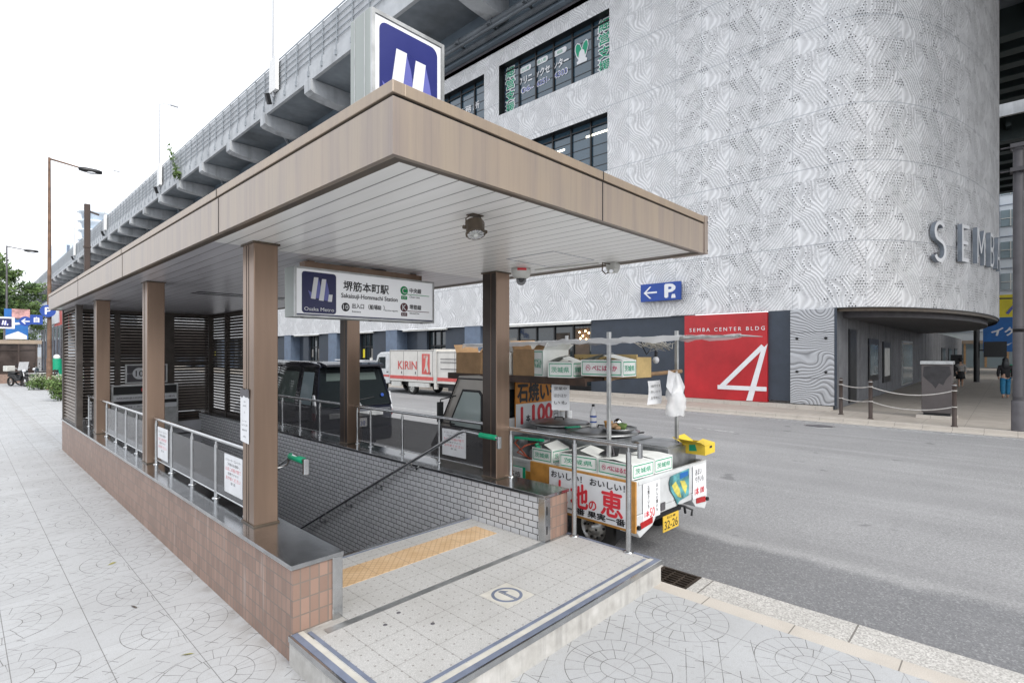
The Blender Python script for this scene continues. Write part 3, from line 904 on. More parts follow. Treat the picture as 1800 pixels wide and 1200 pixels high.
# --- low walls
def low_wall(x0, x1, inner):
    w = MB(); ox = x0 if inner == 'R' else x0 + .03
    # outer brown skin and inner white skin, each its own box
    if inner == 'R': w.box(x0, x1 - .06, YF, YB, -.2, .592)
    else: w.box(x0 + .06, x1, YF - .12, YB, -.2, .592)
    o = obj('low_wall', w, 'browntile', E_)
    w = MB()
    if inner == 'R': w.box(x1 - .06, x1, YF + .05, YB, -5.2, .592)
    else: w.box(x0, x0 + .06, YF - .05, YB, -5.2, .592)
    obj('white_tiling', w, 'whitetile', o)
    c = MB(); y0 = YF - .015 if inner == 'R' else YF - .13
    c.rbox(x0 - .018, x1 + .018, y0, YB, .592, .622, .002)
    obj('coping', c, 'coping', o, bevel=.003)
    e = MB()
    if inner == 'R': e.box(x1 - .061, x1 + .012, YF - .012, YF + .05, .0, .5915)
    else: e.box(x0 - .012, x0 + .07, YF - .132, YF - .05, .0, .5915)
    obj('end_trim', e, 'steel', o, bevel=.003)
    return o
low_wall(WL0, WL1, 'R')
wr = low_wall(WR0, WR1, 'L')
e = MB()
for z in (.26, .44): e.box(WR0 + .01, WR0 + .024, YF - .134, YF - .1315, z, z + .075)
obj('trim_slot', e, 'black', wr)
# --- columns (left and right rows)
CX = {'L': 1.635, 'R': 4.035}
for side in 'LR':
    for yc in ((4.27, 7.53, 10.83) if side == 'L' else (3.985, 7.02, 10.06)):
        hw = .09 if side == 'L' else .10; hd = .115 if side == 'L' else .105
        c = MB(); cx = CX[side] if side == 'L' else 3.955
        c.rbox(cx - hw, cx + hw, yc - hd, yc + hd, .622, 2.79, .006)
        o = obj('column', c, 'column', E_)
        k = MB(); k.box(cx - hw - .012, cx + hw + .012, yc - hd - .012, yc + hd + .012, 2.775, 2.789); obj('collar', k, 'lip', o)
        k = MB(); k.box(cx - hw - .008, cx + hw + .008, yc - hd - .008, yc + hd + .008, .622, .634)
        obj('base_collar', k, 'lip', o)
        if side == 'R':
            k = MB(); k.box(cx - hw - .004, cx - hw + .002, yc - hd + .006, yc + hd - .006, .640, 2.77); obj('inner_face', k, 'coldark', o)  # thin darker sheet over the inner face of the right columns
            k = MB(); k.box(cx - hw - .007, cx - hw - .004, yc - .03, yc - .024, .64, 2.77); obj('face_rib', k, 'column', o)
        if side == 'L' :
            k = MB(); k.box(cx - hw - .0025, cx - hw + .001, yc - .01, yc - .004, .63, 2.77); k.box(cx - hw - .0025, cx - hw + .001, yc + .035, yc + .04, .63, 2.77)
            obj('seam', k, 'lip', o)
# --- canopy
KX0, KX1, KY0, KY1 = 1.25, 4.35, 1.87, 13.9
cn = MB(); cn.box(KX0 + .03, KX1 - .03, KY0 + .03, KY1 - .03, 2.80, 3.03)
can = obj('canopy', cn, 'lip', E_)
def band(z0, z1, o, t, mat, name, bev=0):
    b = MB()
    b.box(KX0 - o, KX0 - o + t, KY0 - o, KY1 + o, z0, z1)
    b.box(KX1 + o - t, KX1 + o, KY0 - o, KY1 + o, z0, z1)
    b.box(KX0 - o + t, KX1 + o - t, KY0 - o, KY0 - o + t, z0, z1)
    b.box(KX0 - o + t, KX1 + o - t, KY1 + o - t, KY1 + o, z0, z1)
    return obj(name, b, mat, can, bevel=bev)
band(2.775, 3.018, 0, .028, 'fascia', 'fascia')
band(3.018, 3.032, -.012, .02, 'black', 'shadow_gap')
band(3.032, 3.085, .004, .06, 'cap', 'edge_cap', .003)
b = MB(); b.box(KX0 + .056, KX1 - .056, KY0 + .056, KY1 - .056, 3.03, 3.06); obj('roof_sheet', b, 'zinc', can)
# slanted dark lip under the fascia
b = MB(); x0, x1, y0, y1 = KX0 + .001, KX1 - .001, KY0 + .001, KY1 - .001; w = .095
a = [(x0, y0, 2.776), (x1, y0, 2.776), (x1, y1, 2.776), (x0, y1, 2.776)]; c = [(x0 + w, y0 + w, 2.789), (x1 - w, y0 + w, 2.789), (x1 - w, y1 - w, 2.789), (x0 + w, y1 - w, 2.789)]
for i in range(4): b.quad(a[i], a[(i + 1) % 4], c[(i + 1) % 4], c[i])
obj('drip_lip', b, 'lip', can, fixn=False)
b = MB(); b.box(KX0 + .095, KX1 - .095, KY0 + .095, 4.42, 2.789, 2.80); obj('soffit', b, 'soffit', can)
b = MB(); b.box(KX0 + .095, KX1 - .095, 4.425, KY1 - .095, 2.789, 2.80); obj('rear_soffit', b, 'soffitshade', can)
for q in [(KX0 - .003, KX0 + .002, y - .003, y + .003, 2.775, 3.018) for y in (4.0, 7.1, 10.2)] + [(2.797, 2.803, KY0 - .003, KY0 + .002, 2.775, 3.018)] + [(KX0 - .007, KX0 - .002, y - .003, y + .003, 3.032, 3.085) for y in (4.03, 7.13, 10.23)] + [(2.80, 2.806, KY0 - .007, KY0 - .002, 3.032, 3.085)]:
    b = MB(); b.box(*q); obj('panel_joint', b, 'black', can)
# end box of the gutter at the right end
b = MB(); b.box(KX1 - .045, KX1 + .015, KY0 - .012, KY0 + .3, 2.772, 3.092); gb = obj('gutter_box', b, 'fascia', can, bevel=.002)
b = MB()
for z in (2.80, 3.04):
    b.lathe([(0, -.004), (.006, -.003), (.006, 0)], (KX1 + .003, KY0 - .012, z), 10, 'y')
obj('screw', b, 'black', gb)
# access hatch outline and dark vents in the soffit
b = MB(); hx0, hx1, hy0, hy1 = 3.42, 4.02, 2.77, 3.32
for q in ((hx0, hx1, hy0, hy0 + .008), (hx0, hx1, hy1 - .008, hy1), (hx0, hx0 + .008, hy0 + .008, hy1 - .008), (hx1 - .008, hx1, hy0 + .008, hy1 - .008)): b.box(*q, 2.7865, 2.7895)
obj('access_hatch', b, M("hatch_trim", (.35, .36, .42), .4, .5, .1, 5), can)
b = MB()
for yy in (8.2, 8.45): b.box(2.3, 3.6, yy, yy + .09, 2.785, 2.7892)
obj('vent_slot', b, 'black', can)
# small soffit downlight ring
b = MB(); b.lathe([(.03, -.004), (.075, -.012), (.09, 0)], (2.99, 4.75, 2.789), 24); obj('downlight', b, 'greypost', can)
b = MB(); b.lathe([(.03, -.004), (.075, -.012), (.09, 0)], (2.75, 7.2, 2.789), 24); obj('downlight', b, 'greypost', can)

# --- louvre screens at the back
def screen(axis, c, a0, a1, z0, z1, posts, name='louvre_screen', pitch=.062):
    """horizontal slats between posts; axis is the running direction"""
    s = MB(); n = int((z1 - z0) / pitch)
    for i in range(n):
        z = z0 + .03 + i * pitch
        L = a1 - a0
        if axis == 'x': s.obox(((a0 + a1) / 2, c, z), (L, .058, .008), (R(40), 0, 0))
        else: s.obox((c, (a0 + a1) / 2, z), (.062, L, .008), (0, R(-38 if c < 2.5 else 42), 0))
    o = obj(name, s, 'louvre' if name == 'louvre_screen' else 'slat', E_)
    p = MB()
    for a, w in posts:
        if axis == 'x': p.box(a - w / 2, a + w / 2, c - .045, c + .045, z0 - .02, z1)
        else: p.box(c - .045, c + .045, a - w / 2, a + w / 2, z0 - .02, z1)
    if axis == 'x': p.box(a0, a1, c - .03, c + .03, z1 - .06, z1 - .001); p.box(a0, a1, c - .03, c + .03, z0 - .02, z0 + .02); p.box(a0, a1, c - .0301, c + .0301, 1.67, 1.72)
    else: p.box(c - .03, c + .03, a0, a1, z1 - .06, z1 - .001); p.box(c - .03, c + .03, a0, a1, z0 - .02, z0 + .02)
    obj('screen_post', p, 'louvre', o)
    return o
screen('x', 13.25, 1.64, 4.0, .46, 2.788, ((1.64, .08), (2.25, .09), (3.16, .18), (3.98, .10)))
screen('y', 4.02, 11.0, 13.2, .64, 2.788, ((12.3, .08), (11.05, .08)))
screen('y', 1.50, 12.1, 13.88, .625, 2.788, ((12.12, .14), (13.86, .06)), 'pale_louvre_screen')
screen('x', 13.86, 1.55, 4.1, .625, 2.788, ((4.08, .08),), 'pale_louvre_screen')
# --- stairs and stairwell
st = MB()
y = 4.2; z = PT - .03
for i in range(26):
    z2 = z - .165 * (i + 1)
    st.box(WL1, WR0, y + .33 * i, y + .33 * (i + 1), z2 - .5, z2)
o = obj('stair', st, 'stainconc', E_)
n = MB()
for i in range(26):
    z2 = z - .165 * (i + 1)
    n.box(WL1 + .01, WR0 - .01, y + .33 * i - .001 + .28, y + .33 * (i + 1) + .002, z2 - .02, z2 + .003)
obj('step_nosing', n, 'stripeblue', o)
w = MB(); w.box(WL1 - .06, WR0 + .06, 3.95, 4.168, -5, PT - .007); obj('riser_wall', w, 'platside', E_)
w = MB(); w.box(WL1, WR0, 13.1, 13.22, -1.5, .44); w.prism([(13.22, -1.5), (26, -5.0), (26, -4.9), (13.22, .3)], 'x', WL1, WR0); obj('stair_head_wall', w, 'whiteceil', E_)
w = MB(); w.box(WL1, WR0, 13.085, 13.099, .16, .20); obj('head_wall_joint', w, 'greypost', E_)
w = MB(); w.box(WL1 - .06, WL1, 13.75, 26, -5.2, -.14); w.box(WR0, WR0 + .06, 13.75, 26, -5.2, -.14); w.box(WL1, WR0, 12, 26, -5.2, -5.0); w.box(WL1 - .06, WR0 + .06, 25.95, 26.1, -5.2, -.14)
obj('passage', w, 'whiteceil', E_)
w = MB(); w.box(WL0 + .05, WR1 - .05, 13.3, 13.7, -.2, .59); obj('rear_wall', w, 'browntile', E_)

# ================================================================ guard rails on the walls
def guard_rail(x, y0, y1, posts, label, end=None, panels=True, z0=.622, zt=1.16, slant=0.0, group='stainless guard rails on the entrance walls'):
    t = thing('guard_rail', label, 'guard rail', (x, (y0 + y1) / 2, z0), group)
    for y in posts:
        m = MB(); m.cyl((x, y, z0), (x, y, zt - .05), .017, 14); m.cyl((x, y, zt - .05), (x, y, zt - .02), .011, 12); m.lathe([(.034, 0), (.034, .006), (.018, .012)], (x, y, z0), 18)
        obj('post', m, 'steel', t)
    m = MB(); m.tube([(x, y0, zt), (x, y1, zt)], .0195, 14); obj('top_rail', m, 'steel', t)
    if panels:
        m = MB(); m.tube([(x, y0, z0 + .055), (x, y1, z0 + .055)], .009, 8); obj('bottom_rail', m, 'steel', t)
        ps = sorted(posts)
        for a, b in zip(ps[:-1], ps[1:]):
            m = MB(); m.box(x - .004, x + .004, a + .022, b - .022, z0 + .066, zt - .085)
            obj('glass_panel', m, 'smoke', t)
    return t
guard_rail(1.62, 4.44, 7.42, (5.245, 5.952, 6.683, 7.331, 4.5), 'left guard rail between the nearest and middle columns with two notices')
guard_rail(1.62, 7.68, 10.72, (8.3, 8.95, 9.6, 10.32, 7.75), 'left guard rail between the middle and rear columns')
guard_rail(1.62, 10.98, 12.0, (11.3, 11.95), 'short left guard rail beyond the rear column')
guard_rail(3.98, 4.10, 6.91, (4.18, 4.98, 5.74, 6.50, 6.86), 'right guard rail beside the grey truck cab with one notice')
guard_rail(3.98, 7.13, 9.95, (7.25, 8.0, 8.7, 9.4, 9.9), 'right guard rail beside the black van')
# open railing at the platform's road side
t = thing('hand_railing', 'open stainless railing on the road side of the platform beside the vendor truck', 'railing', (4.06, 3.2, PT))
for (y, z0) in ((3.87, .622), (3.03, PT), (2.44, PT)):
    m = MB(); m.cyl((4.06, y, z0), (4.06, y, 1.07), .024, 16); m.cyl((4.06, y, 1.07), (4.06, y, 1.112), .014, 12); m.lathe([(.045, 0), (.045, .008), (.026, .016)], (4.06, y, z0), 20)
    obj('post', m, 'steel', t)
m = MB(); m.tube([(4.06, 4.05, 1.13), (4.06, 2.34, 1.13)], .024, 16); tr = obj('top_rail', m, 'steel', t)
m = MB(); m.rbox(4.035, 4.085, 2.31, 2.345, 1.03, 1.155, .008); obj('end_cap', m, 'steel', t, bevel=.004)

# sloping handrails with green grips
def handrail(x, wallx, label, yend, brk):
    t = thing('stair_handrail', label, 'handrail', (x, 4.1, 1.1), 'handrails down the stairs')
    m = MB(); m.tube([(x, yend, 1.10), (x, 4.17, 1.12), (x, 4.26, 1.085), (x, 11.5, 1.085 - 7.24 * .503)], .018, 12)
    obj('rail', m, 'steel', t)
    m = MB(); m.cyl((x, yend + .03, 1.1005), (x, yend + .26, 1.1045), .026, 16); obj('green_grip', m, 'green', t)
    m = MB(); m.rbox(x - .022, x + .022, yend - .03, yend + .006, 1.0, 1.118, .006); obj('end_plate', m, 'steel', t, bevel=.003)
    for y in brk:
        z = 1.12 if y < 4.2 else 1.085 - (y - 4.26) * .503
        m = MB(); m.tube([(x, y, z - .018), (x, y, z - .06), (x + (wallx - x) * .4, y, z - .08), (wallx, y, z - .08)], .009, 8)
        m.lathe([(.03, -.006 if wallx > x else .006), (.03, 0)], (wallx, y, z - .08), 16, 'x'); m.lathe([(0, -.006 if wallx > x else .006), (.03, -.006 if wallx > x else .006)], (wallx, y, z - .08), 16, 'x')
        obj('bracket', m, 'steel', t)
handrail(3.66, WR0, 'right handrail with green grip sloping down the white tiled wall', 3.66, (5.1, 5.85, 6.6, 7.35, 8.2))
handrail(1.86, WL1, 'left handrail with green grip ending beside the nearest column', 3.98, (4.9, 5.85, 6.8, 7.75))
m = MB(); 
# small curved bracket seen under the left grip
hr = [o for o in COL.objects if o.name.startswith('stair_handrail')][-1]
m.tube([(1.86, 4.26, 1.075), (1.86, 4.30, 1.03), (1.82, 4.33, 1.01), (1.74, 4.35, 1.005)], .010, 10); obj('bracket', m, 'steel', hr)

# ================================================================ notices
def notice(name, label, c, right, w, h, rows, parent_note=None, title=None, group=None, seed=1):
    """a white sheet with rows of real looking printed words"""
    right = Vector(right); n = right.cross(Vector(Z1))
    t = thing(name, label, 'notice', c, group)
    m = MB(); plate(m, rrect(w, h, .006, 2), Vector(c) - n * .002, right, Z1, .004); obj('sheet', m, 'paper', t)
    y = h / 2 - h * .1
    for txt, mt, hh, ww in rows:
        y -= hh * h / 2
        text('printed_line', txt, Vector(c) + n * .0026 + Vector((0, 0, y)), right, Z1, hh * h, mt, t, w=ww * w, ext=0)
        y -= hh * h / 2 + h * .035
    return t
rows = (("エスカレーター・エレベーター", 'ink', .07, .85), ("ご利用のお客様へ", 'ink', .08, .7), ("たばこの投げ捨て", 'inkred', .10, .85), ("危険ですので", 'ink', .07, .6), ("おやめください", 'inkred', .10, .8), ("駅 長", 'ink', .07, .25))
notice('guard_notice', 'white notice with red lines on the rail glass beside the nearest column', (1.612, 4.79, .90), NY, .42, .33, rows, group='notices on the guard rails')
notice('guard_notice', 'white notice with red lines on the rail glass beside the middle column', (1.612, 7.02, .90), NY, .42, .36, rows, group='notices on the guard rails')
notice('guard_notice', 'white notice with red lines on the right rail before the truck cab', (3.972, 4.70, .89), NY, .42, .31, rows, group='notices on the guard rails')
# floor notices on the nearest column
cxl = CX['L'] - .09
c = (cxl - .004, 4.33, 1.44)
t = thing('column_notice', 'narrow white paper with dark torn tape taped to the nearest column', 'notice', c)
m = MB(); plate(m, [(-.085, -.19), (.085, -.2), (.088, .19), (-.088, .2)], c, NY, Z1, .002); obj('sheet', m, 'paper', t)
m = MB(); plate(m, [(-.09, .165), (-.05, .15), (-.02, .17), (.03, .155), (.06, .16), (.09, .15), (.092, .215), (.05, .225), (.0, .215), (-.05, .228), (-.09, .21)], (c[0] - .002, c[1], c[2]), NY, Z1, .002); obj('tape', m, 'greypost', t)
for k, (txt, yy, ww) in enumerate((("10", .12, .03), ("北改札", .09, .07), ("↓", .04, .02), ("エレベーター", -.03, .10), ("出入口のご案内", -.06, .12), ("堺筋本町駅", -.10, .10), ("お問合せ", -.15, .06))):
    text('printed_line', txt, (c[0] - .0022, c[1], c[2] + yy), NY, Z1, .015, 'ink', t, w=ww, ext=0)

# ================================================================ metro signs
def poly_logo(pts, s):
    return [((x - .5) * s, (.5 - y) * s) for x, y in pts]
def metro_logo(parent, c, right, up, s, t0=0.0):
    n = Vector(right).cross(Vector(up)); c = Vector(c)
    def P(name, lst, mat, t):
        m = MB()
        for pts in lst: plate(m, poly_logo(pts, s), c, right, up, t)
        obj(name, m, mat, parent)
    P('logo_shade', [[(.435, .19), (.49, .34), (.52, .52), (.465, .80), (.35, .80), (.40, .45)], [(.69, .22), (.745, .40), (.79, .62), (.775, .66), (.745, .86), (.61, .84), (.655, .5)], [(.12, .58), (.235, .65), (.205, .82)]], 'lilac', .002)
    P('logo_bars', [[(.30, .17), (.435, .17), (.345, .83), (.20, .82)], [(.555, .20), (.69, .20), (.605, .87), (.455, .86)], [(.775, .66), (.90, .66), (.875, .88), (.745, .88)]], 'signwhite', .003)
# roof sign: square light box
t = thing('roof_sign', 'square navy and white metro logo light box standing on the canopy corner', 'sign', (1.72, 2.52, 3.06))
m = MB(); m.box(1.478, 1.962, 2.42, 2.62, 3.085, 3.745); bx = obj('case', m, 'caseside', t, bevel=.004)
m = MB()
for q in ((1.48, 1.50, 3.09, 3.74), (1.94, 1.96, 3.09, 3.74)): m.box(q[0], q[1], 2.405, 2.42, q[2], q[3])
m.box(1.50, 1.94, 2.405, 2.42, 3.72, 3.74); m.box(1.50, 1.94, 2.405, 2.42, 3.09, 3.11)
obj('front_frame', m, 'zinc', t)
m = MB(); m.box(1.502, 1.938, 2.412, 2.418, 3.112, 3.718); obj('face', m, 'signwhite', t)
m = MB(); plate(m, rrect(.385, .56, .045), (1.72, 2.4115, 3.415), X1, Z1, .001); obj('navy_square', m, 'roofblue', t)
metro_logo(t, (1.732, 2.410, 3.42), X1, Z1, .50)
m = MB()
for yy in (2.47, 2.57): m.box(1.476, 1.479, yy, yy + .006, 3.09, 3.74)
m.box(1.54, 1.60, 2.46, 2.58, 3.06, 3.085); m.box(1.84, 1.90, 2.46, 2.58, 3.06, 3.085)
obj('side_seam', m, 'zinc', t)

# hanging station sign
Q = 1.10
SX0, SX1, SY, SZ0, SZ1 = 2.052, 3.603, 4.60, 2.262, 2.712
t = thing('station_sign', 'long white station name light box hanging from the canopy between two columns', 'sign', ((SX0 + SX1) / 2, SY + .1, SZ1))
m = MB(); m.box(SX0, SX1, SY + .012, SY + .20, SZ0, SZ1); obj('case', m, 'caseside', t, bevel=.004)
m = MB(); f = .018
m.box(SX0, SX0 + f, SY - .004, SY + .012, SZ0, SZ1); m.box(SX1 - f, SX1, SY - .004, SY + .012, SZ0, SZ1); m.box(SX0 + f, SX1 - f, SY - .004, SY + .012, SZ1 - f, SZ1); m.box(SX0 + f, SX1 - f, SY - .004, SY + .012, SZ0, SZ0 + f)
obj('frame', m, 'zinc', t)
m = MB(); m.box(SX0 + f, SX1 - f, SY + .004, SY + .0118, SZ0 + f, SZ1 - f); obj('face', m, 'lightbox', t)
W = SX1 - SX0 - 2 * f; HH = SZ1 - SZ0 - 2 * f
def SP(u, v): return (SX0 + f + u * W, SY + .003, SZ1 - f - v * HH)
m = MB(); plate(m, rrect(.33, .374, .028), SP(.142, .50), X1, Z1, .001); obj('navy_square', m, 'metronavy', t)
metro_logo(t, (SP(.142, 0)[0] + .008, SY + .0018, SP(0, .40)[2]), X1, Z1, .30)
text('logo_name', "Osaka Metro", (SP(.142, 0)[0], SY + .0015, SP(0, .86)[2]), X1, Z1, .033, 'signwhite', t, w=.285)
m = MB(); m.box(SX0 + f, SX1 - f, SY + .0015, SY + .003, SZ0 + f, SZ0 + f + .012); obj('navy_line', m, 'metronavy', t)
text('station_name', "堺筋本町駅", SP(.465, .28), X1, Z1, .092, 'ink', t, w=.50, bold=.022)
text('station_name', "Sakaisuji-Hommachi Station", (SP(.285, 0)[0], SY + .003, SP(0, .52)[2]), X1, Z1, .056, 'ink', t, w=.63, bold=.018, align='L')
m = MB(); plate(m, disc(.042), SP(.315, .77), X1, Z1, .001); obj('exit_disc', m, 'ink', t)
text('exit_number', "10", (SP(.315, 0)[0], SY + .0015, SP(0, .77)[2]), X1, Z1, .044, 'signwhite', t, w=.053, bold=.02)
text('exit_text', "出入口 （船場     ）", (SP(.36, 0)[0], SY + .003, SP(0, .73)[2]), X1, Z1, .05, 'ink', t, w=.36, bold=.02, align='L')
m = MB(); plate(m, rrect(.037, .040, .003), SP(.56, .735), X1, Z1, .001); obj('exit_square', m, 'ink', t)
text('exit_square_text', "西", (SP(.56, 0)[0], SY + .0015, SP(0, .735)[2]), X1, Z1, .026, 'signwhite', t)
text('exit_text', "Entrance", (SP(.36, 0)[0], SY + .003, SP(0, .86)[2]), X1, Z1, .018, 'ink', t, w=.093, align='L')
text('exit_text', "Semba-higashi", (SP(.60, 0)[0], SY + .003, SP(0, .79)[2]), X1, Z1, .019, 'ink', t, w=.155, align='L')
for (v, mt, ch, a, b_, no) in ((.26, 'linegreen', "C", "中央線", "Chuo Line", "C17"), (.68, 'linebrown', "K", "堺筋線", "Sakaisuji Line", "K15")):
    m = MB(); plate(m, disc(.047), SP(.755, v), X1, Z1, .001); obj('line_disc', m, mt, t)
    text('line_letter', ch, (SP(.755, 0)[0], SY + .0015, SP(0, v)[2]), X1, Z1, .057, 'signwhite', t, bold=.005)
    m = MB(); plate(m, rrect(.075, .037, .004), SP(.755, v + .175), X1, Z1, .001); obj('line_badge', m, mt, t)
    text('line_badge_text', no, (SP(.755, 0)[0], SY + .0015, SP(0, v + .175)[2]), X1, Z1, .022, 'signwhite', t)
    text('line_text', a, (SP(.80, 0)[0], SY + .003, SP(0, v - .02)[2]), X1, Z1, .051, 'ink', t, w=.15, bold=.02, align='L')
    m = MB(); m.box(SP(.78, 0)[0], SP(.97, 0)[0], SY + .0015, SY + .003, SP(0, v + .085)[2] - .003, SP(0, v + .085)[2] + .003); obj('line_rule', m, mt, t)
    text('line_text', b_, (SP(.80, 0)[0], SY + .003, SP(0, v + .14)[2]), X1, Z1, .022, 'ink', t, align='L')
m = MB(); m.box(SX0 + .12, SX1 - .12, SY + .06, SY + .16, SZ1, 2.775); obj('hanger_beam', m, 'column', t)
m = MB()
for x in (SX0 + .2, SX1 - .2): m.box(x - .03, x + .03, SY + .09, SY + .13, 2.775, 2.789)
obj('hanger', m, 'column', t)
m = MB()
for x in (SX0 + .08, (SX0 + SX1) / 2, SX1 - .15): m.sphere((x, SY + .03, SZ0 - .004), .012, 10, 6, (1.6, 1, .6))
obj('latch', m, 'greypost', t)

# exit 10 sign and information board at the stair foot
t = thing('exit_sign', 'dark exit sign with a white disc reading 10 at the back louvres', 'sign', (2.75, 13.1, 1.45))
m = MB(); m.box(2.36, 3.1, 13.12, 13.16, 1.30, 1.69); obj('frame', m, 'zinc', t)
m = MB(); m.box(2.39, 3.07, 13.112, 13.12, 1.325, 1.665); obj('face', m, 'greypost', t)
m = MB(); plate(m, disc(.12), (2.60, 13.112, 1.50), X1, Z1, .002); obj('disc', m, 'signwhite', t)
text('number', "10", (2.60, 13.109, 1.50), X1, Z1, .12, 'ink', t, bold=.01)
text('caption', "出入口", (2.43, 13.111, 1.50), X1, Z1, .03, 'paper', t)
t = thing('information_board', 'wide dark and white station information board below the exit sign', 'sign', (2.7, 13.1, .9))
m = MB(); m.box(2.12, 3.28, 13.04, 13.10, .30, 1.27); obj('frame', m, 'zinc', t)
m = MB(); m.box(2.15, 3.25, 13.034, 13.04, 1.08, 1.245); obj('top_panel', m, 'ink', t)
m = MB(); m.box(2.15, 3.25, 13.034, 13.04, .95, 1.06); m.box(2.15, 3.25, 13.034, 13.04, .78, .87); obj('white_band', m, 'paper', t)
m = MB(); m.box(2.15, 3.25, 13.034, 13.04, .875, .945); obj('black_band', m, 'ink', t)
m = MB(); plate(m, disc(.05), (2.66, 13.034, 1.165), X1, Z1, .002); obj('red_disc', m, 'inkred', t)
text('letter', "K", (2.66, 13.031, 1.165), X1, Z1, .055, 'paper', t)
m = MB(); plate(m, disc(.035), (2.86, 13.034, 1.165), X1, Z1, .002); obj('grey_disc', m, 'cloth_grey', t)
text('caption', "SAKAISUJI-HOMMACHI", (2.5, 13.033, 1.005), X1, Z1, .04, 'ink', t, w=.6)
text('caption', "改札口・のりば", (2.5, 13.033, .825), X1, Z1, .04, 'ink', t, w=.5)
text('caption', "出口案内", (3.1, 13.033, 1.005), X1, Z1, .04, 'ink', t, w=.22)

# ================================================================ things under the canopy
t = thing('spotlight', 'round black spotlight in a yoke under the canopy front', 'spotlight', (2.19, 2.39, 2.789))
m = MB(); m.box(2.145, 2.235, 2.36, 2.42, 2.783, 2.788); m.tube([(2.15, 2.39, 2.783), (2.115, 2.39, 2.755), (2.115, 2.39, 2.70)], .004, 6); m.tube([(2.23, 2.39, 2.783), (2.265, 2.39, 2.755), (2.265, 2.39, 2.70)], .004, 6)
obj('yoke', m, 'lip', t)
h = MB(); d = Vector((-.15, -.35, -1)).normalized(); c0 = Vector((2.19, 2.40, 2.745))
h.cyl(c0, c0 + d * .075, .056, 22); h.cyl(c0 + d * .075, c0 + d * .085, .062, 22); hb = obj('lamp_body', h, 'lip', t)
h = MB(); h.cyl(c0 + d * .0852, c0 + d * .088, .05, 22); obj('reflector', h, 'chrome', hb)
h = MB()
for i in range(10):
    a = i * math.pi / 5; u = d.orthogonal().normalized(); w = d.cross(u); q = u * math.cos(a) + w * math.sin(a)
    h.cyl(c0 + d * .090 + q * .018, c0 + d * .090 + q * .055, .0022, 5)
h.sphere(c0 + d * .09, .017, 12, 8)
obj('grille', h, 'offwhite', hb)
m = MB(); m.cyl((2.11, 2.39, 2.70), (2.095, 2.39, 2.70), .012, 8); m.cyl((2.27, 2.39, 2.70), (2.285, 2.39, 2.70), .012, 8); obj('knob', m, 'lip', t)
t = thing('dome_camera', 'white security camera dome with a red label beside the right column', 'camera', (3.95, 3.62, 2.789))
m = MB(); m.lathe([(0, 0), (.10, 0), (.10, -.03), (.085, -.085), (.06, -.10), (0, -.10)], (3.93, 3.6, 2.788), 26); obj('base', m, 'offwhite', t)
m = MB(); m.lathe([(.052, 0), (.05, -.03), (.035, -.055), (.015, -.066), (0, -.068)], (3.93, 3.6, 2.688), 22); obj('dome', m, 'smoke', t)
m = MB(); m.sphere((3.93, 3.6, 2.685), .033, 14, 10); obj('lens', m, 'black', t)
m = MB()
for i in range(9):
    a0 = R(200 + i * 6); a1 = R(206 + i * 6)
    m.quad(*[(3.93 + .1012 * math.cos(a), 3.6 + .1012 * math.sin(a), z) for a, z in ((a0, 2.760), (a1, 2.760), (a1, 2.784), (a0, 2.784))])
obj('red_label', m, 'inkred', t, fixn=False)
t = thing('bracket_camera', 'small cream box camera with a cable under the canopy right edge', 'camera', (4.36, 2.75, 2.789))
m = MB(); m.box(4.22, 4.31, 2.68, 2.78, 2.735, 2.788); obj('junction_box', m, 'offwhite', t, bevel=.004)
m = MB(); m.prism([(4.205, 2.735), (4.325, 2.735), (4.31, 2.715), (4.285, 2.69), (4.235, 2.69)], 'y', 2.69, 2.77); obj('housing', m, 'offwhite', t, bevel=.004)
m = MB(); m.tube([(4.21, 2.73, 2.77), (4.12, 2.75, 2.775), (4.115, 2.75, 2.70), (4.15, 2.74, 2.675), (4.20, 2.74, 2.69)], .006, 6); obj('cable', m, 'lip', t)
m = MB(); m.cyl((4.20, 2.70, 2.705), (4.17, 2.69, 2.695), .018, 14); obj('lens', m, 'chrome', t)
t = thing('conduit', 'thin pale conduit running under the canopy right edge to the dome camera', 'conduit', (4.2, 3.2, 2.78))
m = MB(); m.tube([(4.16, 2.82, 2.782), (4.05, 3.52, 2.782)], .006, 8); obj('pipe', m, 'offwhite', t)
# ================================================================ office building with embossed cladding
BX = 20.5; ZB = 3.44; ZT = 18.75
B_ = thing('office_building', 'pale office building clad in swirling embossed panels with a rounded corner', 'building', (33, 40, 0))
wins = [(13.32, 20.44, 14.92, 17.64), (21.62, 28.74, 14.92, 17.64), (13.42, 20.44, 10.24, 12.93), (21.62, 28.74, 10.24, 12.93)]
for k in range(1, 9):
    for (z0, z1) in ((14.92, 17.64), (10.24, 12.93)): wins.append((21.62 + 8.3 * k, 28.74 + 8.3 * k, z0, z1))
ys = sorted(set([4.4, 105.0] + [w[0] for w in wins] + [w[1] for w in wins]))
zs = sorted(set([ZB, ZT] + [w[2] for w in wins] + [w[3] for w in wins]))
m = MB()
def uvq(mb, a, b, c, d, ua, ub, za, zb):
    mb.quad(a, b, c, d); mb.uv[len(mb.f) - 1] = [(ua, za), (ub, za), (ub, zb), (ua, zb)]
for i in range(len(ys) - 1):
    for j in range(len(zs) - 1):
        y0, y1, z0, z1 = ys[i], ys[i + 1], zs[j], zs[j + 1]
        ym, zm = (y0 + y1) / 2, (z0 + z1) / 2
        if any(w[0] < ym < w[1] and w[2] < zm < w[3] for w in wins): continue
        uvq(m, (BX, y1, z0), (BX, y0, z0), (BX, y0, z1), (BX, y1, z1), 10.1 - y1, 10.1 - y0, z0, z1)
u = 5.7; N = 80; px, py = BX, 4.4
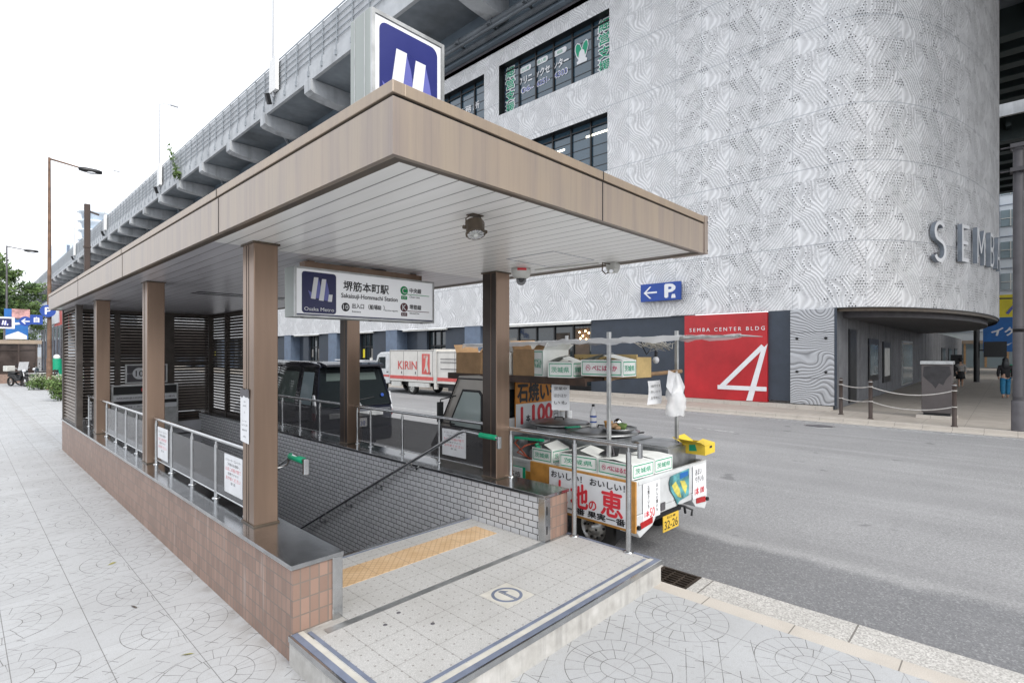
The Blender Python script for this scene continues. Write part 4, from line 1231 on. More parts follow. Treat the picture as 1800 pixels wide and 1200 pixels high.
def EL(t, k=1.0): return (33 - 12.5 * k * math.cos(t), 4.4 - 4 * k * math.sin(t))
for i in range(N):
    qx, qy = EL(math.pi * (i + 1) / N)
    du = math.hypot(qx - px, qy - py)
    uvq(m, (px, py, ZB), (qx, qy, ZB), (qx, qy, ZT + 1), (px, py, ZT + 1), u, u + du, ZB, ZT + 1)
    m.smooth[-1] = True
    u += du; px, py = qx, qy
cl = obj('cladding', m, 'clad', B_, fixn=False)
m = MB()     # inner edge, soffit, roof and reveal surfaces
top = [EL(math.pi * i / N) for i in range(N + 1)]
m.add([(x, y, ZB + .001) for x, y in top], [tuple(range(N + 1))])
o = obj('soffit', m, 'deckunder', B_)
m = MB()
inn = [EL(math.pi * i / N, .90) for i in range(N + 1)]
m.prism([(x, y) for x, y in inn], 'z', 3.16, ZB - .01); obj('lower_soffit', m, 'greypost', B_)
m = MB()
for i in range(N):
    a, b = EL(math.pi * i / N, .985), EL(math.pi * (i + 1) / N, .985)
    m.quad((a[0], a[1], ZB - .12), (b[0], b[1], ZB - .12), (b[0], b[1], ZB), (a[0], a[1], ZB))
obj('soffit_edge', m, 'lip', B_, fixn=False)
m = MB(); m.prism([(BX, 105)] + [(x, y) for x, y in top] + [(45.5, 105)], 'z', ZT - .25, ZT - .02); obj('roof', m, 'concrete', B_)
m = MB(); m.box(BX - .02, BX + .18, 4.4, 105, ZT - .02, ZT + .12); obj('roof_edge', m, 'greypost', B_)
# windows
def office_window(w, n, lettering=None, lit=0):
    y0, y1, z0, z1 = w
    f = MB(); D = .42
    f.quad((BX, y0, z0), (BX + D, y0, z0), (BX + D, y0, z1), (BX, y0, z1)); f.quad((BX, y1, z0), (BX, y1, z1), (BX + D, y1, z1), (BX + D, y1, z0))
    f.quad((BX, y0, z1), (BX + D, y0, z1), (BX + D, y1, z1), (BX, y1, z1)); f.quad((BX, y0, z0), (BX, y1, z0), (BX + D, y1, z0), (BX + D, y0, z0))
    t = obj('window', f, 'black', B_, fixn=False)
    g = MB(); g.quad((BX + D, y0, z0), (BX + D, y0, z1), (BX + D, y1, z1), (BX + D, y1, z0)); obj('pane', g, 'glassblue', t, fixn=False)
    f = MB(); h = .04
    for k in range(n + 1):
        y = y0 + (y1 - y0) * k / n; f.box(BX + D - .09, BX + D - .002, y - h, y + h, z0 + .0005, z1 - .0005)
    f.box(BX + D - .08, BX + D - .0025, y0, y1, z1 - .3, z1 - .24); f.box(BX + D - .08, BX + D - .0025, y0, y1, z0, z0 + .06)
    # venetian rails read through the glass
    obj('frame', f, 'black', t)
    s = MB()
    for k in range(4):
        zz = z0 + .5 + k * .5
        s.box(BX + D - .012, BX + D - .003, y0, y1, zz, zz + .035)
    obj('rail', s, 'black', t)
    if lit:
        for (a, b, zz) in lit:
            s = MB(); s.box(BX + D - .02, BX + D - .008, a, b, zz, zz + .09); obj('ceiling_lamp', s, 'tube', t)
    return t
for i, w in enumerate(wins):
    if i == 0:
        t = office_window(w, 6)
        xx = BX + .40
        for yy in (13.85, 19.95):
            for k, ch in enumerate("経営支援"):
                zz = 17.28 - k * .64
                text('lettering_outline', ch, (xx - .0, yy, zz), NY, Z1, .60, 'signwhite', t, bold=.055, ext=.004, w=.72)
                text('lettering', ch, (xx - .006, yy, zz), NY, Z1, .52, 'inkgreen', t, bold=.02, ext=.004, w=.62)
        for yy in (18.85, 17.7, 16.5):
            s = MB(); plate(s, rrect(.85, .30, .15, 5), (xx, yy, 17.05), NY, Z1, .004); obj('round_label', s, 'signwhite', t)
            text('label_text', {18.85: "法人様", 17.7: "個人様", 16.5: "相談"}[yy], (xx - .006, yy, 17.05), NY, Z1, .17, 'inkgreen', t, ext=.002)
        for yy, s_ in ((18.85, "クリニ"), (17.65, "ックセ"), (16.45, "ンター")):
            text('lettering', s_, (xx, yy, 16.48), NY, Z1, .42, 'signwhite', t, bold=.045, w=.98, ext=.004)
        for yy, s_ in ((18.7, "06-"), (17.6, "6251-"), (16.45, "4303")):
            text('phone_number', s_, (xx, yy, 15.95), NY, Z1, .30, 'signwhite', t, bold=.07, w=.86, ext=.003)
            text('phone_number', s_, (xx - .005, yy, 15.95), NY, Z1, .25, 'deepblue', t, bold=.01, w=.80, ext=.003)
        s = MB(); plate(s, [(0, .1), (.10, .34), (.26, .44), (.38, .34), (.40, .10), (.30, -.22), (.22, -.42), (.32, -.5), (.30, -.62), (-.28, -.62), (-.30, -.5), (-.20, -.42), (-.32, -.22), (-.42, .10), (-.40, .34), (-.26, .44), (-.10, .34)], (xx, 15.15, 16.60), NY, Z1, .004)
        obj('heart_leaf_mark', s, 'signwhite', t)
        s = MB(); plate(s, [(.02, .06), (.12, .30), (.26, .39), (.34, .30), (.36, .08), (.27, -.18), (.20, -.30), (.14, -.04)], (xx - .005, 15.15, 16.60), NY, Z1, .004)
        plate(s, [(-.02, .06), (-.14, -.04), (-.20, -.30), (-.29, -.18), (-.37, .08), (-.36, .30), (-.26, .39), (-.12, .30)], (xx - .005, 15.15, 16.60), NY, Z1, .004)
        obj('heart_leaf_mark', s, 'inkgreen', t)
    elif i == 1:
        t = office_window(w, 6); xx = BX + .40
        text('lettering', "事 務 所", (xx, 23.4, 16.35), NY, Z1, .42, 'signwhite', t, bold=.03, w=1.9, ext=.004)
        text('lettering', "06-6251", (xx, 23.9, 15.8), NY, Z1, .25, 'deepblue', t, bold=.02, w=1.2, ext=.004)
    elif i == 2:
        office_window(w, 6, lit=((13.5, 14.9, 12.25), (16.2, 17.3, 12.0)))
    else:
        office_window(w, 6)
# ground floor: dark set-back glazing between slate pillars
m = MB(); m.box(BX + .9, BX + 1.1, 14.3, 105, -.05, ZB); obj('shop_back_wall', m, 'navy', B_)
m = MB(); m.box(BX + .12, BX + .5, 9.668, 14.4, -.05, ZB - .002); obj('navy_wall', m, 'navy', B_)
m = MB(); m.box(BX + .02, BX + .5, 5.72, 6.48, .19, ZB - .002); m.box(BX + .06, BX + .5, 4.36, 5.718, -.05, ZB - .002); m.box(BX - .06, BX + .03, 4.28, 4.345, .12, ZB - .003); obj('corner_wall', m, 'navy', B_)
k = 0; y = 22.0
while y < 104:
    m = MB(); m.box(BX + .06, BX + .9, y, y + 1.35, -.05, ZB - .002); obj('pillar', m, 'slate', B_)
    m = MB(); m.box(BX + .3, BX + .9, y + 1.35, y + 3.4, -.05, ZB - .002); obj('dark_wall', m, 'navy', B_)
    m = MB(); m.box(BX + .3, BX + .9, y + 5.3, y + 6.3, -.05, ZB - .002); obj('dark_wall', m, 'navy', B_)
    m = MB(); m.box(BX + .55, BX + .57, y + 3.4, y + 5.3, .3, ZB - .25); w = obj('shop_window', m, 'glassdark', B_)
    m = MB()
    for a in (3.4, 4.05, 4.7, 5.22): m.box(BX + .48, BX + .549, y + a, y + a + .08, -.05, ZB - .1)
    m.box(BX + .49, BX + .545, y + 3.4, y + 5.3, 2.3, 2.37); obj('frame', m, 'black', w)
    m = MB(); m.box(BX + .535, BX + .548, y + 3.5, y + 4.0, .9, 2.2); obj('curtain', m, 'interiorc', w)
    m = MB(); m.box(BX + .535, BX + .548, y + 4.75, y + 5.15, 1.5, 2.15); obj('yellow_poster', m, 'banneryellow' if int(y) % 3 == 0 else 'interiorc', w)
    m = MB(); m.box(BX + .04, BX + .16, y + 3.0, y + 7.6, ZB - .14, ZB - .03); obj('awning_edge', m, 'offwhite', B_)
    y += 8.28
# the near shop front (behind the vendor truck) with warm lamps
m = MB(); m.box(BX + .56, BX + .58, 14.45, 21.9, .2, ZB - .25); sw = obj('shop_window', m, 'glassdark', B_)
m = MB()
for a in (14.45, 15.7, 16.9, 18.1, 19.4, 20.7, 21.8): m.box(BX + .50, BX + .559, a, a + .09, -.05, ZB - .1)
m.box(BX + .51, BX + .555, 14.5, 21.9, .05, .3); obj('frame', m, 'black', sw)
for (a, b, z0, z1, mt) in ((14.8, 15.65, 1.0, 3.1, 'interior'), (16.0, 16.85, .6, 2.9, 'interior'), (18.3, 19.3, .8, 2.6, 'interior'), (19.6, 20.6, .5, 2.7, 'interiorc')):
    m = MB(); m.box(BX + .545, BX + .555, a, b, z0, z1); obj('interior_panel', m, mt, sw)
m = MB(); m.box(BX + .04, BX + .16, 14.4, 21.6, ZB - .16, ZB - .04); obj('awning_edge', m, 'offwhite', B_)
t = thing('pendant_lamps', 'cluster of warm glowing pendant bulbs inside the shop window', 'lamp', (BX + .4, 15.0, 3.1))
for (a, z) in ((14.75, 2.85), (14.95, 2.95), (15.1, 2.72), (15.3, 2.9), (14.9, 2.55), (15.25, 2.6)):
    m = MB(); m.sphere((BX + .42, a, z), .045, 10, 8); bb = obj('bulb', m, 'warm', t)
    m = MB(); m.cyl((BX + .42, a, z + .04), (BX + .42, a, 3.3), .006, 5); obj('cord', m, 'black', bb)
# side wall under the rounded corner
m = MB(); m.box(BX + .3, 84, 4.35, 4.6, -.02, ZB + .02)
obj('side_wall', m, m_concrete("board_marked_wall", (.12, .124, .135), (.18, .184, .195), .5, .8), B_)
m = MB()
for k in range(30): m.box(22.6 + k * 2.0, 22.62 + k * 2.0, 4.342, 4.351, .1, ZB - .02)
obj('wall_joint', m, 'greypost', B_)
def opening(x0, x1, z0, z1, mt, frame='black', fw=.1):
    m = MB(); m.box(x0, x1, 4.30, 4.349, z0, z1); o = obj('wall_opening', m, frame, B_)
    m = MB(); m.box(x0 + fw, x1 - fw, 4.292, 4.3, z0 + fw, z1 - fw); obj('pane', m, mt, o)
opening(22.55, 23.75, .06, 2.78, 'black')
opening(26.2, 28.4, .70, 2.5, 'palewin', fw=.25)
opening(29.6, 31.6, .5, 2.42, 'offwhite', fw=.3)
opening(35.4, 39.5, .1, 2.55, 'palewin', 'zinc')
for a in (58, 65, 72): opening(a, a + 3.5, .6, 2.3, 'glassdark')

# wave relief panel at the corner
t = thing('relief_panel', 'grey wall panel carved with swirling wave lines at the building corner', 'wall panel', (BX, 5.03, .1))
for (z0, z1) in ((.12, 1.02), (1.035, 2.62), (2.635, ZB - .01)):
    m = MB(); m.box(BX - .055, BX + .055, 4.35, 5.716, z0, z1); o = obj('panel', m, 'wavepanel', t)
    if z0 > 1 and z0 < 2:
        m = MB()
        for yy in (4.6, 5.5):
            for zz in (1.25, 2.42): m.lathe([(0, -.03), (.045, -.03), (.05, 0)], (BX - .055, yy, zz), 14, 'x')
        obj('bolt', m, 'black', o)
m = MB()
for k in range(4): m.box(BX + .07, BX + .4, 4.45 + k * .3, 4.6 + k * .3, .055, .118)
obj('foot', m, 'black', t)

# red sign with the white 4
RX = BX - .10
t = thing('red_wall_sign', 'big red wall panel with a white 4 and the building name', 'sign', (RX, 8.07, .1))
m = MB(); m.box(RX, BX + .115, 6.484, 9.666, .10, 3.405); obj('panel', m, 'red', t, bevel=.01)
text('building_name', "SEMBA CENTER BLDG", (RX - .002, 8.0, 2.82), NY, Z1, .14, 'signwhite', t, w=2.88, ext=.006, spacing=1.5)
def stroke(mb, a, b, w):
    a = Vector((0, *a)); b = Vector((0, *b)); d = (b - a).normalized(); n = Vector((0, -d.z, d.y)) * w / 2
    mb.prism([((a + n).y, (a + n).z), ((b + n).y, (b + n).z), ((b - n).y, (b - n).z), ((a - n).y, (a - n).z)], 'x', RX - .014, RX + .001)
m = MB()
stroke(m, (6.62, 2.16), (8.16, .60), .17)
m3 = MB(); m3.prism([(8.30, .66), (8.30, .50), (6.50, .50), (6.50, .66)], 'x', RX - .0155, RX + .001)
m2 = MB(); m2.prism([(6.46, 2.24), (6.68, 2.02), (7.22, .12), (7.00, .12)], 'x', RX - .0175, RX + .001)
nf = obj('number_4', m, 'signwhite', t); obj('bar_stroke', m3, 'signwhite', nf); obj('stem_stroke', m2, 'signwhite', nf)

# raised letters on the rounded corner
t = thing('building_lettering', 'large raised steel letters on the rounded corner of the building', 'lettering', (26, 1.5, 5))
def ribbon(mb, pts, w, c, rt, t_):
    """a stroke of width w along 2D points (in letter units), standing t_ out of the wall"""
    nn = rt.cross(Vector(Z1)); k = len(pts); L = []; Rr = []
    for i in range(k):
        a = Vector(pts[max(i - 1, 0)]); b = Vector(pts[min(i + 1, k - 1)]); d = (b - a).normalized(); n = Vector((-d.y, d.x))
        p = Vector(pts[i]); L.append(p + n * w / 2); Rr.append(p - n * w / 2)
    def W(p, o): return c + rt * p.x + Vector((0, 0, p.y)) + nn * o
    vs = []
    for i in range(k): vs += [W(L[i], 0), W(Rr[i], 0), W(Rr[i], t_), W(L[i], t_)]
    fs = [(0, 1, 2, 3), (4 * k - 1, 4 * k - 2, 4 * k - 3, 4 * k - 4)]
    for i in range(k - 1):
        for q in range(4): fs.append((4 * i + q, 4 * i + (q + 1) % 4, 4 * (i + 1) + (q + 1) % 4, 4 * (i + 1) + q))
    mb.add(vs, fs)
    n0 = len(mb.f) - len(fs)
    for i in range(k - 1): mb.mi[n0 + 2 + 4 * i + 2] = 1
def arc(cx, cy, rx, ry, a0, a1, n=12): return [(cx + rx * math.cos(R(a0 + (a1 - a0) * i / n)), cy + ry * math.sin(R(a0 + (a1 - a0) * i / n))) for i in range(n + 1)]
LET = {'S': [arc(0, .36, .30, .32, 35, 230, 12) + arc(0, -.34, .34, .36, 60, -150, 12)],
       'E': [[(-.3, -.71), (-.3, .71)], [(-.26, .64), (.34, .64)], [(-.26, .02), (.26, .02)], [(-.26, -.64), (.36, -.64)]],
       'M': [[(-.5, -.71), (-.5, .71)], [(-.47, .66), (0, -.25)], [(0, -.25), (.47, .66)], [(.5, -.71), (.5, .71)]],
       'B': [[(-.3, -.71), (-.3, .71)], [(-.26, .64)] + arc(.02, .34, .28, .30, 90, -90, 8) + [(-.26, .04)], [(-.26, -.0)] + arc(.04, -.32, .32, .32, 90, -90, 8) + [(-.26, -.64)]],
       'A': [[(-.45, -.71), (0, .71)], [(0, .71), (.45, -.71)], [(-.28, -.2), (.28, -.2)]]}
for ch, th, zc in (("S", .665, 5.72), ("E", .865, 5.82), ("M", 1.02, 5.88), ("B", 1.165, 5.93), ("A", 1.29, 5.97)):
    x, y = EL(th); dx, dy = 12.5 * math.sin(th), -4 * math.cos(th)
    rt = Vector((dx, dy, 0)).normalized(); nn = rt.cross(Vector(Z1)); m = MB()
    for k, st_ in enumerate(LET[ch]): ribbon(m, [(a * .9, b * .93) for a, b in st_], .125, Vector((x, y, zc)) + nn * .05, rt, .14 - .004 * k)
    o = obj('letter', m, ['letterside', 'signwhite'], t)
    m = MB()
    for q in (-.4, .4): m.cyl(Vector((x, y, zc + q)) - nn * .05, Vector((x, y, zc + q)) + nn * .11, .03, 6)
    obj('stud', m, 'greypost', o)

# blue parking sign fixed to the cladding
PX = BX - .25
t = thing('parking_sign', 'blue parking sign with a left arrow and a white P on the cladding', 'sign', (PX, 10.75, 4.45))
y0, y1, z0, z1 = 9.78, 11.58, 4.08, 4.83
m = MB(); m.box(PX, PX + .14, y0, y1, z0, z1); obj('board', m, 'signblue', t, bevel=.01)
m = MB()
c = (PX, 10.68 + .45, 4.45)
def pl(pts, mt='signwhite', nm='arrow', cc=c):
    q = MB(); plate(q, pts, cc, NY, Z1, .006); obj(nm, q, mt, t)
pl([(-.30, 0), (-.02, .25), (.06, .25), (-.17, .035), (.32, .035), (.32, -.035), (-.17, -.035), (.06, -.25), (-.02, -.25)])
text('letter_p', "P", (PX - .002, 10.22, 4.47), NY, Z1, .52, 'signwhite', t, w=.42, bold=.05, ext=.006)
pl([(-.09, -.05), (-.06, .05), (.06, .05), (.09, -.05), (.09, -.11), (-.09, -.11)], nm='car_mark', cc=(PX, 10.07, 4.27))
m = MB(); 
for yy in (10.1, 11.2): m.box(PX + .14, BX + .01, yy, yy + .08, 4.2, 4.7)
obj('bracket', m, 'greypost', t)

# ================================================================ elevated expressway above
V_ = thing('elevated_highway', 'long grey concrete expressway deck running above the pale office building', 'elevated road', (30, 60, 20))
VX = 17.0; VY0, VY1 = -60, 330
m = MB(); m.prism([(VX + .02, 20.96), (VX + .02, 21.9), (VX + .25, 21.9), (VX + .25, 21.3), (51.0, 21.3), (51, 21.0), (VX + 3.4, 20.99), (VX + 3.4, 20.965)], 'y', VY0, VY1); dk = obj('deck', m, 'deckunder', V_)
m = MB(); m.box(VX, VX + .22, VY0, VY1, 20.93, 21.95); obj('fascia', m, 'parapet', V_)
m = MB(); m.box(VX + .12, VX + .34, VY0, VY1, 21.95, 24.36); obj('parapet_wall', m, 'parapet', V_)
m = MB()
for z in (22.45, 22.9, 23.35, 23.8, 24.35): m.box(VX + .03, VX + .07, VY0, VY1, z, z + (.05 if z < 24 else .10))
rl = obj('railing', m, 'railgrey', V_)
posts = [28 + i * 1.95 for i in range(96)]
pm = MB(); pm.box(VX + .0, VX + .075, -.03, .03, 21.96, 24.4); pm.box(VX - .05, VX - .001, -.03, .03, 21.6, 22.0); pm.box(VX - .10, VX - .001, -.07, .07, 21.25, 21.6)
first = None
for y in posts:
    if first is None:
        q = MB(); q.v = [(a, b + y, c) for a, b, c in pm.v]; q.f = pm.f; q.mi = pm.mi; q.smooth = pm.smooth
        first = obj('railing_post', q, 'railgrey', rl)
    else:
        c = first.copy(); COL.objects.link(c); c.parent = rl; c.location = (0, y - posts[0], 0)
# gaps with pale splice plates and little speakers below the lamp poles
br0 = None
for i in range(36):
    y = 35.3 + 7.86 * (i - 3)
    if br0 is None:
        m = MB(); m.prism([(VX - .12, 20.93), (VX - .12, 20.15), (VX + .15, 20.0), (VX + 1.2, 19.85), (VX + 2.4, 19.78), (VX + 3.4, 19.75), (VX + 3.4, 20.93)], 'y', y - .02, y + .95)
        br0 = obj('bracket', m, 'concrete', V_); yb = y
        m = MB(); m.tube([(VX + 2.0, y + 1.10, 20.9), (VX + 2.0, y + 1.10, 19.9), (VX + 2.3, y + 1.10, 19.4), (VX + 2.6, y + 1.10, 19.2)], .14, 10); dp0 = obj('drain_pipe', m, 'pipe', br0)
    else:
        c = br0.copy(); COL.objects.link(c); c.parent = V_; c.location = (0, y - yb, 0)
        if i % 2 == 0:
            d = dp0.copy(); COL.objects.link(d); d.parent = c
m = MB(); m.box(VX + 3.4, VX + 3.7, VY0, VY1, 18.95, 21.0); m.box(VX + 3.2, VX + 3.9, VY0, VY1, 18.9, 19.02); m.box(VX + 3.7, VX + 27, 10, VY1, 18.9, 19.0); obj('edge_girder', m, 'girder', V_)
m = MB()
for x in range(40, 51, 2): m.box(x, x + .35, VY0, 12, 19.4, 21.0); m.box(x - .25, x + .6, VY0, 12, 19.35, 19.45)
for y in range(-50, 12, 7): m.box(39, 51, y, y + .3, 19.9, 21.0)
obj('inner_girder', m, 'dkgirder', V_)
for (x, z, r) in ((VX + 2.75, 19.55, .20), (VX + 3.05, 19.15, .13), (VX + 2.5, 19.15, .09)):
    m = MB(); m.cyl((x, VY0, z), (x, VY1, z), r, 12)
    pp = obj('long_pipe', m, 'pipe', V_)
m = MB(); m.box(VX + 2.38, VX + 3.3, 15, 15.12, 19.36, 19.42); m.cyl((VX + 2.75, 14.9, 19.55), (VX + 2.75, 15.2, 19.55), .24, 12); h0 = obj('pipe_hanger', m, 'pipe', V_)
for i in range(1, 60): c = h0.copy(); COL.objects.link(c); c.parent = V_; c.location = (0, i * 2.6, 0)
for i, y in enumerate((41.4, 74.8, 108.8, 142)):
    t = thing('highway_lamp', ['thin white lamp pole on the expressway edge, tallest in the picture', 'thin white lamp pole on the expressway edge, second from the camera', 'thin white lamp pole on the expressway edge, third from the camera', 'faintest thin lamp pole far along the expressway edge'][i], 'street lamp', (VX - .1, y, 21.9), 'lamp poles along the expressway')
    m = MB(); m.cyl((VX - .18, y, 21.6), (VX - .18, y, 31.8), .10, 10, .055); obj('pole', m, 'mast', t)
    m = MB(); m.tube([(VX - .18, y, 31.8), (VX + .3, y, 32.1), (VX + 1.2, y, 32.2)], .045, 8); obj('arm', m, 'mast', t)
    m = MB(); m.obox((VX + 1.4, y, 32.18), (.8, .3, .12)); obj('lamp_head', m, 'mast', t)
    m = MB(); m.box(VX - .30, VX - .05, y - .7, y + .5, 22.0, 24.5); obj('mounting_panel', m, 'white', t)
    m = MB(); m.obox((VX - .45, y + .3, 21.5), (.3, .25, .8), (R(20), R(-25), 0)); obj('floodlight', m, 'black', t)
# weed growing from the deck
random.seed(4)
t = thing('deck_weed', 'tall green weed growing from the expressway edge above a bracket', 'plant', (VX - .1, 66.8, 21.4))
def leafblob(mb, c, r, n, size, sc=(1, 1, 1), up=.3):
    for _ in range(n):
        while True:
            p = Vector((random.uniform(-1, 1), random.uniform(-1, 1), random.uniform(-1, 1)))
            if p.length < 1: break
        p = Vector((p.x * sc[0], p.y * sc[1], p.z * sc[2])) * r + Vector(c)
        a = Vector((random.gauss(0, 1), random.gauss(0, 1), random.gauss(0, 1) + up)).normalized(); b = a.orthogonal().normalized()
        s = size * random.uniform(.6, 1.4)
        mb.add([p - a * s, p + b * s * .45, p + a * s, p - b * s * .45], [(0, 1, 2, 3)])
m = MB(); leafblob(m, (VX - .3, 66.8, 21.6), .7, 90, .22, (.6, 1, 1))
for k in range(7): leafblob(m, (VX - .4, 67.2 + k * .38, 22.3 + k * .5), .3, 16, .18)
obj('foliage', m, 'leaf', t, fixn=False)
m = MB(); m.tube([(VX - .1, 66.8, 21.2), (VX - .35, 67.4, 22.4), (VX - .4, 69.2, 25.0)], [.05, .035, .015], 6); obj('stem', m, 'leafd', t)

# second expressway deck beyond
t = thing('far_elevated_highway', 'dark girder deck of the farther expressway seen past the rounded corner', 'elevated road', (65, -10, 20))
m = MB(); m.box(55.5, 76, -80, 120, 21.0, 21.6); m.box(55.2, 55.5, -80, 120, 20.0, 23.4); obj('deck', m, 'concrete', t)
m = MB()
for x in range(57, 77, 3): m.box(x, x + .35, -80, 120, 18.6, 21.0); m.box(x - .3, x + .65, -80, 120, 18.52, 18.62)
for y in range(-40, 30, 8): m.box(56, 76, y, y + .3, 19.4, 20.9)
obj('girder', m, 'dkgirder', t)
m = MB()
for y in (-22, 30): m.box(56, 76, y, y + 2.2, 16.6, 18.6); m.box(64, 66.5, y, y + 2.2, 0, 16.6)
obj('pier', m, 'concrete', t)

# pale office building behind the corner
t = thing('glass_office_building', 'pale white and glass office block behind the rounded corner at the right edge', 'building', (92, -8, 0))
m = MB(); m.box(84.5, 104, -34, 16, 0, 46); bw = obj('wall', m, 'tower', t)
for iz in range(11):
    for iy in range(12):
        z = 5.5 + iz * 3.7; y = -28 + iy * 3.4
        if y > 6: continue
        if iz == 0 and iy == 0:
            m = MB(); m.box(84.40, 84.51, y, y + 1.7, z, z + 1.9); w0 = obj('window', m, 'palewin', t)
            m = MB(); m.box(84.36, 84.399, y - .05, y, z, z + 1.9); m.box(84.36, 84.399, y + .8, y + .88, z, z + 1.9); m.box(84.36, 84.399, y, y + 1.7, z + .9, z + .96); f0 = obj('frame', m, 'offwhite', w0); b0 = (y, z)
        else:
            c = w0.copy(); COL.objects.link(c); c.parent = t; c.location = (0, y - b0[0], z - b0[1])
            if iz < 6:
                f = f0.copy(); COL.objects.link(f); f.parent = c
m = MB()
for iz in range(12): m.box(84.44, 84.49, -34, 16, 4.3 + iz * 3.7, 4.36 + iz * 3.7)
for iy in range(15): m.box(84.44, 84.489, -33 + iy * 3.4, -32.94 + iy * 3.4, 4.4, 46)
obj('panel_joint', m, 'slate', t)

# shop signs at the right edge
t = thing('yellow_banner', 'yellow shop banner with blue hiragana at the right edge', 'banner', (50, 0, 4.4), 'shop banners at the right edge')
m = MB(); m.box(50, 50.2, -7, 1.35, 4.35, 5.9); obj('board', m, 'banneryellow', t)
text('banner_text', "ん", (49.98, -.35, 5.1), NY, Z1, 1.05, 'deepblue', t, bold=.04, ext=.02, shear=.2)
text('banner_text', "さ", (49.98, .95, 5.15), NY, Z1, .7, 'deepblue', t, bold=.02, ext=.02)
text('banner_text', "ねっと", (49.98, -4.0, 5.1), NY, Z1, 1.0, 'deepblue', t, bold=.04, ext=.02)
t = thing('blue_banner', 'blue shop banner with white katakana under the yellow banner', 'banner', (50, 0, 1.9), 'shop banners at the right edge')
m = MB(); m.box(50, 50.15, -7, 1.45, 1.95, 4.33); obj('board', m, 'bannerblue', t)
text('banner_text', "イケ", (49.98, .35, 3.35), NY, Z1, .55, 'signwhite', t, bold=.05, ext=.02, shear=.2, w=1.3)
text('banner_text', "ヤ大阪店", (49.98, -2.6, 3.35), NY, Z1, .55, 'signwhite', t, bold=.04, ext=.02, shear=.2)
for (a, b) in ((.9, 2.5), (.2, 2.45), (-.3, 2.6)):
    m = MB(); plate(m, [(-.25, -.1), (.0, .02), (.28, .14), (.05, -.06)], (49.99, a, b), NY, Z1, .01); obj('flower_mark', m, 'paleblue', t)
# black post and hanging box, kiosks and signs below
t = thing('black_signal_post', 'tall black post with a black box at the far end of the right pavement', 'post', (46, 2.0, .05))
m = MB(); m.cyl((46, 1.65, -.1), (46, 1.65, 4.9), .16, 10); obj('post', m, 'black', t)
m = MB(); m.box(45.8, 46.2, .2, 1.3, 1.6, 2.6); m.box(45.95, 46.05, 1.3, 1.6, 2.0, 2.1); obj('box', m, 'black', t)
t = thing('black_cabinet', 'black upright cabinet beside the black post at the far right', 'cabinet', (46, 2.7, .05))
m = MB(); m.box(45.8, 46.2, 2.35, 2.95, .3, 1.75); obj('body', m, 'black', t)
m = MB(); m.box(45.85, 45.95, 2.4, 2.5, -.05, .3); m.box(45.85, 45.95, 2.8, 2.9, -.05, .3); obj('leg', m, 'black', t)
t = thing('lime_board', 'lime green board on the wall at the far end of the passage', 'board', (78, 7, 1)); m = MB(); m.box(84.2, 84.4, 4.7, 6.8, .0, 3.4); obj('panel', m, 'lime', t)
t = thing('shop_front', 'low pale shop front with a beige canopy at the far end of the passage', 'shop', (80, 2, 0))
m = MB(); m.box(84.1, 84.35, -6, 4.5, 2.9, 3.3); obj('canopy_edge', m, 'cap', t)
m = MB(); m.box(84.30, 84.42, -6, 4.5, .1, 2.9); obj('glazing', m, 'palewin', t)
m = MB()
for k in range(6): m.box(84.18, 84.295, -5.5 + k * 1.9, -5.3 + k * 1.9, .1, 2.9)
obj('mullion', m, 'card', t)
t = thing('market_stall', 'jumble of orange and green goods on a low stall under the blue banner', 'stall', (48, -1, .05))
m = MB(); m.box(48.2, 49.2, -6, .6, .5, .6)
for yy in (-5.9, .4): m.box(48.3, 48.45, yy, yy + .1, .0, .5)
obj('table', m, 'greypost', t)
for k, (yy, hh, mt) in enumerate(((.2, .5, 'green'), (-.5, .4, 'orange'), (-1.1, .7, 'cloth_grey'), (-1.9, .45, 'orange'), (-2.8, .6, 'card'), (-3.8, .5, 'green'))):
    m = MB(); m.obox((48.7, yy, .6 + hh / 2), (.6, .55, hh), (0, 0, .2 * k)); obj('goods', m, mt, t, bevel=.03)

# ================================================================ street furniture, far side
def bollard(x, y, label):
    t = thing('bollard', label, 'bollard', (x, y, -.03), 'brown bollards along the far kerb')
    m = MB(); m.lathe([(.075, 0), (.075, .02), (.052, .03), (.05, 1.06), (.056, 1.07), (.056, 1.12), (.03, 1.15), (0, 1.155)], (x, y, -.03), 18); obj('post', m, 'darkpost', t)
    for z in (.52, .95):
        m = MB(); m.lathe([(.053, -.012), (.062, -.012), (.062, .012), (.053, .012)], (x, y, -.03 + z), 18); obj('ring', m, 'rope', t)
    m = MB(); m.lathe([(.0565, -.004), (.0565, .016)], (x, y, 1.06), 18); obj('cap_band', m, 'zinc', t)
bs = ((18.46, 3.75, 'brown bollard nearest the wave relief panel'), (17.9, 2.9, 'middle brown bollard on the far kerb linked by pale chains'), (17.15, 1.02, 'brown bollard in front of the tall grey utility cabinet'))
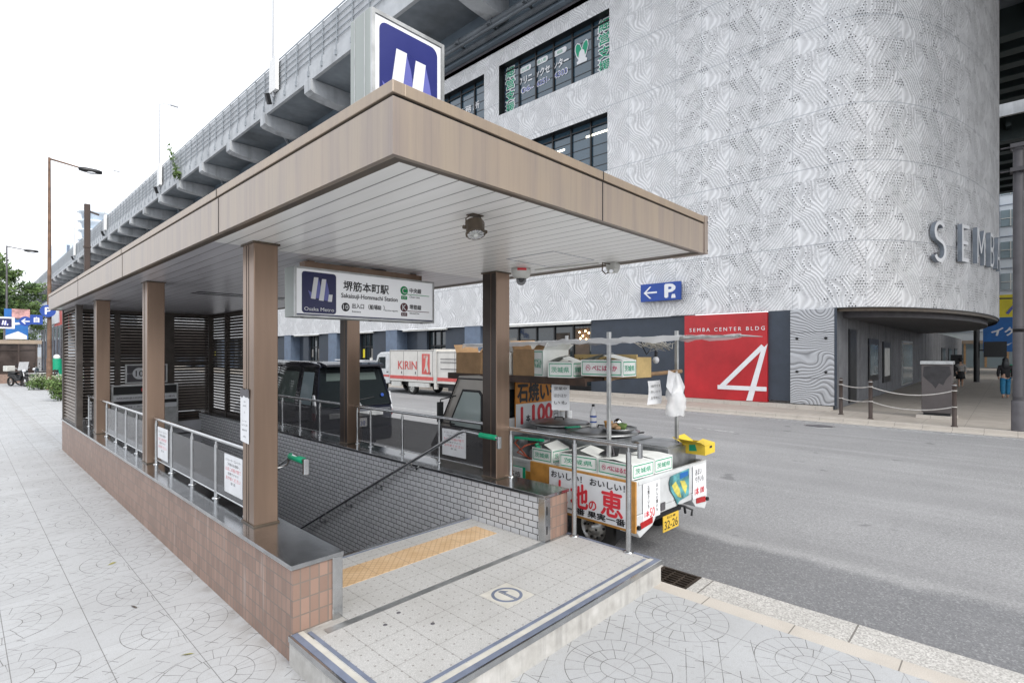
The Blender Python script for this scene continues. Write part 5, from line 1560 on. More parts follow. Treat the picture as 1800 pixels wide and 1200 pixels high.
# keep the three in one line on the pavement
bs = ((19.2, 3.9, bs[0][2]), (18.53, 3.01, bs[1][2]), (18.15, 1.09, bs[2][2]))
for x, y, l in bs: bollard(x, y, l)
def chain(a, b, z, sag, label):
    m = MB(); pts = []
    for i in range(17):
        k = i / 16; pts.append((a[0] + (b[0] - a[0]) * k, a[1] + (b[1] - a[1]) * k, z - sag * 4 * k * (1 - k)))
    m.tube(pts, .015, 6); tag(obj('barrier_chain', m, 'rope', loc=pts[0]), label, 'chain', 'pale chains between the bollards')
chain(bs[0], bs[1], .92, .06, 'short upper chain between the first two bollards'); chain(bs[0], bs[1], .49, .05, 'short lower chain between the first two bollards')
chain(bs[1], bs[2], .92, .18, 'long upper chain sagging before the utility cabinet'); chain(bs[1], bs[2], .49, .16, 'long lower chain sagging before the utility cabinet')
t = thing('utility_cabinet', 'tall grey brown utility cabinet with a scorched black patch', 'cabinet', (20.35, 1.6, -.03))
cx0, cx1, cy0, cy1 = 20.05, 20.65, 1.26, 1.97
m = MB(); m.box(cx0 - .15, cx1 + .1, cy0 - .1, cy1 + .12, -.03, .05); obj('base', m, 'kerb', t)
m = MB(); m.box(cx0 + .04, cx1 - .04, cy0 + .04, cy1 - .04, .05, .13); obj('plinth', m, 'black', t)
m = MB(); m.box(cx0, cx1, cy0, cy1, .13, 1.57); obj('body', m, 'cabinet', t, bevel=.01)
m = MB(); m.box(cx0 - .03, cx1 + .03, cy0 - .03, cy1 + .03, 1.571, 1.67); obj('lid', m, 'zinc', t, bevel=.01)
m = MB(); plate(m, [(-.30, .42), (.0, .46), (.30, .44), (.34, .22), (.22, .05), (.16, -.12), (.06, -.06), (-.02, -.22), (-.10, -.10), (-.2, .0), (-.32, .14)], (cx0 - .001, (cy0 + cy1) / 2, 1.08), NY, Z1, .002); obj('scorched_patch', m, 'soot', t)
t = thing('steel_pole', 'tall grey steel pole at the right edge with clamps near its top', 'pole', (18.3, -.13, -.03))
m = MB(); m.lathe([(.135, 0), (.135, .75), (.11, .76), (.10, 7.0), (.06, 7.03), (0, 7.03)], (18.3, -.13, -.03), 20); obj('pole', m, 'polegrey', t)
m = MB(); m.lathe([(.137, .0), (.137, .74)], (18.3, -.13, -.02), 20); obj('base_sleeve', m, 'greypost', t)
m = MB(); m.lathe([(.112, 2.55), (.108, 2.6), (.1, 1.2), (.112, .78)], (18.3, -.13, -.03), 20)
for z in (6.55, 7.15):
    m.box(18.15, 18.45, -.28, .02, z - .1, z); m.cyl((18.3, .2, z - .05), (18.3, -.45, z - .05), .02, 8)
obj('clamp', m, 'polegrey', t)
m = MB(); m.sphere((18.3, -.13, 7.05), .13, 12, 8); obj('finial', m, 'polegrey', t)

# wire crossing the gap by the corner
m = MB(); m.tube([(46, 1.5, 5.2), (47, 1.0, 5.45), (49, -1, 5.5), (50, -3, 5.4)], .05, 6); tag(obj('banner_arm', m, 'black', loc=(46, 1.5, 5.2)), 'curved black arm above the yellow banner', 'arm')
# ================================================================ vendor kei truck (local frame: x to the right, y forward, z up from the road)
TRX, TRY, TRR = 4.46, 2.60, R(-2.0)
T = thing('vendor_truck', 'small flatbed truck of a roast sweet potato seller parked beside the subway entrance', 'truck', (0, 0, 0))
TW = 1.47
TROOT = Matrix.Translation((TRX, TRY, RZ)) @ Matrix.Rotation(TRR, 4, 'Z')
def wheel(parent, x, y, z, r, w, outer, rimmat='zinc', name='wheel'):
    m = MB(); s = 1 if outer > 0 else -1
    m.lathe([(r * .62, -w / 2), (r * .93, -w / 2), (r, -w * .32), (r, w * .32), (r * .93, w / 2), (r * .62, w / 2), (r * .62, -w / 2)], (x, y, z), 28, 'x')
    o = obj(name, m, 'rubber', parent)
    m = MB(); f = x + s * w * .40
    m.lathe([(r * .64, s * w * .02), (r * .58, 0), (r * .56, -s * w * .14), (r * .30, -s * .02), (r * .28, s * .01), (r * .16, s * .02), (r * .14, s * .05), (0, s * .052)], (f, y, z), 28, 'x')
    obj('rim', m, rimmat, o)
    m = MB()
    for k in range(10):
        a = k * math.pi / 5
        m.cyl((f - s * w * .10, y + r * .46 * math.cos(a), z + r * .46 * math.sin(a)), (f - s * w * .02, y + r * .46 * math.cos(a), z + r * .46 * math.sin(a)), r * .055, 8)
    for k in range(4):
        a = k * math.pi / 2 + .4
        m.cyl((f + s * .0, y + r * .2 * math.cos(a), z + r * .2 * math.sin(a)), (f + s * .03, y + r * .2 * math.cos(a), z + r * .2 * math.sin(a)), r * .04, 6)
    obj('wheel_hole', m, 'black', o)
    return o
# chassis and bed
m = MB(); m.box(.30, TW - .30, .15, 3.2, .30, .42); m.box(.12, TW - .12, .3, 2.0, .42, .50); m.cyl((.2, .53, .26), (TW - .2, .53, .26), .04, 8); obj('chassis', m, 'black', T)
m = MB(); m.box(0.02, TW - .02, .03, 1.98, .50, .585); obj('bed_floor', m, 'truckwhite', T)
for nm, a in (('side_gate', (0, .03, .03, 1.98)), ('side_gate', (TW - .03, TW, .03, 1.98)), ('tail_gate', (0, TW, -.005, .03)), ('head_board', (0.02, TW - .02, 1.95, 1.985))):
    m = MB(); m.box(a[0], a[1], a[2], a[3], .52, .84 if nm != 'head_board' else 1.25)
    if nm == 'side_gate':
        x = a[0] - .006 if a[0] == 0 else a[1]
        for k in range(5): m.box(x, x + .006, .12 + k * .42, .18 + k * .42, .54, .82)
        m.box(x, x + .006, .05, 1.96, .80, .835)
    if nm == 'tail_gate': m.box(.03, TW - .03, -.012, -.0052, .80, .835)
    o = obj(nm, m, 'truckwhite', T, bevel=.004)
# rear corner skirts with lamps
for s in (0, 1):
    x0 = -.005 if s == 0 else TW - .36; x1 = .36 if s == 0 else TW + .005
    m = MB()
    if s == 0: prof = [(x0, .515), (x1, .515), (x1 - .02, .42), (x1 - .08, .36), (x0 + .06, .29), (x0, .36)]
    else: prof = [(x0, .515), (x1, .515), (x1, .36), (x1 - .06, .29), (x0 + .08, .36), (x0 + .02, .42)]
    m.prism(prof, 'y', -.012, .14); o = obj('corner_skirt', m, 'truckwhite', T, bevel=.008)
    xs = (x0 + .06, x1 - .09) if s == 0 else (x0 + .09, x1 - .06)
    m = MB(); m.prism([(xs[0], .375), (xs[1], .395), (xs[1], .455), (xs[0], .435)] if s == 0 else [(xs[0], .395), (xs[1], .375), (xs[1], .435), (xs[0], .455)], 'y', -.022, -.0125); obj('tail_lamp', m, 'tail', o)
    m = MB(); bx = x0 + .02 if s == 0 else x1 - .02; m.cyl((bx + (.0 if s == 0 else .0), -.035, .40), (bx, -.012, .40), .022, 12); obj('bumper_knob', m, 'black', o)
m = MB(); m.prism([(.03, .34), (.17, .34), (.17, .52), (.0, .52), (.0, .37)], 'x', .0, -.012); m.cyl((-.02, .08, .43), (-.012, .08, .43), .028, 14); obj('side_skirt', m, 'truckwhite', T)
m = MB(); m.cyl((-.03, .085, .42), (-.012, .085, .42), .026, 14); obj('side_knob', m, 'black', T)
m = MB(); m.box(.36, TW - .36, -.005, .05, .45, .515); obj('rear_sill', m, 'truckwhite', T, bevel=.004)
# number plate
m = MB(); m.obox((.60, -.035, .335), (.315, .008, .16), (0, 0, 0)); pl_ = obj('number_plate', m, 'plateyellow', T)
text('plate_number', "32-26", (.60, -.0392, .318), X1, Z1, .085, 'ink', pl_, w=.27)
text('plate_area', "なにわ 480", (.60, -.0392, .392), X1, Z1, .028, 'ink', pl_, w=.17)
m = MB(); m.tube([(.78, -.02, .46), (.86, -.05, .44), (.90, -.04, .36)], .014, 8); m.tube([(.98, .0, .40), (1.02, -.06, .37), (1.0, -.06, .31)], .012, 8); obj('tow_hook', m, 'black', T)
wheel(T, .14, .56, .262, .262, .145, -1); wheel(T, TW - .14, .56, .262, .262, .145, 1); wheel(T, .14, 2.58, .262, .262, .145, -1); wheel(T, TW - .14, 2.58, .262, .262, .145, 1)
m = MB(); m.box(.04, .26, .25, .252, .2, .45); obj('mud_flap', m, 'black', T)
# cab
cab = MB(); prof = [(2.02, .34), (2.02, 1.62), (2.08, 1.76), (2.30, 1.80), (2.72, 1.78), (3.20, .98), (3.34, .80), (3.36, .36), (3.2, .30), (2.9, .30), (2.85, .48), (2.74, .58), (2.45, .58), (2.34, .48), (2.28, .34)]
cab.prism(prof, 'x', .015, TW - .015); cb = obj('cab', cab, 'truckgrey', T, bevel=.03)
for s in (0, 1):
    x = .006 if s == 0 else TW - .006; q = (x, x + .01) if s == 0 else (x - .01, x)
    m = MB(); m.prism([(2.23, 1.07), (2.23, 1.54), (2.28, 1.59), (2.62, 1.59), (2.90, 1.13), (2.88, 1.07)], 'x', *q); fr = obj('window_frame', m, 'black', cb)
    m = MB(); m.prism([(2.26, 1.10), (2.26, 1.52), (2.30, 1.56), (2.60, 1.56), (2.86, 1.14), (2.84, 1.10)], 'x', q[0] - .003 if s == 0 else q[1], q[0] if s == 0 else q[1] + .003); obj('side_glass', m, 'cabglass', fr)
    m = MB(); xx = -.004 if s == 0 else TW + .004
    m.tube([(xx, 2.06, .45), (xx, 2.06, 1.68), (xx, 2.12, 1.73), (xx, 2.70, 1.73), (xx, 3.12, 1.03)], .010, 6); m.tube([(xx, 3.12, 1.03), (xx, 3.1, .62)], .006, 6); obj('door_seam', m, 'black', cb)
    m = MB(); m.box(-.012 if s == 0 else TW - .01, .01 if s == 0 else TW + .012, 2.14, 2.26, .88, .92); obj('door_handle', m, 'black', cb)
m = MB(); m.tube([(-.02, 2.75, 1.12), (-.16, 2.86, 1.15), (-.17, 2.86, 1.45), (-.02, 2.72, 1.50)], .010, 6); m.rbox(-.23, -.13, 2.84, 2.87, 1.16, 1.42, .01); obj('mirror', m, 'black', cb)
m = MB(); m.quad((.12, 2.755, 1.73), (TW - .12, 2.755, 1.73), (TW - .10, 3.192, 1.005), (.10, 3.192, 1.005)); obj('windscreen', m, 'cabglass', cb, fixn=False)
m = MB(); m.quad((.25, 2.015, 1.15), (TW - .25, 2.015, 1.15), (TW - .25, 2.015, 1.6), (.25, 2.015, 1.6)); obj('rear_window', m, 'glassdark', cb, fixn=False)
# frame of the stall: four poles, shelf, awning bars
for (x, y, top) in ((.10, .38, 2.28), (1.20, .22, 2.32), (1.22, 1.86, 2.30), (.10, 1.90, 2.26)):
    m = MB(); m.rbox(x - .018, x + .018, y - .018, y + .018, .585, top, .003); obj('pole', m, 'zinc', T)
m = MB(); m.box(.02, 1.35, .62, 2.95, 1.765, 1.80); m.box(.02, .05, .62, 2.95, 1.72, 1.765); sh = obj('shelf', m, 'shelf', T)
m = MB(); m.tube([(.35, .62, 1.79), (1.18, .15, 1.86)], .022, 8); m.tube([(.12, .40, 1.79), (.5, .55, 1.80)], .02, 8); obj('shelf_stick', m, 'wood', T)
# cooker housing: sheet metal box with round pots
m = MB(); m.box(.42, 1.36, .62, 1.92, .587, 1.05); m.box(.80, 1.43, .10, .60, .587, 1.03); ck = obj('cooker_box', m, 'tin', T, bevel=.006)
m = MB(); m.box(.85, 1.40, .14, .58, 1.03, 1.042); obj('box_door', m, 'zinc', ck)
for (x, y, z, r) in ((.66, 1.50, 1.19, .36), (.66, .86, 1.15, .40)):
    m = MB(); m.cyl((x, y, 1.05), (x, y, z - .03), r * .82, 28); obj('pot', m, 'greytank', ck)
# side advertising board
m = MB(); m.box(-.075, -.05, -.04, 1.32, .37, .852); bd = obj('side_board', m, 'woodframe', T)
m = MB(); m.box(-.081, -.0752, .005, 1.03, .395, .832); obj('face', m, 'signwhite', bd)
BXf = -.082
text('board_text', "おいしい！ おいしい！", (BXf, .535, .772), NY, Z1, .068, 'ink', bd, w=.93, bold=.02)
text('board_text', "大", (BXf, .88, .60), NY, Z1, .23, 'inkred', bd, w=.21, bold=.03)
text('board_text', "地", (BXf, .62, .60), NY, Z1, .24, 'inkred', bd, w=.22, bold=.03)
text('board_text', "の", (BXf, .45, .535), NY, Z1, .09, 'inkred', bd, w=.09, bold=.03)
text('board_text', "恵", (BXf, .22, .60), NY, Z1, .25, 'inkred', bd, w=.25, bold=.03)
text('board_text', "健康一番 果実一番", (BXf, .53, .443), NY, Z1, .066, 'ink', bd, w=.93, bold=.03)
m = MB(); m.box(-.048, -.03, 1.33, 1.95, .50, .72); ob = obj('orange_board', m, 'woodframe', T)
m = MB(); m.box(-.056, -.0482, 1.42, 1.74, .54, .76); gp = obj('green_edged_card', m, 'inkgreen', T)
m = MB(); m.box(-.060, -.0561, 1.46, 1.70, .56, .75); obj('card_face', m, 'paper', gp)
text('card_text', "石焼", (-.061, 1.58, .66), NY, Z1, .09, 'greypost', gp, w=.19)
# rear papers and posters on the tail gate
def sheet(name, x0, x1, z0, z1, mt, y=-.016, t_=.003):
    m = MB(); m.box(x0, x1, y, y + t_, z0, z1); return obj(name, m, mt, T)
s1 = sheet('price_sheet', .10, .42, .44, .80, 'paper')
text('sheet_text', "石焼きいも", (.20, -.0165, .66), X1, Z1, .22, 'ink', s1, w=.035, vertical=True)
text('sheet_text', "おいしい焼いも", (.36, -.0165, .63), X1, Z1, .28, 'ink', s1, w=.035, vertical=True)
text('sheet_text', "1本", (.17, -.0165, .50), X1, Z1, .06, 'inkred', s1, bold=.02)
text('sheet_text', "50", (.27, -.0165, .50), X1, Z1, .09, 'inkred', s1, w=.09)
m = MB(); plate(m, [(0, .06), (.02, -.02), (.10, -.10), (.17, -.20), (.22, -.17), (.42, -.15), (.43, .14), (.03, .12)], (.60, -.016, .67), X1, Z1, .003); tp = obj('potato_poster', m, 'teal', T)
m = MB(); plate(m, [(.05, .02), (.13, .05), (.21, -.04), (.25, -.14), (.18, -.12), (.10, -.05)], (.60, -.0195, .67), X1, Z1, .002); plate(m, [(.22, .04), (.32, .03), (.38, -.04), (.34, -.12), (.27, -.04)], (.60, -.0195, .67), X1, Z1, .002); obj('potato_picture', m, 'potato', tp)
m = MB(); plate(m, [(.22, .12), (.40, .12), (.40, .07), (.22, .06)], (.60, -.0195, .67), X1, Z1, .002); obj('blue_band', m, 'bannerblue', tp)
s2 = sheet('price_sheet', 1.12, 1.43, .45, .82, 'paper', -.018)
text('sheet_text', "1本 100", (1.27, -.0185, .53), X1, Z1, .085, 'inkred', s2, w=.22, bold=.02)
text('sheet_text', "あまい\nやきいも", (1.27, -.0185, .70), X1, Z1, .15, 'greypost', s2, w=.2)
m = MB(); m.box(.44, .52, -.018, -.0125, .47, .55); obj('grey_sticker', m, 'greypost', T)
# price board behind the cab
m = MB(); m.box(.05, .08, 1.34, 1.98, 1.16, 1.755)
pb = MB(); pb.box(.30, 1.14, 1.925, 1.944, 1.12, 1.70); pb_ = obj('price_board', pb, 'orange', T)
m = MB(); m.box(.30, 1.14, 1.918, 1.9248, 1.12, 1.42); obj('lower_face', m, 'signwhite', pb_)
text('board_text', "石焼いも", (.72, 1.924, 1.56), X1, Z1, .235, 'ink', pb_, w=.78, bold=.05)
text('board_text', "1", (.40, 1.917, 1.27), X1, Z1, .21, 'inkred', pb_, bold=.03)
text('board_text', "本", (.515, 1.917, 1.23), X1, Z1, .09, 'ink', pb_, w=.08, bold=.03)
text('board_text', "100", (.79, 1.917, 1.28), X1, Z1, .22, 'inkred', pb_, w=.38, bold=.05)
text('board_text', "円", (1.06, 1.917, 1.24), X1, Z1, .10, 'ink', pb_, w=.09)
# awning: aluminium bars wrapped in clear film
m = MB()
for (a, b) in (((.06, -.46, 2.215), (.06, 2.6, 2.16)), ((1.24, -.48, 2.25), (1.24, 2.5, 2.17)), ((.06, -.42, 2.21), (1.26, -.46, 2.245)), ((.06, 1.2, 2.185), (1.24, 1.2, 2.205)), ((.06, 2.45, 2.165), (1.24, 2.45, 2.175))): m.tube([a, b], .013, 8)
m.tube([(1.24, -.48, 2.25), (1.27, -.70, 2.235)], [.013, .003], 6)
ab = obj('awning_bar', m, 'zinc', T)
m = MB(); NXg, NYg = 14, 36; random.seed(11)
gr = [[(0.04 + 1.22 * i / NXg, -.44 - .04 * (i / NXg) * (1 - j / NYg) + 3.08 * j / NYg, 2.222 + .036 * (i / NXg) - .052 * (j / NYg) + random.uniform(-.010, .007) + .006 * math.sin(j * 1.3 + i)) for i in range(NXg + 1)] for j in range(NYg + 1)]
vs = [p for row in gr for p in row]
m.add(vs, [(j * (NXg + 1) + i, j * (NXg + 1) + i + 1, (j + 1) * (NXg + 1) + i + 1, (j + 1) * (NXg + 1) + i) for j in range(NYg) for i in range(NXg)], True)
m.add([(p[0] + (-.012 if k < 2 else .012), p[1], p[2] + d) for j in range(0, NYg, 1) for k, (p, d) in enumerate(((gr[j][0], 0), (gr[j + 1][0], 0), (gr[j][0], 0), (gr[j + 1][0], 0)))][:0], [])
# hanging film edges
for col, dx in ((0, -.014), (NXg, .014)):
    vs = []
    for j in range(NYg + 1):
        p = gr[j][col]; vs += [(p[0] + dx, p[1], p[2] + .01), (p[0] + dx * 1.6 + random.uniform(-.01, .01), p[1], p[2] - .03 - random.uniform(0, .025))]
    m.add(vs, [(2 * j, 2 * j + 1, 2 * j + 3, 2 * j + 2) for j in range(NYg)], True)
obj('awning_film', m, 'film', T, fixn=False)
T.matrix_world = TROOT

# --- loose goods on the truck, each its own thing (built in the truck's frame, then set down with it)
def place(o, lx, ly, lz, rz=0):
    p = TROOT @ Vector((lx, ly, lz)); o.location = p; o.rotation_euler = (0, 0, TRR + rz); return o
def carton(label, w, l, h, style='white', flaps='closed', group=None, face=None, side=None):
    t = thing('carton', label, 'box', (0, 0, 0), group)
    base = {'white': 'cartonwhite', 'brown': 'card', 'tan': 'cardlight'}[style]
    m = MB(); e = .004
    m.box(-w / 2, w / 2, -l / 2, l / 2, 0, e); m.box(-w / 2, -w / 2 + e, -l / 2, l / 2, e, h); m.box(w / 2 - e, w / 2, -l / 2, l / 2, e, h); m.box(-w / 2 + e, w / 2 - e, -l / 2, -l / 2 + e, e, h); m.box(-w / 2 + e, w / 2 - e, l / 2 - e, l / 2, e, h)
    obj('box', m, base, t)
    m = MB()
    if flaps == 'closed':
        m.add([(-w / 2, -l / 2, h + .001), (w / 2, -l / 2, h + .001), (w / 2, 0, h + .012), (-w / 2, 0, h + .018), (w / 2, l / 2, h + .001), (-w / 2, l / 2, h + .001)], [(0, 1, 2, 3), (3, 2, 4, 5)])
    elif flaps == 'peaked':
        m.add([(-w / 2, -l / 2, h), (w / 2, -l / 2, h), (w / 2 - .01, .02, h + .06), (-w / 2 + .02, -.01, h + .045)], [(0, 1, 2, 3)]); m.add([(-w / 2, l / 2, h), (w / 2, l / 2, h), (w / 2 - .02, 0, h + .075), (-w / 2, .03, h + .05)], [(0, 1, 2, 3)])
    else:
        m.add([(-w / 2, -l / 2, h), (w / 2, -l / 2, h), (w / 2, -l / 2 - .06, h + .09), (-w / 2, -l / 2 - .07, h + .08)], [(0, 1, 2, 3)]); m.add([(-w / 2, l / 2, h), (w / 2, l / 2, h), (w / 2, l / 2 + .04, h + .11), (-w / 2, l / 2 + .05, h + .10)], [(0, 1, 2, 3)])
        m.add([(w / 2, -l / 2, h), (w / 2, l / 2, h), (w / 2 + .08, l / 2, h + .07), (w / 2 + .08, -l / 2, h + .06)], [(0, 1, 2, 3)])
    obj('flap', m, base, t, fixn=False)
    def lab(fc, width, txt, mt):
        # fc: 'L' (-x) or 'B' (-y) face
        c = (-w / 2 - .0015, 0, h / 2) if fc == 'L' else (0, -l / 2 - .0015, h / 2)
        rt = NY if fc == 'L' else X1
        ww = width - .03; hh = h - .03; b = .009
        m = MB()
        for pts in ([(-ww / 2, hh / 2), (-ww / 2, hh / 2 - b), (ww / 2, hh / 2 - b), (ww / 2, hh / 2)], [(-ww / 2, -hh / 2 + b), (-ww / 2, -hh / 2), (ww / 2, -hh / 2), (ww / 2, -hh / 2 + b)], [(-ww / 2, hh / 2), (-ww / 2, -hh / 2), (-ww / 2 + b * .6, -hh / 2), (-ww / 2 + b * .6, hh / 2)], [(ww / 2 - b * .6, hh / 2), (ww / 2 - b * .6, -hh / 2), (ww / 2, -hh / 2), (ww / 2, hh / 2)]): plate(m, pts, c, rt, Z1, .001)
        obj('green_border', m, 'inkgreen', t)
        text('print', txt, c, rt, Z1, h * .36, mt, t, w=ww * .8, bold=.02 if mt == 'inkmag' else 0)
    if face: lab('L', l, *face)
    if side: lab('B', w, *side)
    return t
BR = ("㋬ べにはるか", 'inkmag'); IB = ("茨城県", 'inkgreen')
G1 = 'sweet potato cartons on the truck bed'; G2 = 'cartons on the truck shelf'
place(carton('white green edged carton at the left front of the row above the side board', .30, .30, .15, 'white', 'peaked', G1, IB, IB), .16, 1.22, .845)
place(carton('white carton with peaked flaps, middle of the row above the side board', .32, .46, .15, 'white', 'peaked', G1, IB, BR), .17, .73, .845, R(8))
place(carton('white carton with magenta lettering at the rear left corner of the truck', .36, .42, .15, 'white', 'closed', G1, BR, IB), .19, .24, .845, R(-3))
place(carton('white carton behind the corner carton along the tail gate', .34, .36, .15, 'white', 'closed', G1, None, IB), .56, .20, .845, R(-2))
m = MB(); m.box(-.0, .36, 0, 1.36, .87, .885)
t = thing('packing_board', 'thin pale board carrying the row of white cartons', 'board', (0, 0, 0)); m2 = MB(); m2.box(.0, .46, .06, 1.40, .8405, .8445); obj('plank', m2, 'cartonwhite', t); t.matrix_world = TROOT
place(carton('brown open cardboard box on the truck cab end of the shelf', .40, .50, .27, 'brown', 'open', G2), .22, 2.52, 1.80)
place(carton('tall brown box behind the nearest column on the shelf', .42, .34, .31, 'brown', 'open', G2), .26, 1.55, 1.80)
place(carton('tall white carton standing on end with a green edged side', .36, .22, .30, 'white', 'open', G2, ("べにはるか", 'inkgreen'), None), .22, 1.28, 1.80, R(-12))
place(carton('small white carton with a green frame at the middle of the shelf', .28, .30, .17, 'white', 'peaked', G2, IB, IB), .14, .98, 1.80, R(14))
place(carton('small narrow white box squeezed between brown boxes', .30, .12, .27, 'white', 'closed', G2), .16, 1.82, 1.80)
place(carton('white carton with magenta lettering at the rear end of the shelf', .28, .50, .17, 'white', 'peaked', G2, BR, IB), .26, .50, 1.825, R(4))
t = thing('tan_crate', 'wide tan printed carton standing behind the small cartons on the shelf', 'box', (0, 0, 0), G2)
m = MB(); m.box(-.01, .01, -.42, .42, 0, .25); obj('panel', m, 'cardlight', t); m = MB(); m.box(.011, .30, -.41, .41, 0, .22); obj('box', m, 'cardlight', t)
text('print', "ビーエムエー  水稲", (-.0105, 0, .19), NY, Z1, .05, 'ink', t, w=.7); text('print', "州", (-.0105, .05, .09), NY, Z1, .10, 'inkred', t, w=.22, bold=.02, shear=.3)
place(t, .50, .72, 1.80)
# round lids
def lid(lx, ly, lz, r, label, tilt):
    t = thing('pot_lid', label, 'lid', (0, 0, 0), 'round lids of the potato cooker')
    m = MB(); m.lathe([(0, .035), (r * .4, .033), (r * .85, .018), (r, .004), (r, -.012), (r * .96, -.012), (r * .94, 0), (0, .02)], (0, 0, 0), 40); obj('disc', m, 'tin', t)
    m = MB(); m.tube([(r * .98, -.03, 0), (r + .05, -.02, .01), (r + .05, .02, .01), (r * .98, .03, 0)], .007, 6); m.tube([(-.06, 0, .03), (-.05, 0, .065), (.05, 0, .065), (.06, 0, .03)], .008, 6); obj('handle', m, 'black', t)
    place(t, lx, ly, lz, R(-70)); t.rotation_euler.x = R(tilt); return t
lid(.66, 1.52, 1.20, .37, 'grey round metal lid of the front cooker pot under the price board', 0)
lid(.66, .86, 1.165, .42, 'pale round metal lid of the rear cooker pot nearest the tail gate', 0)
t = thing('serving_plate', 'pale plate with roast potatoes and a green cloth on the rear lid', 'plate', (0, 0, 0))
m = MB(); m.lathe([(0, 0), (.16, .0), (.20, .03), (.21, .035), (.19, .02), (0, .012)], (0, 0, 0), 28); obj('plate', m, 'tin', t)
m = MB(); m.sphere((-.06, .02, .05), .045, 12, 8, (1.5, .9, .8)); m.sphere((-.10, -.06, .04), .035, 12, 8, (1.3, .9, .8)); obj('potato', m, 'wood', t)
m = MB(); m.obox((.05, -.02, .045), (.16, .09, .035), (R(10), R(-8), R(25))); obj('cloth', m, 'leaf', t, bevel=.01)
m = MB(); m.lathe([(.03, 0), (.045, .05), (.05, .08), (.046, .08), (.03, .01)], (-.06, .09, .02), 16); obj('cup', m, 'woodframe', t)
m = MB(); m.sphere((.10, .07, .07), .05, 12, 8); obj('lens_pot', m, 'chrome', t)
place(t, .62, .62, 1.20)
t = thing('roast_potato', 'dark roasted sweet potato on the edge of the cooker box', 'potato', (0, 0, 0))
m = MB(); m.sphere((0, 0, 0), .05, 14, 10, (1.35, .85, .8)); obj('flesh', m, 'bark', t); m = MB(); m.sphere((.06, .0, .0), .022, 8, 6); obj('tip', m, 'wood', t)
place(t, .42, .26, 1.10, R(30))
t = thing('tongs', 'dark metal tray and tongs lying on the white cartons', 'tongs', (0, 0, 0))
m = MB(); m.tube([(-.25, -.06, 0), (.0, .0, .03), (.28, .05, .02)], .010, 6); m.tube([(-.25, .02, 0), (.0, .01, .035), (.28, .05, .02)], .010, 6); obj('arms', m, 'greypost', t)
m = MB(); m.prism([(-.22, -.10), (.16, -.05), (.20, .06), (-.18, .10)], 'z', -.012, -.004); obj('tray', m, 'black', t)
place(t, .33, .50, 1.03, R(25))
# gas cylinders with hoses
def gas(lx, ly, label, rz):
    t = thing('gas_cylinder', label, 'gas cylinder', (0, 0, 0), 'grey gas cylinders on the truck bed')
    m = MB(); m.lathe([(0, 0), (.12, 0), (.155, .04), (.16, .10), (.16, .27), (.14, .34), (.08, .385), (.03, .40), (0, .40)], (0, 0, 0), 26); b = obj('tank', m, 'greytank', t)
    m = MB(); m.lathe([(.085, .37), (.09, .37), (.09, .47), (.085, .47)], (0, 0, 0), 20); obj('collar', m, 'greytank', t)
    m = MB(); m.cyl((0, 0, .39), (0, 0, .46), .018, 8); m.cyl((-.05, 0, .43), (.0, 0, .43), .014, 8); m.cyl((-.065, 0, .43), (-.05, 0, .43), .03, 12); obj('valve', m, 'chrome', t)
    text('stencil', "LPガス", (-.1605, 0, .17), NY, Z1, .06, 'inkred', t, w=.12, ext=.001)
    place(t, lx, ly, .586, rz)
gas(.22, 1.76, 'grey gas cylinder nearest the cab behind the open railing', 0)
gas(.24, 1.42, 'grey gas cylinder nearer the tail gate with a green strap beside it', .3)
m = MB(); m.tube([TROOT @ Vector(p) for p in ((.20, 1.76, 1.03), (.02, 1.66, 1.0), (.06, 1.5, .86), (.12, 1.32, .70), (.3, 1.1, .66))], .011, 8); m.tube([TROOT @ Vector(p) for p in ((.22, 1.42, 1.03), (.03, 1.50, .99), (.02, 1.62, .9), (.1, 1.2, .78))], .011, 8)
tag(obj('gas_hose', m, 'hose', loc=TROOT @ Vector((.2, 1.76, .7))), 'orange red rubber hoses looping over the gas cylinders', 'hose')
m = MB(); m.tube([TROOT @ Vector(p) for p in ((.05, 1.34, 1.03), (.03, 1.30, .92), (.05, 1.28, .80), (.08, 1.28, .92), (.06, 1.34, 1.03))], .02, 8); m.obox(TROOT @ Vector((.10, 1.5, 1.06)), (.12, .34, .03), (0, .2, .2))
tag(obj('green_cloth', m, 'green', loc=TROOT @ Vector((.05, 1.3, .8))), 'green cloth hanging beside the gas cylinders', 'cloth')
# yellow crate over the tail gate
t = thing('yellow_box', 'yellow folded box with a hand hole at the right rear corner of the truck', 'box', (0, 0, 0))
m = MB(); w, l, h = .29, .26, .11
m.box(-w / 2, w / 2, -l / 2, l / 2, 0, .006); m.box(-w / 2, -w / 2 + .006, -l / 2, l / 2, .006, h); m.box(w / 2 - .006, w / 2, -l / 2, l / 2, .006, h); m.box(-w / 2 + .006, w / 2 - .006, l / 2 - .006, l / 2, .006, h)
m.box(-w / 2 + .006, w / 2 - .006, -l / 2, -l / 2 + .006, .006, h); obj('box', m, 'yellow', t)
m = MB(); m.add([(-w / 2, -l / 2, h), (w / 2, -l / 2, h), (w / 2 - .02, 0, h + .03), (-w / 2 + .02, .0, h + .01)], [(0, 1, 2, 3)]); m.add([(-w / 2, l / 2, h), (w / 2, l / 2, h), (w / 2, l / 2 + .10, h + .06), (-w / 2, l / 2 + .12, h + .05)], [(0, 1, 2, 3)]); m.add([(-w / 2, -l / 2, h), (-w / 2, l / 2, h), (-w / 2 - .14, l / 2, h + .07), (-w / 2 - .14, -l / 2, h + .05)], [(0, 1, 2, 3)]); obj('flap', m, 'yellow', t, fixn=False)
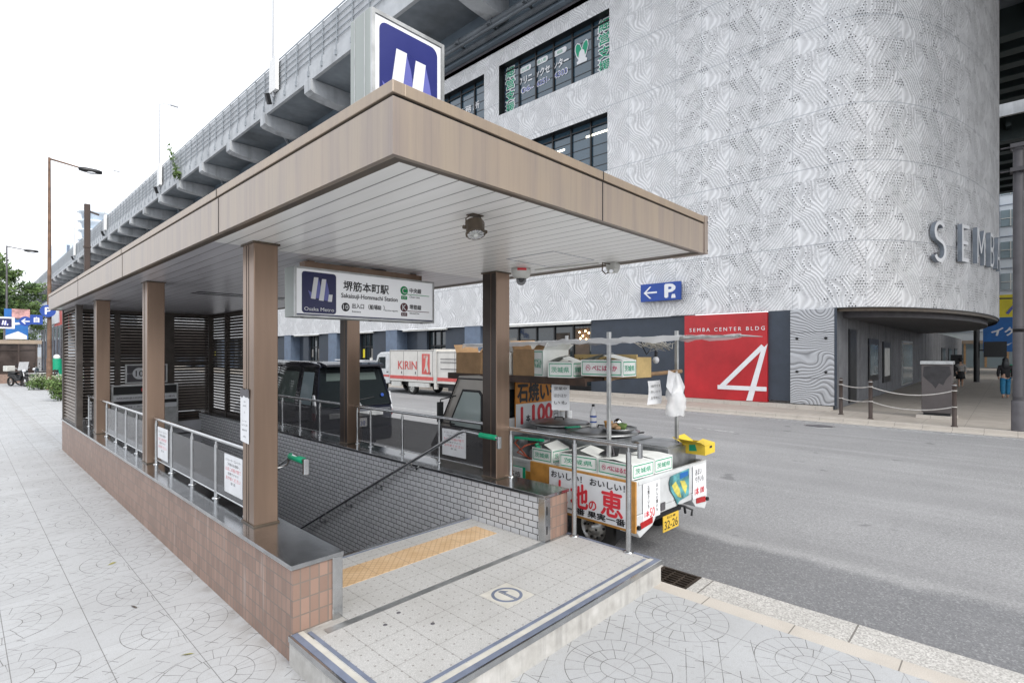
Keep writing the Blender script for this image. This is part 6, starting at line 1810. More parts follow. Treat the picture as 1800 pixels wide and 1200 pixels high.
m = MB(); plate(m, [(-.04, .0), (-.03, .014), (.03, .014), (.04, 0), (.03, -.012), (-.03, -.012)], (0.02, -l / 2 - .0005, .075), X1, Z1, .001); obj('hand_hole', m, 'black', t)
m = MB(); plate(m, [(-.05, -.03), (-.05, .04), (.02, .05), (.04, -.02)], (-w / 2 - .0005, 0, .06), NY, Z1, .001); obj('green_print', m, 'inkgreen', t)
place(t, 1.33, .02, .94, R(4))
# hanging bag, papers, bottle, bulb
t = thing('plastic_bag', 'bunch of white plastic bags hanging from the rear right pole', 'bag', (0, 0, 0)); random.seed(5)
m = MB(); rows_ = []
for j in range(10):
    z = -j * .052; r = .02 + .10 * math.sin(min(1, j / 6) * 1.6) * (1 if j < 8 else .95)
    rows_.append([(r * (1 + .35 * math.sin(3 * a + j * .7) + random.uniform(-.18, .18)) * math.cos(a), r * (.8 + random.uniform(-.2, .2)) * math.sin(a), z + random.uniform(-.012, .012)) for a in [2 * math.pi * i / 14 for i in range(14)]])
m.add([p for r_ in rows_ for p in r_], [(j * 14 + i, j * 14 + (i + 1) % 14, (j + 1) * 14 + (i + 1) % 14, (j + 1) * 14 + i) for j in range(9) for i in range(14)], True); obj('body', m, 'bagfilm', t, fixn=False)
m = MB()
for (dx, dz, dx2) in ((.22, -.16, .12), (-.20, -.14, -.1), (.15, -.30, .05)):
    m.add([(0, 0, 0), (dx * .5, .03, .04), (dx, .0, dz), (dx2, -.02, dz - .10), (0, -.02, -.2)], [(0, 1, 2, 3, 4)])
obj('handle_film', m, 'film', t, fixn=False)
place(t, 1.02, .14, 1.84)
def hung_paper(label, lx, ly, lz, w, h, rt, lines_):
    t = thing('hanging_paper', label, 'paper', (0, 0, 0), 'papers hung from the truck shelf')
    m = MB(); rt = Vector(rt); n = rt.cross(Vector(Z1)); pts = []
    for j in range(5):
        for i in range(4): p = rt * (w * (i / 3 - .5)) + Vector((0, 0, -h * j / 4)) + n * (.012 * math.sin(i * 1.7 + j)); pts.append(p)
    m.add(pts, [(j * 4 + i, j * 4 + i + 1, (j + 1) * 4 + i + 1, (j + 1) * 4 + i) for j in range(4) for i in range(3)], True); obj('sheet', m, 'paper', t, fixn=False)
    for k, s_ in enumerate(lines_): text('writing', s_, n * .016 + Vector((0, 0, -h * (.22 + .25 * k))), rt, Z1, h * .12, 'ink', t, w=w * .7, ext=0)
    place(t, lx, ly, lz)
hung_paper('white paper with faint writing hung beside the price board', .12, 1.04, 1.74, .20, .31, (.55, -.83, 0), ("営業中", "ほかほか", "いも"))
hung_paper('white handwritten paper under the rear end of the shelf', .85, .30, 1.76, .28, .26, X1, ("100円です", "熱いので", "お早めに"))
t = thing('water_bottle', 'clear plastic bottle with blue bands standing on the cooker', 'bottle', (0, 0, 0))
m = MB(); m.lathe([(0, 0), (.036, 0), (.04, .02), (.038, .17), (.034, .19), (.014, .235), (.014, .25), (0, .25)], (0, 0, 0), 20); obj('bottle', m, 'film', t)
m = MB(); m.lathe([(.0405, .06), (.0405, .075)], (0, 0, 0), 20); m.lathe([(.0395, .12), (.0395, .14)], (0, 0, 0), 20); obj('label', m, 'signblue', t)
m = MB(); m.cyl((0, 0, .245), (0, 0, .27), .017, 14); obj('cap', m, 'black', t)
place(t, .60, .95, 1.20)
t = thing('hanging_bulb', 'bare light bulb hanging under the truck awning on a black cord', 'lamp', (0, 0, 0))
m = MB(); m.sphere((0, 0, -.045), .036, 14, 10, (1, 1, 1.15)); obj('bulb', m, 'lampclear', t)
m = MB(); m.cyl((0, 0, -.005), (0, 0, .05), .018, 12); obj('socket', m, 'black', t)
m = MB(); m.tube([(0, 0, .05), (-.02, .02, .12), (-.12, .05, .02), (-.18, .06, .10), (-.20, .08, .20)], .006, 6); obj('cord', m, 'black', t)
place(t, 1.02, .38, 2.03)
t = thing('straw_bundle', 'tangle of dry string and straw under the awning near the bulb', 'string', (0, 0, 0)); random.seed(9)
m = MB()
for k in range(26):
    a = random.uniform(0, 6.28); m.tube([(random.uniform(-.2, .2), random.uniform(-.05, .05), .02), (random.uniform(-.28, .28), random.uniform(-.1, .1), -.05 - random.random() * .07), (random.uniform(-.3, .3), random.uniform(-.1, .1), -.02)], .004, 4)
obj('strands', m, 'cream', t); place(t, .95, .35, 2.20)
# green/white things on the lids
t = thing('green_chopping_board', 'small green and wooden board lying on the rear pot lid', 'board', (0, 0, 0))
m = MB(); m.box(-.16, .02, -.03, .03, 0, .012); obj('green_part', m, 'inkgreen', t); m = MB(); m.box(.02, .20, -.035, .035, 0, .012); obj('pale_part', m, 'offwhite', t); place(t, .50, 1.10, 1.20, R(-20))

# ================================================================ black people carrier (local: x right, y forward)
V = thing('black_van', 'black people carrier with tinted windows parked beside the subway entrance', 'car', (0, 0, 0))
VWd = 1.64; VL = 4.7
m = MB(); low = [(0, .28), (0, .62), (-.02, .95), (.06, 1.02), (3.55, 1.02), (4.45, .86), (4.66, .62), (4.68, .32), (4.3, .24), (4.12, .24), (4.08, .45), (3.95, .60), (3.6, .60), (3.45, .45), (3.42, .24), (1.22, .24), (1.18, .45), (1.03, .60), (.70, .60), (.55, .45), (.52, .24)]
m.prism(low, 'x', 0, VWd); vb = obj('body', m, 'vanpaint', V, bevel=.05)
def taper(poly, z0, z1, x0, x1, ins):
    """extrude a side profile across the width, leaning inwards with height"""
    mb = MB(); n = len(poly)
    def xi(z, s): k = max(0, min(1, (z - z0) / (z1 - z0))) * ins; return x0 + k if s == 0 else x1 - k
    vs = [(xi(p[1], 0), p[0], p[1]) for p in poly] + [(xi(p[1], 1), p[0], p[1]) for p in poly]
    mb.add(vs, [tuple(range(n)), tuple(range(2 * n - 1, n - 1, -1))] + [(i, (i + 1) % n, n + (i + 1) % n, n + i) for i in range(n)])
    return mb
m = taper([(.02, 1.0), (.10, 1.30), (.24, 1.74), (.40, 1.80), (2.6, 1.80), (2.95, 1.72), (3.75, 1.02), (3.7, .98)], 1.0, 1.8, .02, VWd - .02, .14); gh = obj('greenhouse', m, 'vanglass', V, bevel=.02)
m = taper([(.16, 1.765), (.22, 1.84), (.6, 1.875), (1.6, 1.885), (2.5, 1.86), (2.95, 1.76), (2.9, 1.73)], 1.0, 1.8, .02, VWd - .02, .14); obj('roof', m, 'vanpaint', V, bevel=.03)
for s in (0, 1):
    def pil(poly, nm='pillar'):
        z0, z1 = 1.0, 1.8
        mb = MB()
        for sg in (s,):
            def xi(z): k = max(0, min(1, (z - z0) / (z1 - z0))) * .14; return (.012 + k) if sg == 0 else (VWd - .012 - k)
            mb.add([(xi(p[1]), p[0], p[1]) for p in poly] + [(xi(p[1]) + (.03 if sg == 0 else -.03), p[0], p[1]) for p in poly], [tuple(range(len(poly))), tuple(range(2 * len(poly) - 1, len(poly) - 1, -1))] + [(i, (i + 1) % len(poly), len(poly) + (i + 1) % len(poly), len(poly) + i) for i in range(len(poly))])
        return obj(nm, mb, 'vanpaint', V)
    pil([(.85, 1.0), (.85, 1.76), (1.0, 1.76), (1.02, 1.0)]); pil([(2.05, 1.0), (2.05, 1.77), (2.17, 1.77), (2.2, 1.0)]); pil([(2.95, 1.0), (2.66, 1.76), (2.72, 1.77), (3.08, 1.0)])
    pil([(.0, 1.0), (.20, 1.76), (.34, 1.76), (.24, 1.3), (.20, 1.0)])
    for (ya, yb, yc) in ((.30, .82, .36), (1.06, 2.02, 1.06), (2.24, 2.88, 2.24)):
        pp_ = [(ya, 1.06), (yc, 1.68), (yb if yb < 2.5 else 2.66, 1.68), (yb if yb < 2.5 else 2.94, 1.06)]
        z0_, xo = 1.0, .006
        def xw(z): k = (z - 1.0) / .8 * .14; return (.02 + k - xo) if s == 0 else (VWd - .02 - k + xo)
        mb = MB(); mb.add([(xw(p[1]), p[0], p[1]) for p in pp_] + [(xw(p[1]) + (.01 if s == 0 else -.01), p[0], p[1]) for p in pp_], [(0, 1, 2, 3), (7, 6, 5, 4)] + [(i, (i + 1) % 4, 4 + (i + 1) % 4, 4 + i) for i in range(4)])
        obj('side_window', mb, 'vanpane' if ya > .5 else 'palewin', V)  # rear quarter pane paler: sky reflection put into its colour
    m = MB(); x = -.004 if s == 0 else VWd - .02
    m.prism([(.0, .92), (.09, 1.26), (.16, 1.26), (.14, 1.0), (.20, .80), (.06, .74)], 'x', x, x + .03); tl = obj('tail_lamp', m, 'lampclear', V, bevel=.01)
    m = MB(); m.prism([(.01, .80), (.02, .93), (.16, .93), (.17, .82), (.06, .76)], 'x', x - .004 if s == 0 else x + .031, x - .0005 if s == 0 else x + .035); obj('red_lens', m, 'tail', tl)
    m = MB(); m.tube([(.10 if s == 0 else VWd - .10, .5, 1.885), (.12 if s == 0 else VWd - .12, 2.3, 1.89)], .012, 6); obj('roof_rail', m, 'chrome', V)
    m = MB(); m.tube([(-.005 if s == 0 else VWd + .005, .3, 1.015), (-.005 if s == 0 else VWd + .005, 3.3, 1.02)], .010, 6); obj('belt_trim', m, 'chrome', V)
    m = MB(); xx = -.14 if s == 0 else VWd + .02; m.rbox(xx, xx + .12, 3.12, 3.2, 1.02, 1.18, .02); obj('mirror', m, 'vanpaint', V)
    for (y) in (.86, 3.78): wheel(V, .12 if s == 0 else VWd - .12, y, .31, .31, .20, -1 if s == 0 else 1, 'chrome')
m = MB(); m.prism([(.06, .30), (.05, .60), (.02, .62), (-.05, .58), (-.06, .36), (.0, .28)], 'x', .04, VWd - .04); obj('rear_bumper', m, 'vanpaint', V, bevel=.02)
m = MB(); m.box(.24, VWd - .24, -.045, -.02, .80, .90); obj('chrome_strip', m, 'zinc', V, bevel=.01)
m = MB(); m.box(.68, 1.02, -.06, -.045, .60, .77); np_ = obj('number_plate', m, 'paper', V); text('plate_number', "33-38", (.85, -.061, .67), X1, Z1, .08, 'deepblue', np_, w=.26)
m = MB(); 
def loc_ring(mb, c, r0, r1, n=28):
    vs = []
    for i in range(n):
        a = 2 * math.pi * i / n; vs += [(c[0] + r0 * math.cos(a), c[1], c[2] + r0 * math.sin(a)), (c[0] + r1 * math.cos(a), c[1], c[2] + r1 * math.sin(a)), (c[0] + r1 * math.cos(a), c[1] + .02, c[2] + r1 * math.sin(a))]
    mb.add(vs, [f for i in range(n) for f in ((3 * i, 3 * ((i + 1) % n), 3 * ((i + 1) % n) + 1, 3 * i + 1), (3 * i + 1, 3 * ((i + 1) % n) + 1, 3 * ((i + 1) % n) + 2, 3 * i + 2))])
loc_ring(m, (.85, -.03, 1.02), .045, .062); m.box(.775, .925, -.032, -.02, 1.012, 1.03); obj('badge', m, 'chrome', V, fixn=False)
m = MB(); m.tube([(.85, .03, 1.06), (.9, .05, 1.12), (1.25, .06, 1.16)], .012, 6); obj('wiper', m, 'black', V)
m = MB(); plate(m, disc(.035), (1.42, .03, 1.20), X1, Vector((0, .28, 1)), .003); obj('blue_sticker', m, 'signblue', V)
m = MB(); m.prism([(.12, 1.80), (.0, 1.79), (.0, 1.83), (.2, 1.87), (.4, 1.88), (.4, 1.82)], 'x', .2, VWd - .2); obj('rear_spoiler', m, 'vanpaint', V, bevel=.01)
m = MB(); m.add([(.22, .068, 1.12), (VWd - .22, .068, 1.12), (VWd - .30, .205, 1.66), (.30, .205, 1.66)], [(0, 1, 2, 3)]); obj('rear_glass', m, 'vanpane', V, fixn=False)
V.location = (4.60, 9.40, RZ); V.rotation_euler = (0, 0, R(-1.5))

# ================================================================ white drinks delivery truck on the far lane
K = thing('delivery_truck', 'cream delivery truck with red lettering and a red stripe in the far lane', 'truck', (0, 0, 0))
# local: y forward (cab at +y), x right; the camera sees its left side x = 0
m = MB(); m.box(.25, 1.55, .1, 7.4, .42, .62); m.box(.1, 1.7, 1.6, 2.0, .3, .55); obj('chassis', m, 'black', K)
m = MB(); m.box(.0, 1.8, 2.9, 6.55, .62, 2.16); bb = obj('cargo_box', m, 'truckbox', K, bevel=.02)
m = MB(); m.box(.0, 1.8, .0, 2.7, .62, 2.1); b2 = obj('rear_cargo', m, 'truckbox', K, bevel=.02)
m = MB(); m.box(-.02, .12, 2.72, 2.88, .35, 2.2); m.box(.12, 1.7, 2.74, 2.86, .6, 2.2); obj('middle_post', m, 'truckbox', K)
m = MB()
for y in (3.0, 4.15, 5.3, 6.45, .1, 1.4, 2.6): m.box(-.006, .002, y, y + .03, .7, 2.1)
m.box(-.008, .0, 2.9, 6.55, 2.10, 2.14); m.box(-.008, 0, 0, 2.7, 2.03, 2.07)
obj('shutter_joint', m, 'cloth_grey', bb)
m = MB()
for y in (4.3, 5.45, 3.15):
    m = MB(); m.box(-.02, -.001, y, y + .05, 1.0, 1.12); obj('latch', m, 'greypost', bb)
for z in (1.3, 1.6, 1.75):
    m = MB(); m.tube([(-.02, .3, z), (-.02, 2.4, z)], .015, 6); obj('grab_rail', m, 'greypost', bb)
m = MB(); m.box(-.012, -.0005, 2.95, 6.5, .74, .90); m.box(-.012, -.0005, .1, 2.65, .74, .90); obj('red_stripe', m, 'striperead', bb)
text('lettering', "KIRIN", (-.010, 5.0, 1.42), NY, Z1, .40, 'striperead', bb, w=1.55, bold=.01, ext=.004)
m = MB(); m.box(-.010, -.0005, 3.22, 3.82, 1.02, 1.98); pp = obj('poster', m, 'striperead', bb)
m = MB(); plate(m, [(-.2, -.4), (-.05, -.1), (.0, .3), (.15, .35), (.1, .0), (.2, -.35), (.1, -.42), (0, -.2)], (-.0105, 3.5, 1.5), NY, Z1, .004); obj('poster_art', m, 'cream', pp)
text('poster_text', "氷結", (-.011, 3.52, 1.84), NY, Z1, .18, 'cream', pp, ext=.003)
kc = MB(); kc.prism([(6.6, .5), (6.6, 2.0), (6.75, 2.08), (7.45, 2.05), (7.75, 1.9), (8.05, 1.15), (8.12, .9), (8.12, .5), (7.9, .42), (7.75, .42), (7.7, .6), (7.5, .72), (7.15, .72), (6.98, .6), (6.94, .42)], 'x', .03, 1.77)
kcab = obj('cab', kc, 'truckwhite', K, bevel=.05)
m = MB(); m.prism([(6.95, 1.22), (6.95, 1.82), (7.55, 1.80), (7.88, 1.26), (7.86, 1.22)], 'x', .015, .029); obj('side_glass', m, 'glassdark', kcab)
m = MB(); m.quad((.15, 7.79, 1.85), (1.65, 7.79, 1.85), (1.68, 8.06, 1.18), (.12, 8.06, 1.18)); obj('windscreen', m, 'glassdark', kcab, fixn=False)
m = MB(); m.tube([(.02, 7.75, 1.3), (-.2, 7.95, 1.3), (-.2, 7.95, 1.8)], .015, 6); m.rbox(-.28, -.14, 7.9, 7.98, 1.4, 1.75, .02); obj('mirror', m, 'offwhite', kcab)
m = MB(); m.box(.012, .03, 6.7, 6.85, 1.02, 1.06); obj('door_handle', m, 'black', kcab)
m = MB(); m.box(.02, .029, 6.62, 8.05, .80, .90); obj('red_stripe', m, 'striperead', kcab)
m = MB(); m.box(.0, .1, 3.3, 4.9, .40, .60); m.box(.02, .1, 5.6, 6.4, .36, .6); obj('side_guard', m, 'offwhite', K)
for y in (4.7, 1.3, 7.32): 
    wheel(K, .15, y - .0, .34, .34, .2, -1, 'offwhite'); wheel(K, 1.65, y, .34, .34, .2, 1, 'offwhite')
K.location = (15.2, 16.5, RZ)

# ================================================================ people
def skin_body(name, pts, edges, mat, parent, root=0, sub=1):
    me = bpy.data.meshes.new(name); me.from_pydata([p[0] for p in pts], edges, []); o = bpy.data.objects.new(name, me); COL.objects.link(o); o.parent = parent
    md = o.modifiers.new("skin", 'SKIN'); md.use_smooth_shade = True
    for i, p in enumerate(pts):
        sv = me.skin_vertices[0].data[i]; sv.radius = (p[1], p[1] if len(p) < 3 else p[2]); sv.use_root = (i == root)
    s = o.modifiers.new("sub", 'SUBSURF'); s.levels = sub; s.render_levels = sub
    me.materials.append(MAT[mat]); WOFF[o.name] = Vector((0, 0, 0))
    return o
def person(label, loc, rz, sc, top, bottom, hat=None, skirt=False, stride=.12):
    t = thing('person', label, 'person', (0, 0, 0))
    p = [((0, 0, .95), .125, .10), ((0, 0, 1.15), .12, .09), ((0, 0, 1.36), .155, .09), ((0, 0, 1.46), .055), ((0, .01, 1.53), .05), ((0, .02, 1.62), .085), ((0, .02, 1.70), .07),
         ((.18, 0, 1.38), .055), ((.23, .02, 1.12), .042), ((.20, .10, .90), .034), ((.19, .13, .82), .028),
         ((-.18, 0, 1.38), .055), ((-.23, -.02, 1.12), .042), ((-.21, .05, .90), .034), ((-.20, .08, .82), .028),
         ((.09, stride * .4, .86), .085), ((.10, stride, .48), .06), ((.10, stride * 1.1, .09), .04), ((.10, stride * 1.1 + .13, .04), .035),
         ((-.09, -stride * .4, .86), .085), ((-.10, -stride * .5, .48), .06), ((-.10, -stride * 1.7, .12), .04), ((-.10, -stride * 1.7 + .12, .05), .035)]
    e = [(0, 1), (1, 2), (2, 3), (3, 4), (4, 5), (5, 6), (2, 7), (7, 8), (8, 9), (9, 10), (2, 11), (11, 12), (12, 13), (13, 14), (0, 15), (15, 16), (16, 17), (17, 18), (0, 19), (19, 20), (20, 21), (21, 22)]
    skin_body('body', p, e, 'skin', t)
    q = [((0, 0, .86), .175, .14), ((0, 0, 1.0), .17, .13), ((0, 0, 1.15), .155, .12), ((0, 0, 1.36), .18, .115), ((.19, 0, 1.38), .075), ((.24, .02, 1.12), .062), ((.21, .09, .93), .052), ((-.19, 0, 1.38), .075), ((-.24, -.02, 1.12), .062), ((-.22, .04, .93), .052), ((0, 0, 1.45), .07)]
    skin_body('shirt', q, [(0, 1), (1, 2), (2, 3), (3, 4), (4, 5), (5, 6), (3, 7), (7, 8), (8, 9), (3, 10)], top, t)
    if skirt:
        m = MB(); m.lathe([(.15, 1.0), (.20, .8), (.25, .52), (.24, .52)], (0, 0, 0), 16); obj('skirt', m, bottom, t)
    else:
        q = [((0, 0, .95), .155, .12), ((.09, stride * .4, .84), .11), ((.10, stride, .48), .09), ((.10, stride * 1.1, .14), .085), ((-.09, -stride * .4, .84), .11), ((-.10, -stride * .5, .48), .09), ((-.10, -stride * 1.6, .16), .085)]
        skin_body('trousers', q, [(0, 1), (1, 2), (2, 3), (0, 4), (4, 5), (5, 6)], bottom, t)
    m = MB(); m.sphere((0, .0, 1.66), .105, 14, 10, (1, 1.05, 1.12)); h = obj('hair', m, 'black', t)
    if hat:
        m = MB(); m.lathe([(.19, 1.70), (.12, 1.72), (.11, 1.80), (.0, 1.83)], (0, 0, 0), 18); obj('hat', m, hat, t)
    t.location = loc; t.rotation_euler = (0, 0, rz); t.scale = (sc, sc, sc)
    return t
t = person('person in a black top and wide bright blue trousers walking away on the right', (30.6, .18, -.03), R(-80), .98, 'cloth_black', 'cloth_blue')
# long hair down the back
m = MB(); m.sphere((0, -.05, 1.45), .13, 12, 10, (1.0, .6, 2.0)); obj('long_hair', m, 'black', t)
t = person('person in a hat and dark skirt walking towards the camera with a bag', (38.5, 2.05, -.03), R(100), .90, 'cloth_grey', 'cloth_black', 'cloth_black', True)
m = MB(); m.sphere((.30, .08, 1.15), .16, 12, 8, (1, .6, 1.1)); obj('shoulder_bag', m, 'cloth_black', t)

# ================================================================ left background
def street_lamp(x, y, h, label, mat='rust'):
    t = thing('street_lamp', label, 'street lamp', (x, y, 0), 'tall street lamps on the left')
    m = MB(); m.cyl((x, y, 0), (x, y, 1.6), .13, 14, .125); m.cyl((x, y, 1.6), (x, y, h), .10, 14, .055); obj('pole', m, mat, t)
    m = MB(); m.tube([(x, y, h - .06), (x + .5, y, h - .12), (x + 1.25, y, h - .22)], [.05, .045, .04], 8); obj('arm', m, mat, t)
    m = MB(); m.lathe([(0, 0), (.09, .02), (.13, .25), (.13, .75), (.09, 1.0), (0, 1.02)], (x + 1.15, y, h - .26), 14, 'x'); lh = obj('lamp_head', m, 'black', t)
    m = MB(); m.sphere((x + 1.7, y, h - .34), .14, 12, 8, (2, .8, .7)); obj('lamp_glass', m, 'lampclear', lh)
    return t
street_lamp(3.25, 35.8, 11.9, 'nearer tall rusty brown street lamp with a dark lamp head on the left')
street_lamp(3.1, 66.4, 11.6, 'farther tall brown street lamp at the left edge among the trees', 'greypost')
t = thing('dark_post', 'thick dark brown steel post rising above the canopy at the left', 'post', (3.4, 25.5, 0))
m = MB(); m.rbox(3.31, 3.49, 25.41, 25.59, 0, 7.55, .02); obj('post', m, 'darkpost', t)
m = MB(); m.obox((3.62, 25.5, 7.25), (.30, .06, .06), (0, R(15), 0)); m.box(3.29, 3.51, 25.39, 25.61, 5.9, 5.96); obj('bracket', m, 'darkpost', t)
def round_sign(label, c, r, txt, square=False):
    t = thing('traffic_sign', label, 'sign', c, 'blue traffic signs on the left')
    m = MB(); plate(m, rrect(2 * r, 2 * r, .04) if square else disc(r), (c[0], c[1], c[2]), X1, Z1, .02); obj('plate', m, 'signblue', t)
    if txt: text('symbol', txt, (c[0], c[1] - .022, c[2]), X1, Z1, r * 1.1, 'signwhite', t, bold=.03, ext=.004)
    m = MB(); m.box(c[0] - .05, c[0] + .05, c[1] + .0, c[1] + .06, c[2] - .05, c[2] + .05); obj('clamp', m, 'greypost', t)
    return t
round_sign('round blue sign with a white P on the nearer brown street lamp', (3.17, 35.55, 4.02), .31, "P")
round_sign('round blue sign with white arrow left of the square sign', (2.33, 35.55, 3.46), .24, "←")
round_sign('square blue sign with a white mark between the two round ones', (2.74, 35.56, 3.56), .24, "自", True)
m = MB(); m.tube([(2.0, 35.7, 3.55), (3.25, 35.7, 3.7)], .03, 8); tag(obj('sign_bar', m, 'greypost', loc=(2.6, 35.7, 3.6)), 'thin grey bar holding the blue signs beside the street lamp', 'bar')

# second subway entrance far left
t = thing('far_subway_entrance', 'second low bronze subway entrance far away at the left edge', 'subway entrance', (1.5, 47, 0))
m = MB(); m.box(-3.5, 3.72, 45, 54, 2.44, 2.68); obj('canopy', m, 'cap', t)
m = MB(); m.box(-3.4, 3.5, 45.15, 45.2, .55, 2.44); m.box(3.42, 3.47, 45.2, 53, .55, 2.44); gl = obj('glass_wall', m, M("brown_tinted_glass", (.06, .045, .04), .15, 0, .3, 1), t)
m = MB()
for x in (-3.4, -2.0, -.6, .8, 1.7, 2.6, 3.44): m.box(x, x + .08, 45.05, 45.149, .0, 2.44)
m.box(-3.4, 3.5, 45.08, 45.148, 2.05, 2.11); obj('mullion', m, 'darkpost', t)
m = MB(); m.box(-3.5, 3.55, 45.0, 45.3, 0, .56); obj('low_wall', m, 'browntile', t)
t = thing('far_roof_sign', 'small metro logo light box on the far subway entrance', 'sign', (2.05, 45.1, 2.7))
m = MB(); m.box(1.55, 2.45, 45.0, 45.25, 2.69, 4.0)
m = MB(); m.box(1.52, 2.46, 45.0, 45.3, 3.38, 4.10); obj('case', m, 'signwhite', t); m = MB(); m.box(1.68, 2.32, 44.98, 44.999, 3.48, 4.0); obj('navy_square', m, 'metronavy', t); metro_logo(t, (2.0, 44.975, 3.74), X1, Z1, .42)
m = MB(); m.box(1.95, 2.05, 45.1, 45.2, 2.68, 3.38); obj('leg', m, 'greypost', t)
t = thing('blue_billboard', 'blue and white billboard behind the far subway entrance', 'billboard', (3.4, 60, 3))
m = MB(); m.box(2.65, 4.1, 60, 60.2, 3.0, 5.5); obj('board', m, 'bannerblue', t)
m = MB(); plate(m, [(-.7, -.95), (.1, -.55), (.65, -.9), (.65, -1.2), (-.7, -1.2)], (3.38, 59.99, 4.2), X1, Z1, .02); plate(m, [(-.6, .1), (.65, .25), (.6, .1), (-.2, -.05)], (3.38, 59.99, 4.2), X1, Z1, .02); obj('white_wave', m, 'signwhite', t)
m = MB(); m.box(3.1, 4.2, 59.9, 59.98, 4.75, 5.5); obj('pink_card', m, M("pink_card", (.6, .33, .32), .6, 0, .3, 3), t)
m = MB(); m.box(2.8, 2.9, 60.05, 60.15, 0, 3); m.box(3.9, 4.0, 60.05, 60.15, 0, 3); obj('leg', m, 'greypost', t)

def two_wheeler(name, label, loc, rz, scooter, body):
    t = thing(name, label, 'motorcycle', (0, 0, 0), 'motorcycles by the far subway entrance')
    def wh(y):
        m = MB(); r = .27
        m.lathe([(r - .07, -.04), (r - .02, -.05), (r, 0), (r - .02, .05), (r - .07, .04), (r - .07, -.04)], (0, y, r), 24, 'x'); o = obj('wheel', m, 'rubber', t)
        m = MB()
        for k in range(6): a = k * math.pi / 3; m.cyl((0, y, r), (0, y + .2 * math.cos(a), r + .2 * math.sin(a)), .012, 5)
        m.cyl((-.05, y, r), (.05, y, r), .03, 8); obj('rim', m, 'zinc', o)
    wh(-.62); wh(.62)
    m = MB(); m.prism([(-.72, .55), (-.30, .50), (.05, .30), (.35, .32), (.48, .60), (.42, .95), (.34, .95), (.30, .50), (.10, .42), (-.1, .68), (-.68, .72)], 'x', -.13, .13); obj('body', m, body, t, bevel=.04)
    m = MB(); m.prism([(-.68, .72), (-.10, .70), (.0, .80), (-.3, .80), (-.68, .84)], 'x', -.12, .12); obj('seat', m, 'black', t, bevel=.03)
    m = MB(); m.tube([(0, .62, .27), (0, .48, .75), (0, .40, 1.0)], .035, 8); m.tube([(-.33, .28, 1.03), (-.2, .38, 1.0), (.2, .38, 1.0), (.33, .28, 1.03)], .016, 6); obj('handlebar', m, 'zinc', t)
    for s in (-1, 1):
        m = MB(); m.tube([(s * .22, .38, 1.0), (s * .27, .40, 1.18)], .008, 5); m.sphere((s * .28, .40, 1.22), .06, 10, 6, (1, .3, .7)); obj('mirror', m, 'black', t)
    m = MB(); m.sphere((0, .52, .88), .09, 12, 8); obj('headlight', m, 'lampclear', t)
    m = MB(); m.sphere((0, .62, .50), .2, 12, 8, (.4, 1, .45)); obj('mudguard', m, body, t)
    if scooter:
        m = MB(); m.prism([(.42, .9), (.55, 1.38), (.52, 1.38), (.38, .9)], 'x', -.22, .22); obj('windshield', m, 'film', t)
        m = MB(); m.box(-.2, .2, -.95, -.6, .84, 1.15); obj('rear_box', m, 'offwhite', t, bevel=.03)
    t.location = loc; t.rotation_euler = (0, 0, rz); return t
two_wheeler('scooter', 'dark scooter with a windshield and a pale rear box at the left edge', (2.35, 40.6, 0), R(205), True, 'black')
two_wheeler('motorcycle', 'long low black motorcycle parked across beside the scooter', (3.15, 41.6, 0), R(78), False, 'black')
two_wheeler('motorcycle', 'small dark motorcycle with a pale seat behind the long black one', (3.7, 43.2, 0), R(60), False, 'navy')
t = thing('parking_rail', 'low horizontal metal rail before the parked motorcycles', 'railing', (3, 40, 0))
m = MB()
for z in (.35, .7): m.tube([(2.5, 40.9, z), (4.0, 40.9, z)], .025, 6)
obj('rail', m, 'zinc', t)
m = MB()
for x in (2.5, 3.95): m.cyl((x, 40.9, 0), (x, 40.9, .9), .04, 8)
obj('post', m, 'darkpost', t)

def shrub(x, y, r, h, label, seed, flowers=0):
    random.seed(seed); t = thing('shrub', label, 'shrub', (x, y, 0), 'shrubs by the pavement on the left')
    m = MB(); 
    for k in range(16):
        leafblob(m, (x + random.uniform(-.7, .7) * r, y + random.uniform(-.7, .7) * r, h * random.uniform(.2, .85)), r * .45, 95, .045)
    obj('foliage', m, 'leaf', t, fixn=False)
    m = MB(); leafblob(m, (x, y, h * .4), r * .7, 300, .05, (1, 1, .7)); obj('inner_foliage', m, 'leafd', t, fixn=False)
    if flowers:
        m = MB(); leafblob(m, (x, y, h * .8), r * .9, flowers, .035, (1, 1, .45)); obj('blossom', m, 'leafw', t, fixn=False)
    m = MB()
    for k in range(6): a = k * 1.05; m.tube([(x, y, 0), (x + r * .4 * math.cos(a), y + r * .4 * math.sin(a), h * .7)], [.02, .006], 5)
    obj('stem', m, 'bark', t)
shrub(2.85, 27.6, .55, 1.1, 'round green shrub with pale blossom right beside the louvred end', 1, 120)
shrub(3.0, 36.2, .62, .75, 'low pale flowering shrub at the foot of the street lamp', 2, 320)
shrub(3.4, 30.5, .5, 1.0, 'green shrub just behind the round shrub', 3, 160)

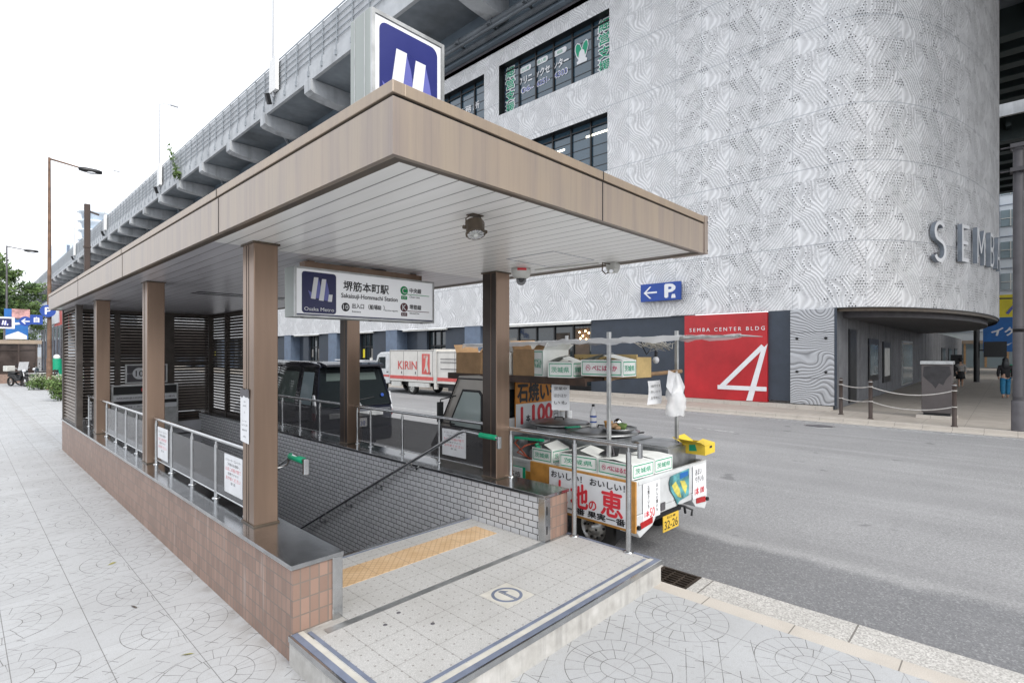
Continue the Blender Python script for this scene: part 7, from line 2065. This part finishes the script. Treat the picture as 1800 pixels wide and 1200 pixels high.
def tree(x, y, h, r, label, seed, dens=26, sc=1.0):
    random.seed(seed); t = thing('tree', label, 'tree', (x, y, 0), 'street trees at the left edge')
    m = MB(); m.tube([(x, y, 0), (x + .1, y, h * .25), (x - .1, y + .1, h * .5), (x, y, h * .8)], [.24, .19, .13, .05], 10)
    cl_ = []
    for k in range(11):
        a = random.uniform(0, 6.28); z = h * random.uniform(.32, .95); rr = r * random.uniform(.45, 1.0) * (1 - .35 * (z / h))
        c = (x + rr * math.cos(a), y + rr * math.sin(a), z); cl_.append(c)
        m.tube([(x, y, z * .72), ((x + c[0]) / 2, (y + c[1]) / 2, z * .88), c], [.07, .05, .02], 6)
    obj('trunk', m, 'bark', t)
    m = MB(); m2_ = MB()
    for c in cl_ + [(x, y, h * .9), (x, y, h * .7)]:
        for s_ in range(5):
            cc = (c[0] + random.gauss(0, .35) * r * .5, c[1] + random.gauss(0, .35) * r * .5, c[2] + random.gauss(0, .3) * r * .4)
            leafblob(m if random.random() < .6 else m2_, cc, r * .28, dens, .10 * sc, (1, 1, .6))
    obj('crown', m, 'leaf', t, fixn=False); obj('inner_crown', m2_, 'leafd', t, fixn=False)
tree(2.6, 78, 12.2, 2.6, 'tall green street tree behind the farther street lamp', 1, 60, 2.2)
tree(5.2, 100, 11.5, 3.6, 'broad green tree right of the farther street lamp', 2, 60, 2.4)
tree(8.6, 150, 13, 5.0, 'distant green tree under the end of the expressway', 3, 50, 3.2)
tree(.2, 72, 12.5, 3.4, 'leafy tree at the very left edge of the picture', 4, 50, 2.2)
tree(11.5, 210, 15, 6.5, 'farthest hazy green tree beside the pale building', 5, 50, 4)

# pale building under the far end of the expressway
t = thing('white_block_building', 'white block with rows of dark upright windows under the far end of the expressway', 'building', (30, 250, 0))
m = MB(); m.box(20.5, 45, 172, 325, 0, 18.7); obj('wall', m, 'tower', t)
w0 = None
for iz, z in enumerate((13.2, 8.2, 3.6)):
    for iy in range(16):
        y = 232 + iy * 5.6
        if w0 is None:
            m = MB(); m.box(20.42, 20.52, y, y + 3.0, z, z + 3.1); w0 = obj('window', m, 'black', t); b0 = (y, z)
        else:
            c = w0.copy(); COL.objects.link(c); c.parent = t; c.location = (0, y - b0[0], z - b0[1])
t = thing('red_white_billboard', 'red and white panel on the pale building beside the canopy end', 'billboard', (20, 200, 12))
m = MB(); m.box(20.0, 20.3, 178, 208, 7.6, 16.5); obj('red_panel', m, 'striperead', t); m = MB(); m.box(19.8, 19.99, 196, 222, 10.2, 14.8); obj('white_panel', m, 'signwhite', t)
t = thing('grey_hoarding', 'dull blue grey mesh fence along the road beyond the shrubs', 'fence', (8, 60, 0))
m = MB(); m.box(6.0, 6.08, 55, 72, 0, 3.0); obj('panel', m, M("grey_mesh_panel", (.13, .15, .19), .7, 0, .4, 1.2), t)
m = MB(); m.box(6.02, 6.06, 55, 72, 3.0, 4.2); obj('translucent_top', m, 'palewin', t)
m = MB()
for k in range(8): m.cyl((5.95, 55 + k * 2.4, 0), (5.95, 55 + k * 2.4, 4.2), .05, 8)
obj('post', m, 'greypost', t)
t = thing('green_net_post', 'bright green netted drum beside the street lamp foot', 'drum', (4.2, 45, 0))
m = MB(); m.cyl((4.35, 44.0, 0), (4.35, 44.0, 1.5), .28, 14, .24); obj('drum', m, 'inkgreen', t); m = MB(); m.sphere((4.35, 44, 1.6), .18, 12, 8); obj('lid', m, 'paper', t)
# distant towers
t = thing('distant_tower', 'pale blue office tower with curved stacked floors above the expressway', 'building', (71, 508, 0))
for k in range(9):
    z = 108 - 7.0 * k; m = MB(); m.lathe([(0, z), (9, z), (10.5, z - 1.2), (8, z - 2.6), (7.6, z - 6.9), (0, z - 6.95)], (72, 507, 0), 28); obj('floor', m, 'paleblue', t)
m = MB(); m.cyl((72, 507, 0), (72, 507, 47), 8, 28); obj('shaft', m, 'paleblue', t)
t = thing('distant_block', 'pale blue box shaped tower with dark vertical slots far on the left', 'building', (60, 520, 0))
m = MB(); m.box(50, 85, 514, 540, 0, 84); obj('wall', m, 'paleblue', t)
for k in range(8):
    m = MB(); m.box(56.5 + k * 3.4, 58.2 + k * 3.4, 513.6, 514.02, 55, 82); obj('slot', m, 'slate', t)
# row of low city blocks closing the view behind everything
random.seed(21)
for k, (x, y, w, d, h, mt) in enumerate(((-60, 330, 40, 30, 30, 'tower'), (-14, 380, 22, 30, 24, 'paleblue'), (6, 420, 20, 30, 17, 'tower'))):
    t = thing('city_block', ['wide pale city block far off at the left edge', 'pale blue city block far off behind the trees', 'small pale city block far off at the street end'][k], 'building', (x, y, 0), 'far city blocks on the left')
    m = MB(); m.box(x, x + w, y, y + d, 0, h); obj('wall', m, mt, t)
    m = MB()
    for i in range(int(h / 3.4) - 1): m.box(x + 1, x + w - 1, y - .05, y + .02, 3 + i * 3.4, 4.6 + i * 3.4)
    obj('window_band', m, 'slate', t)
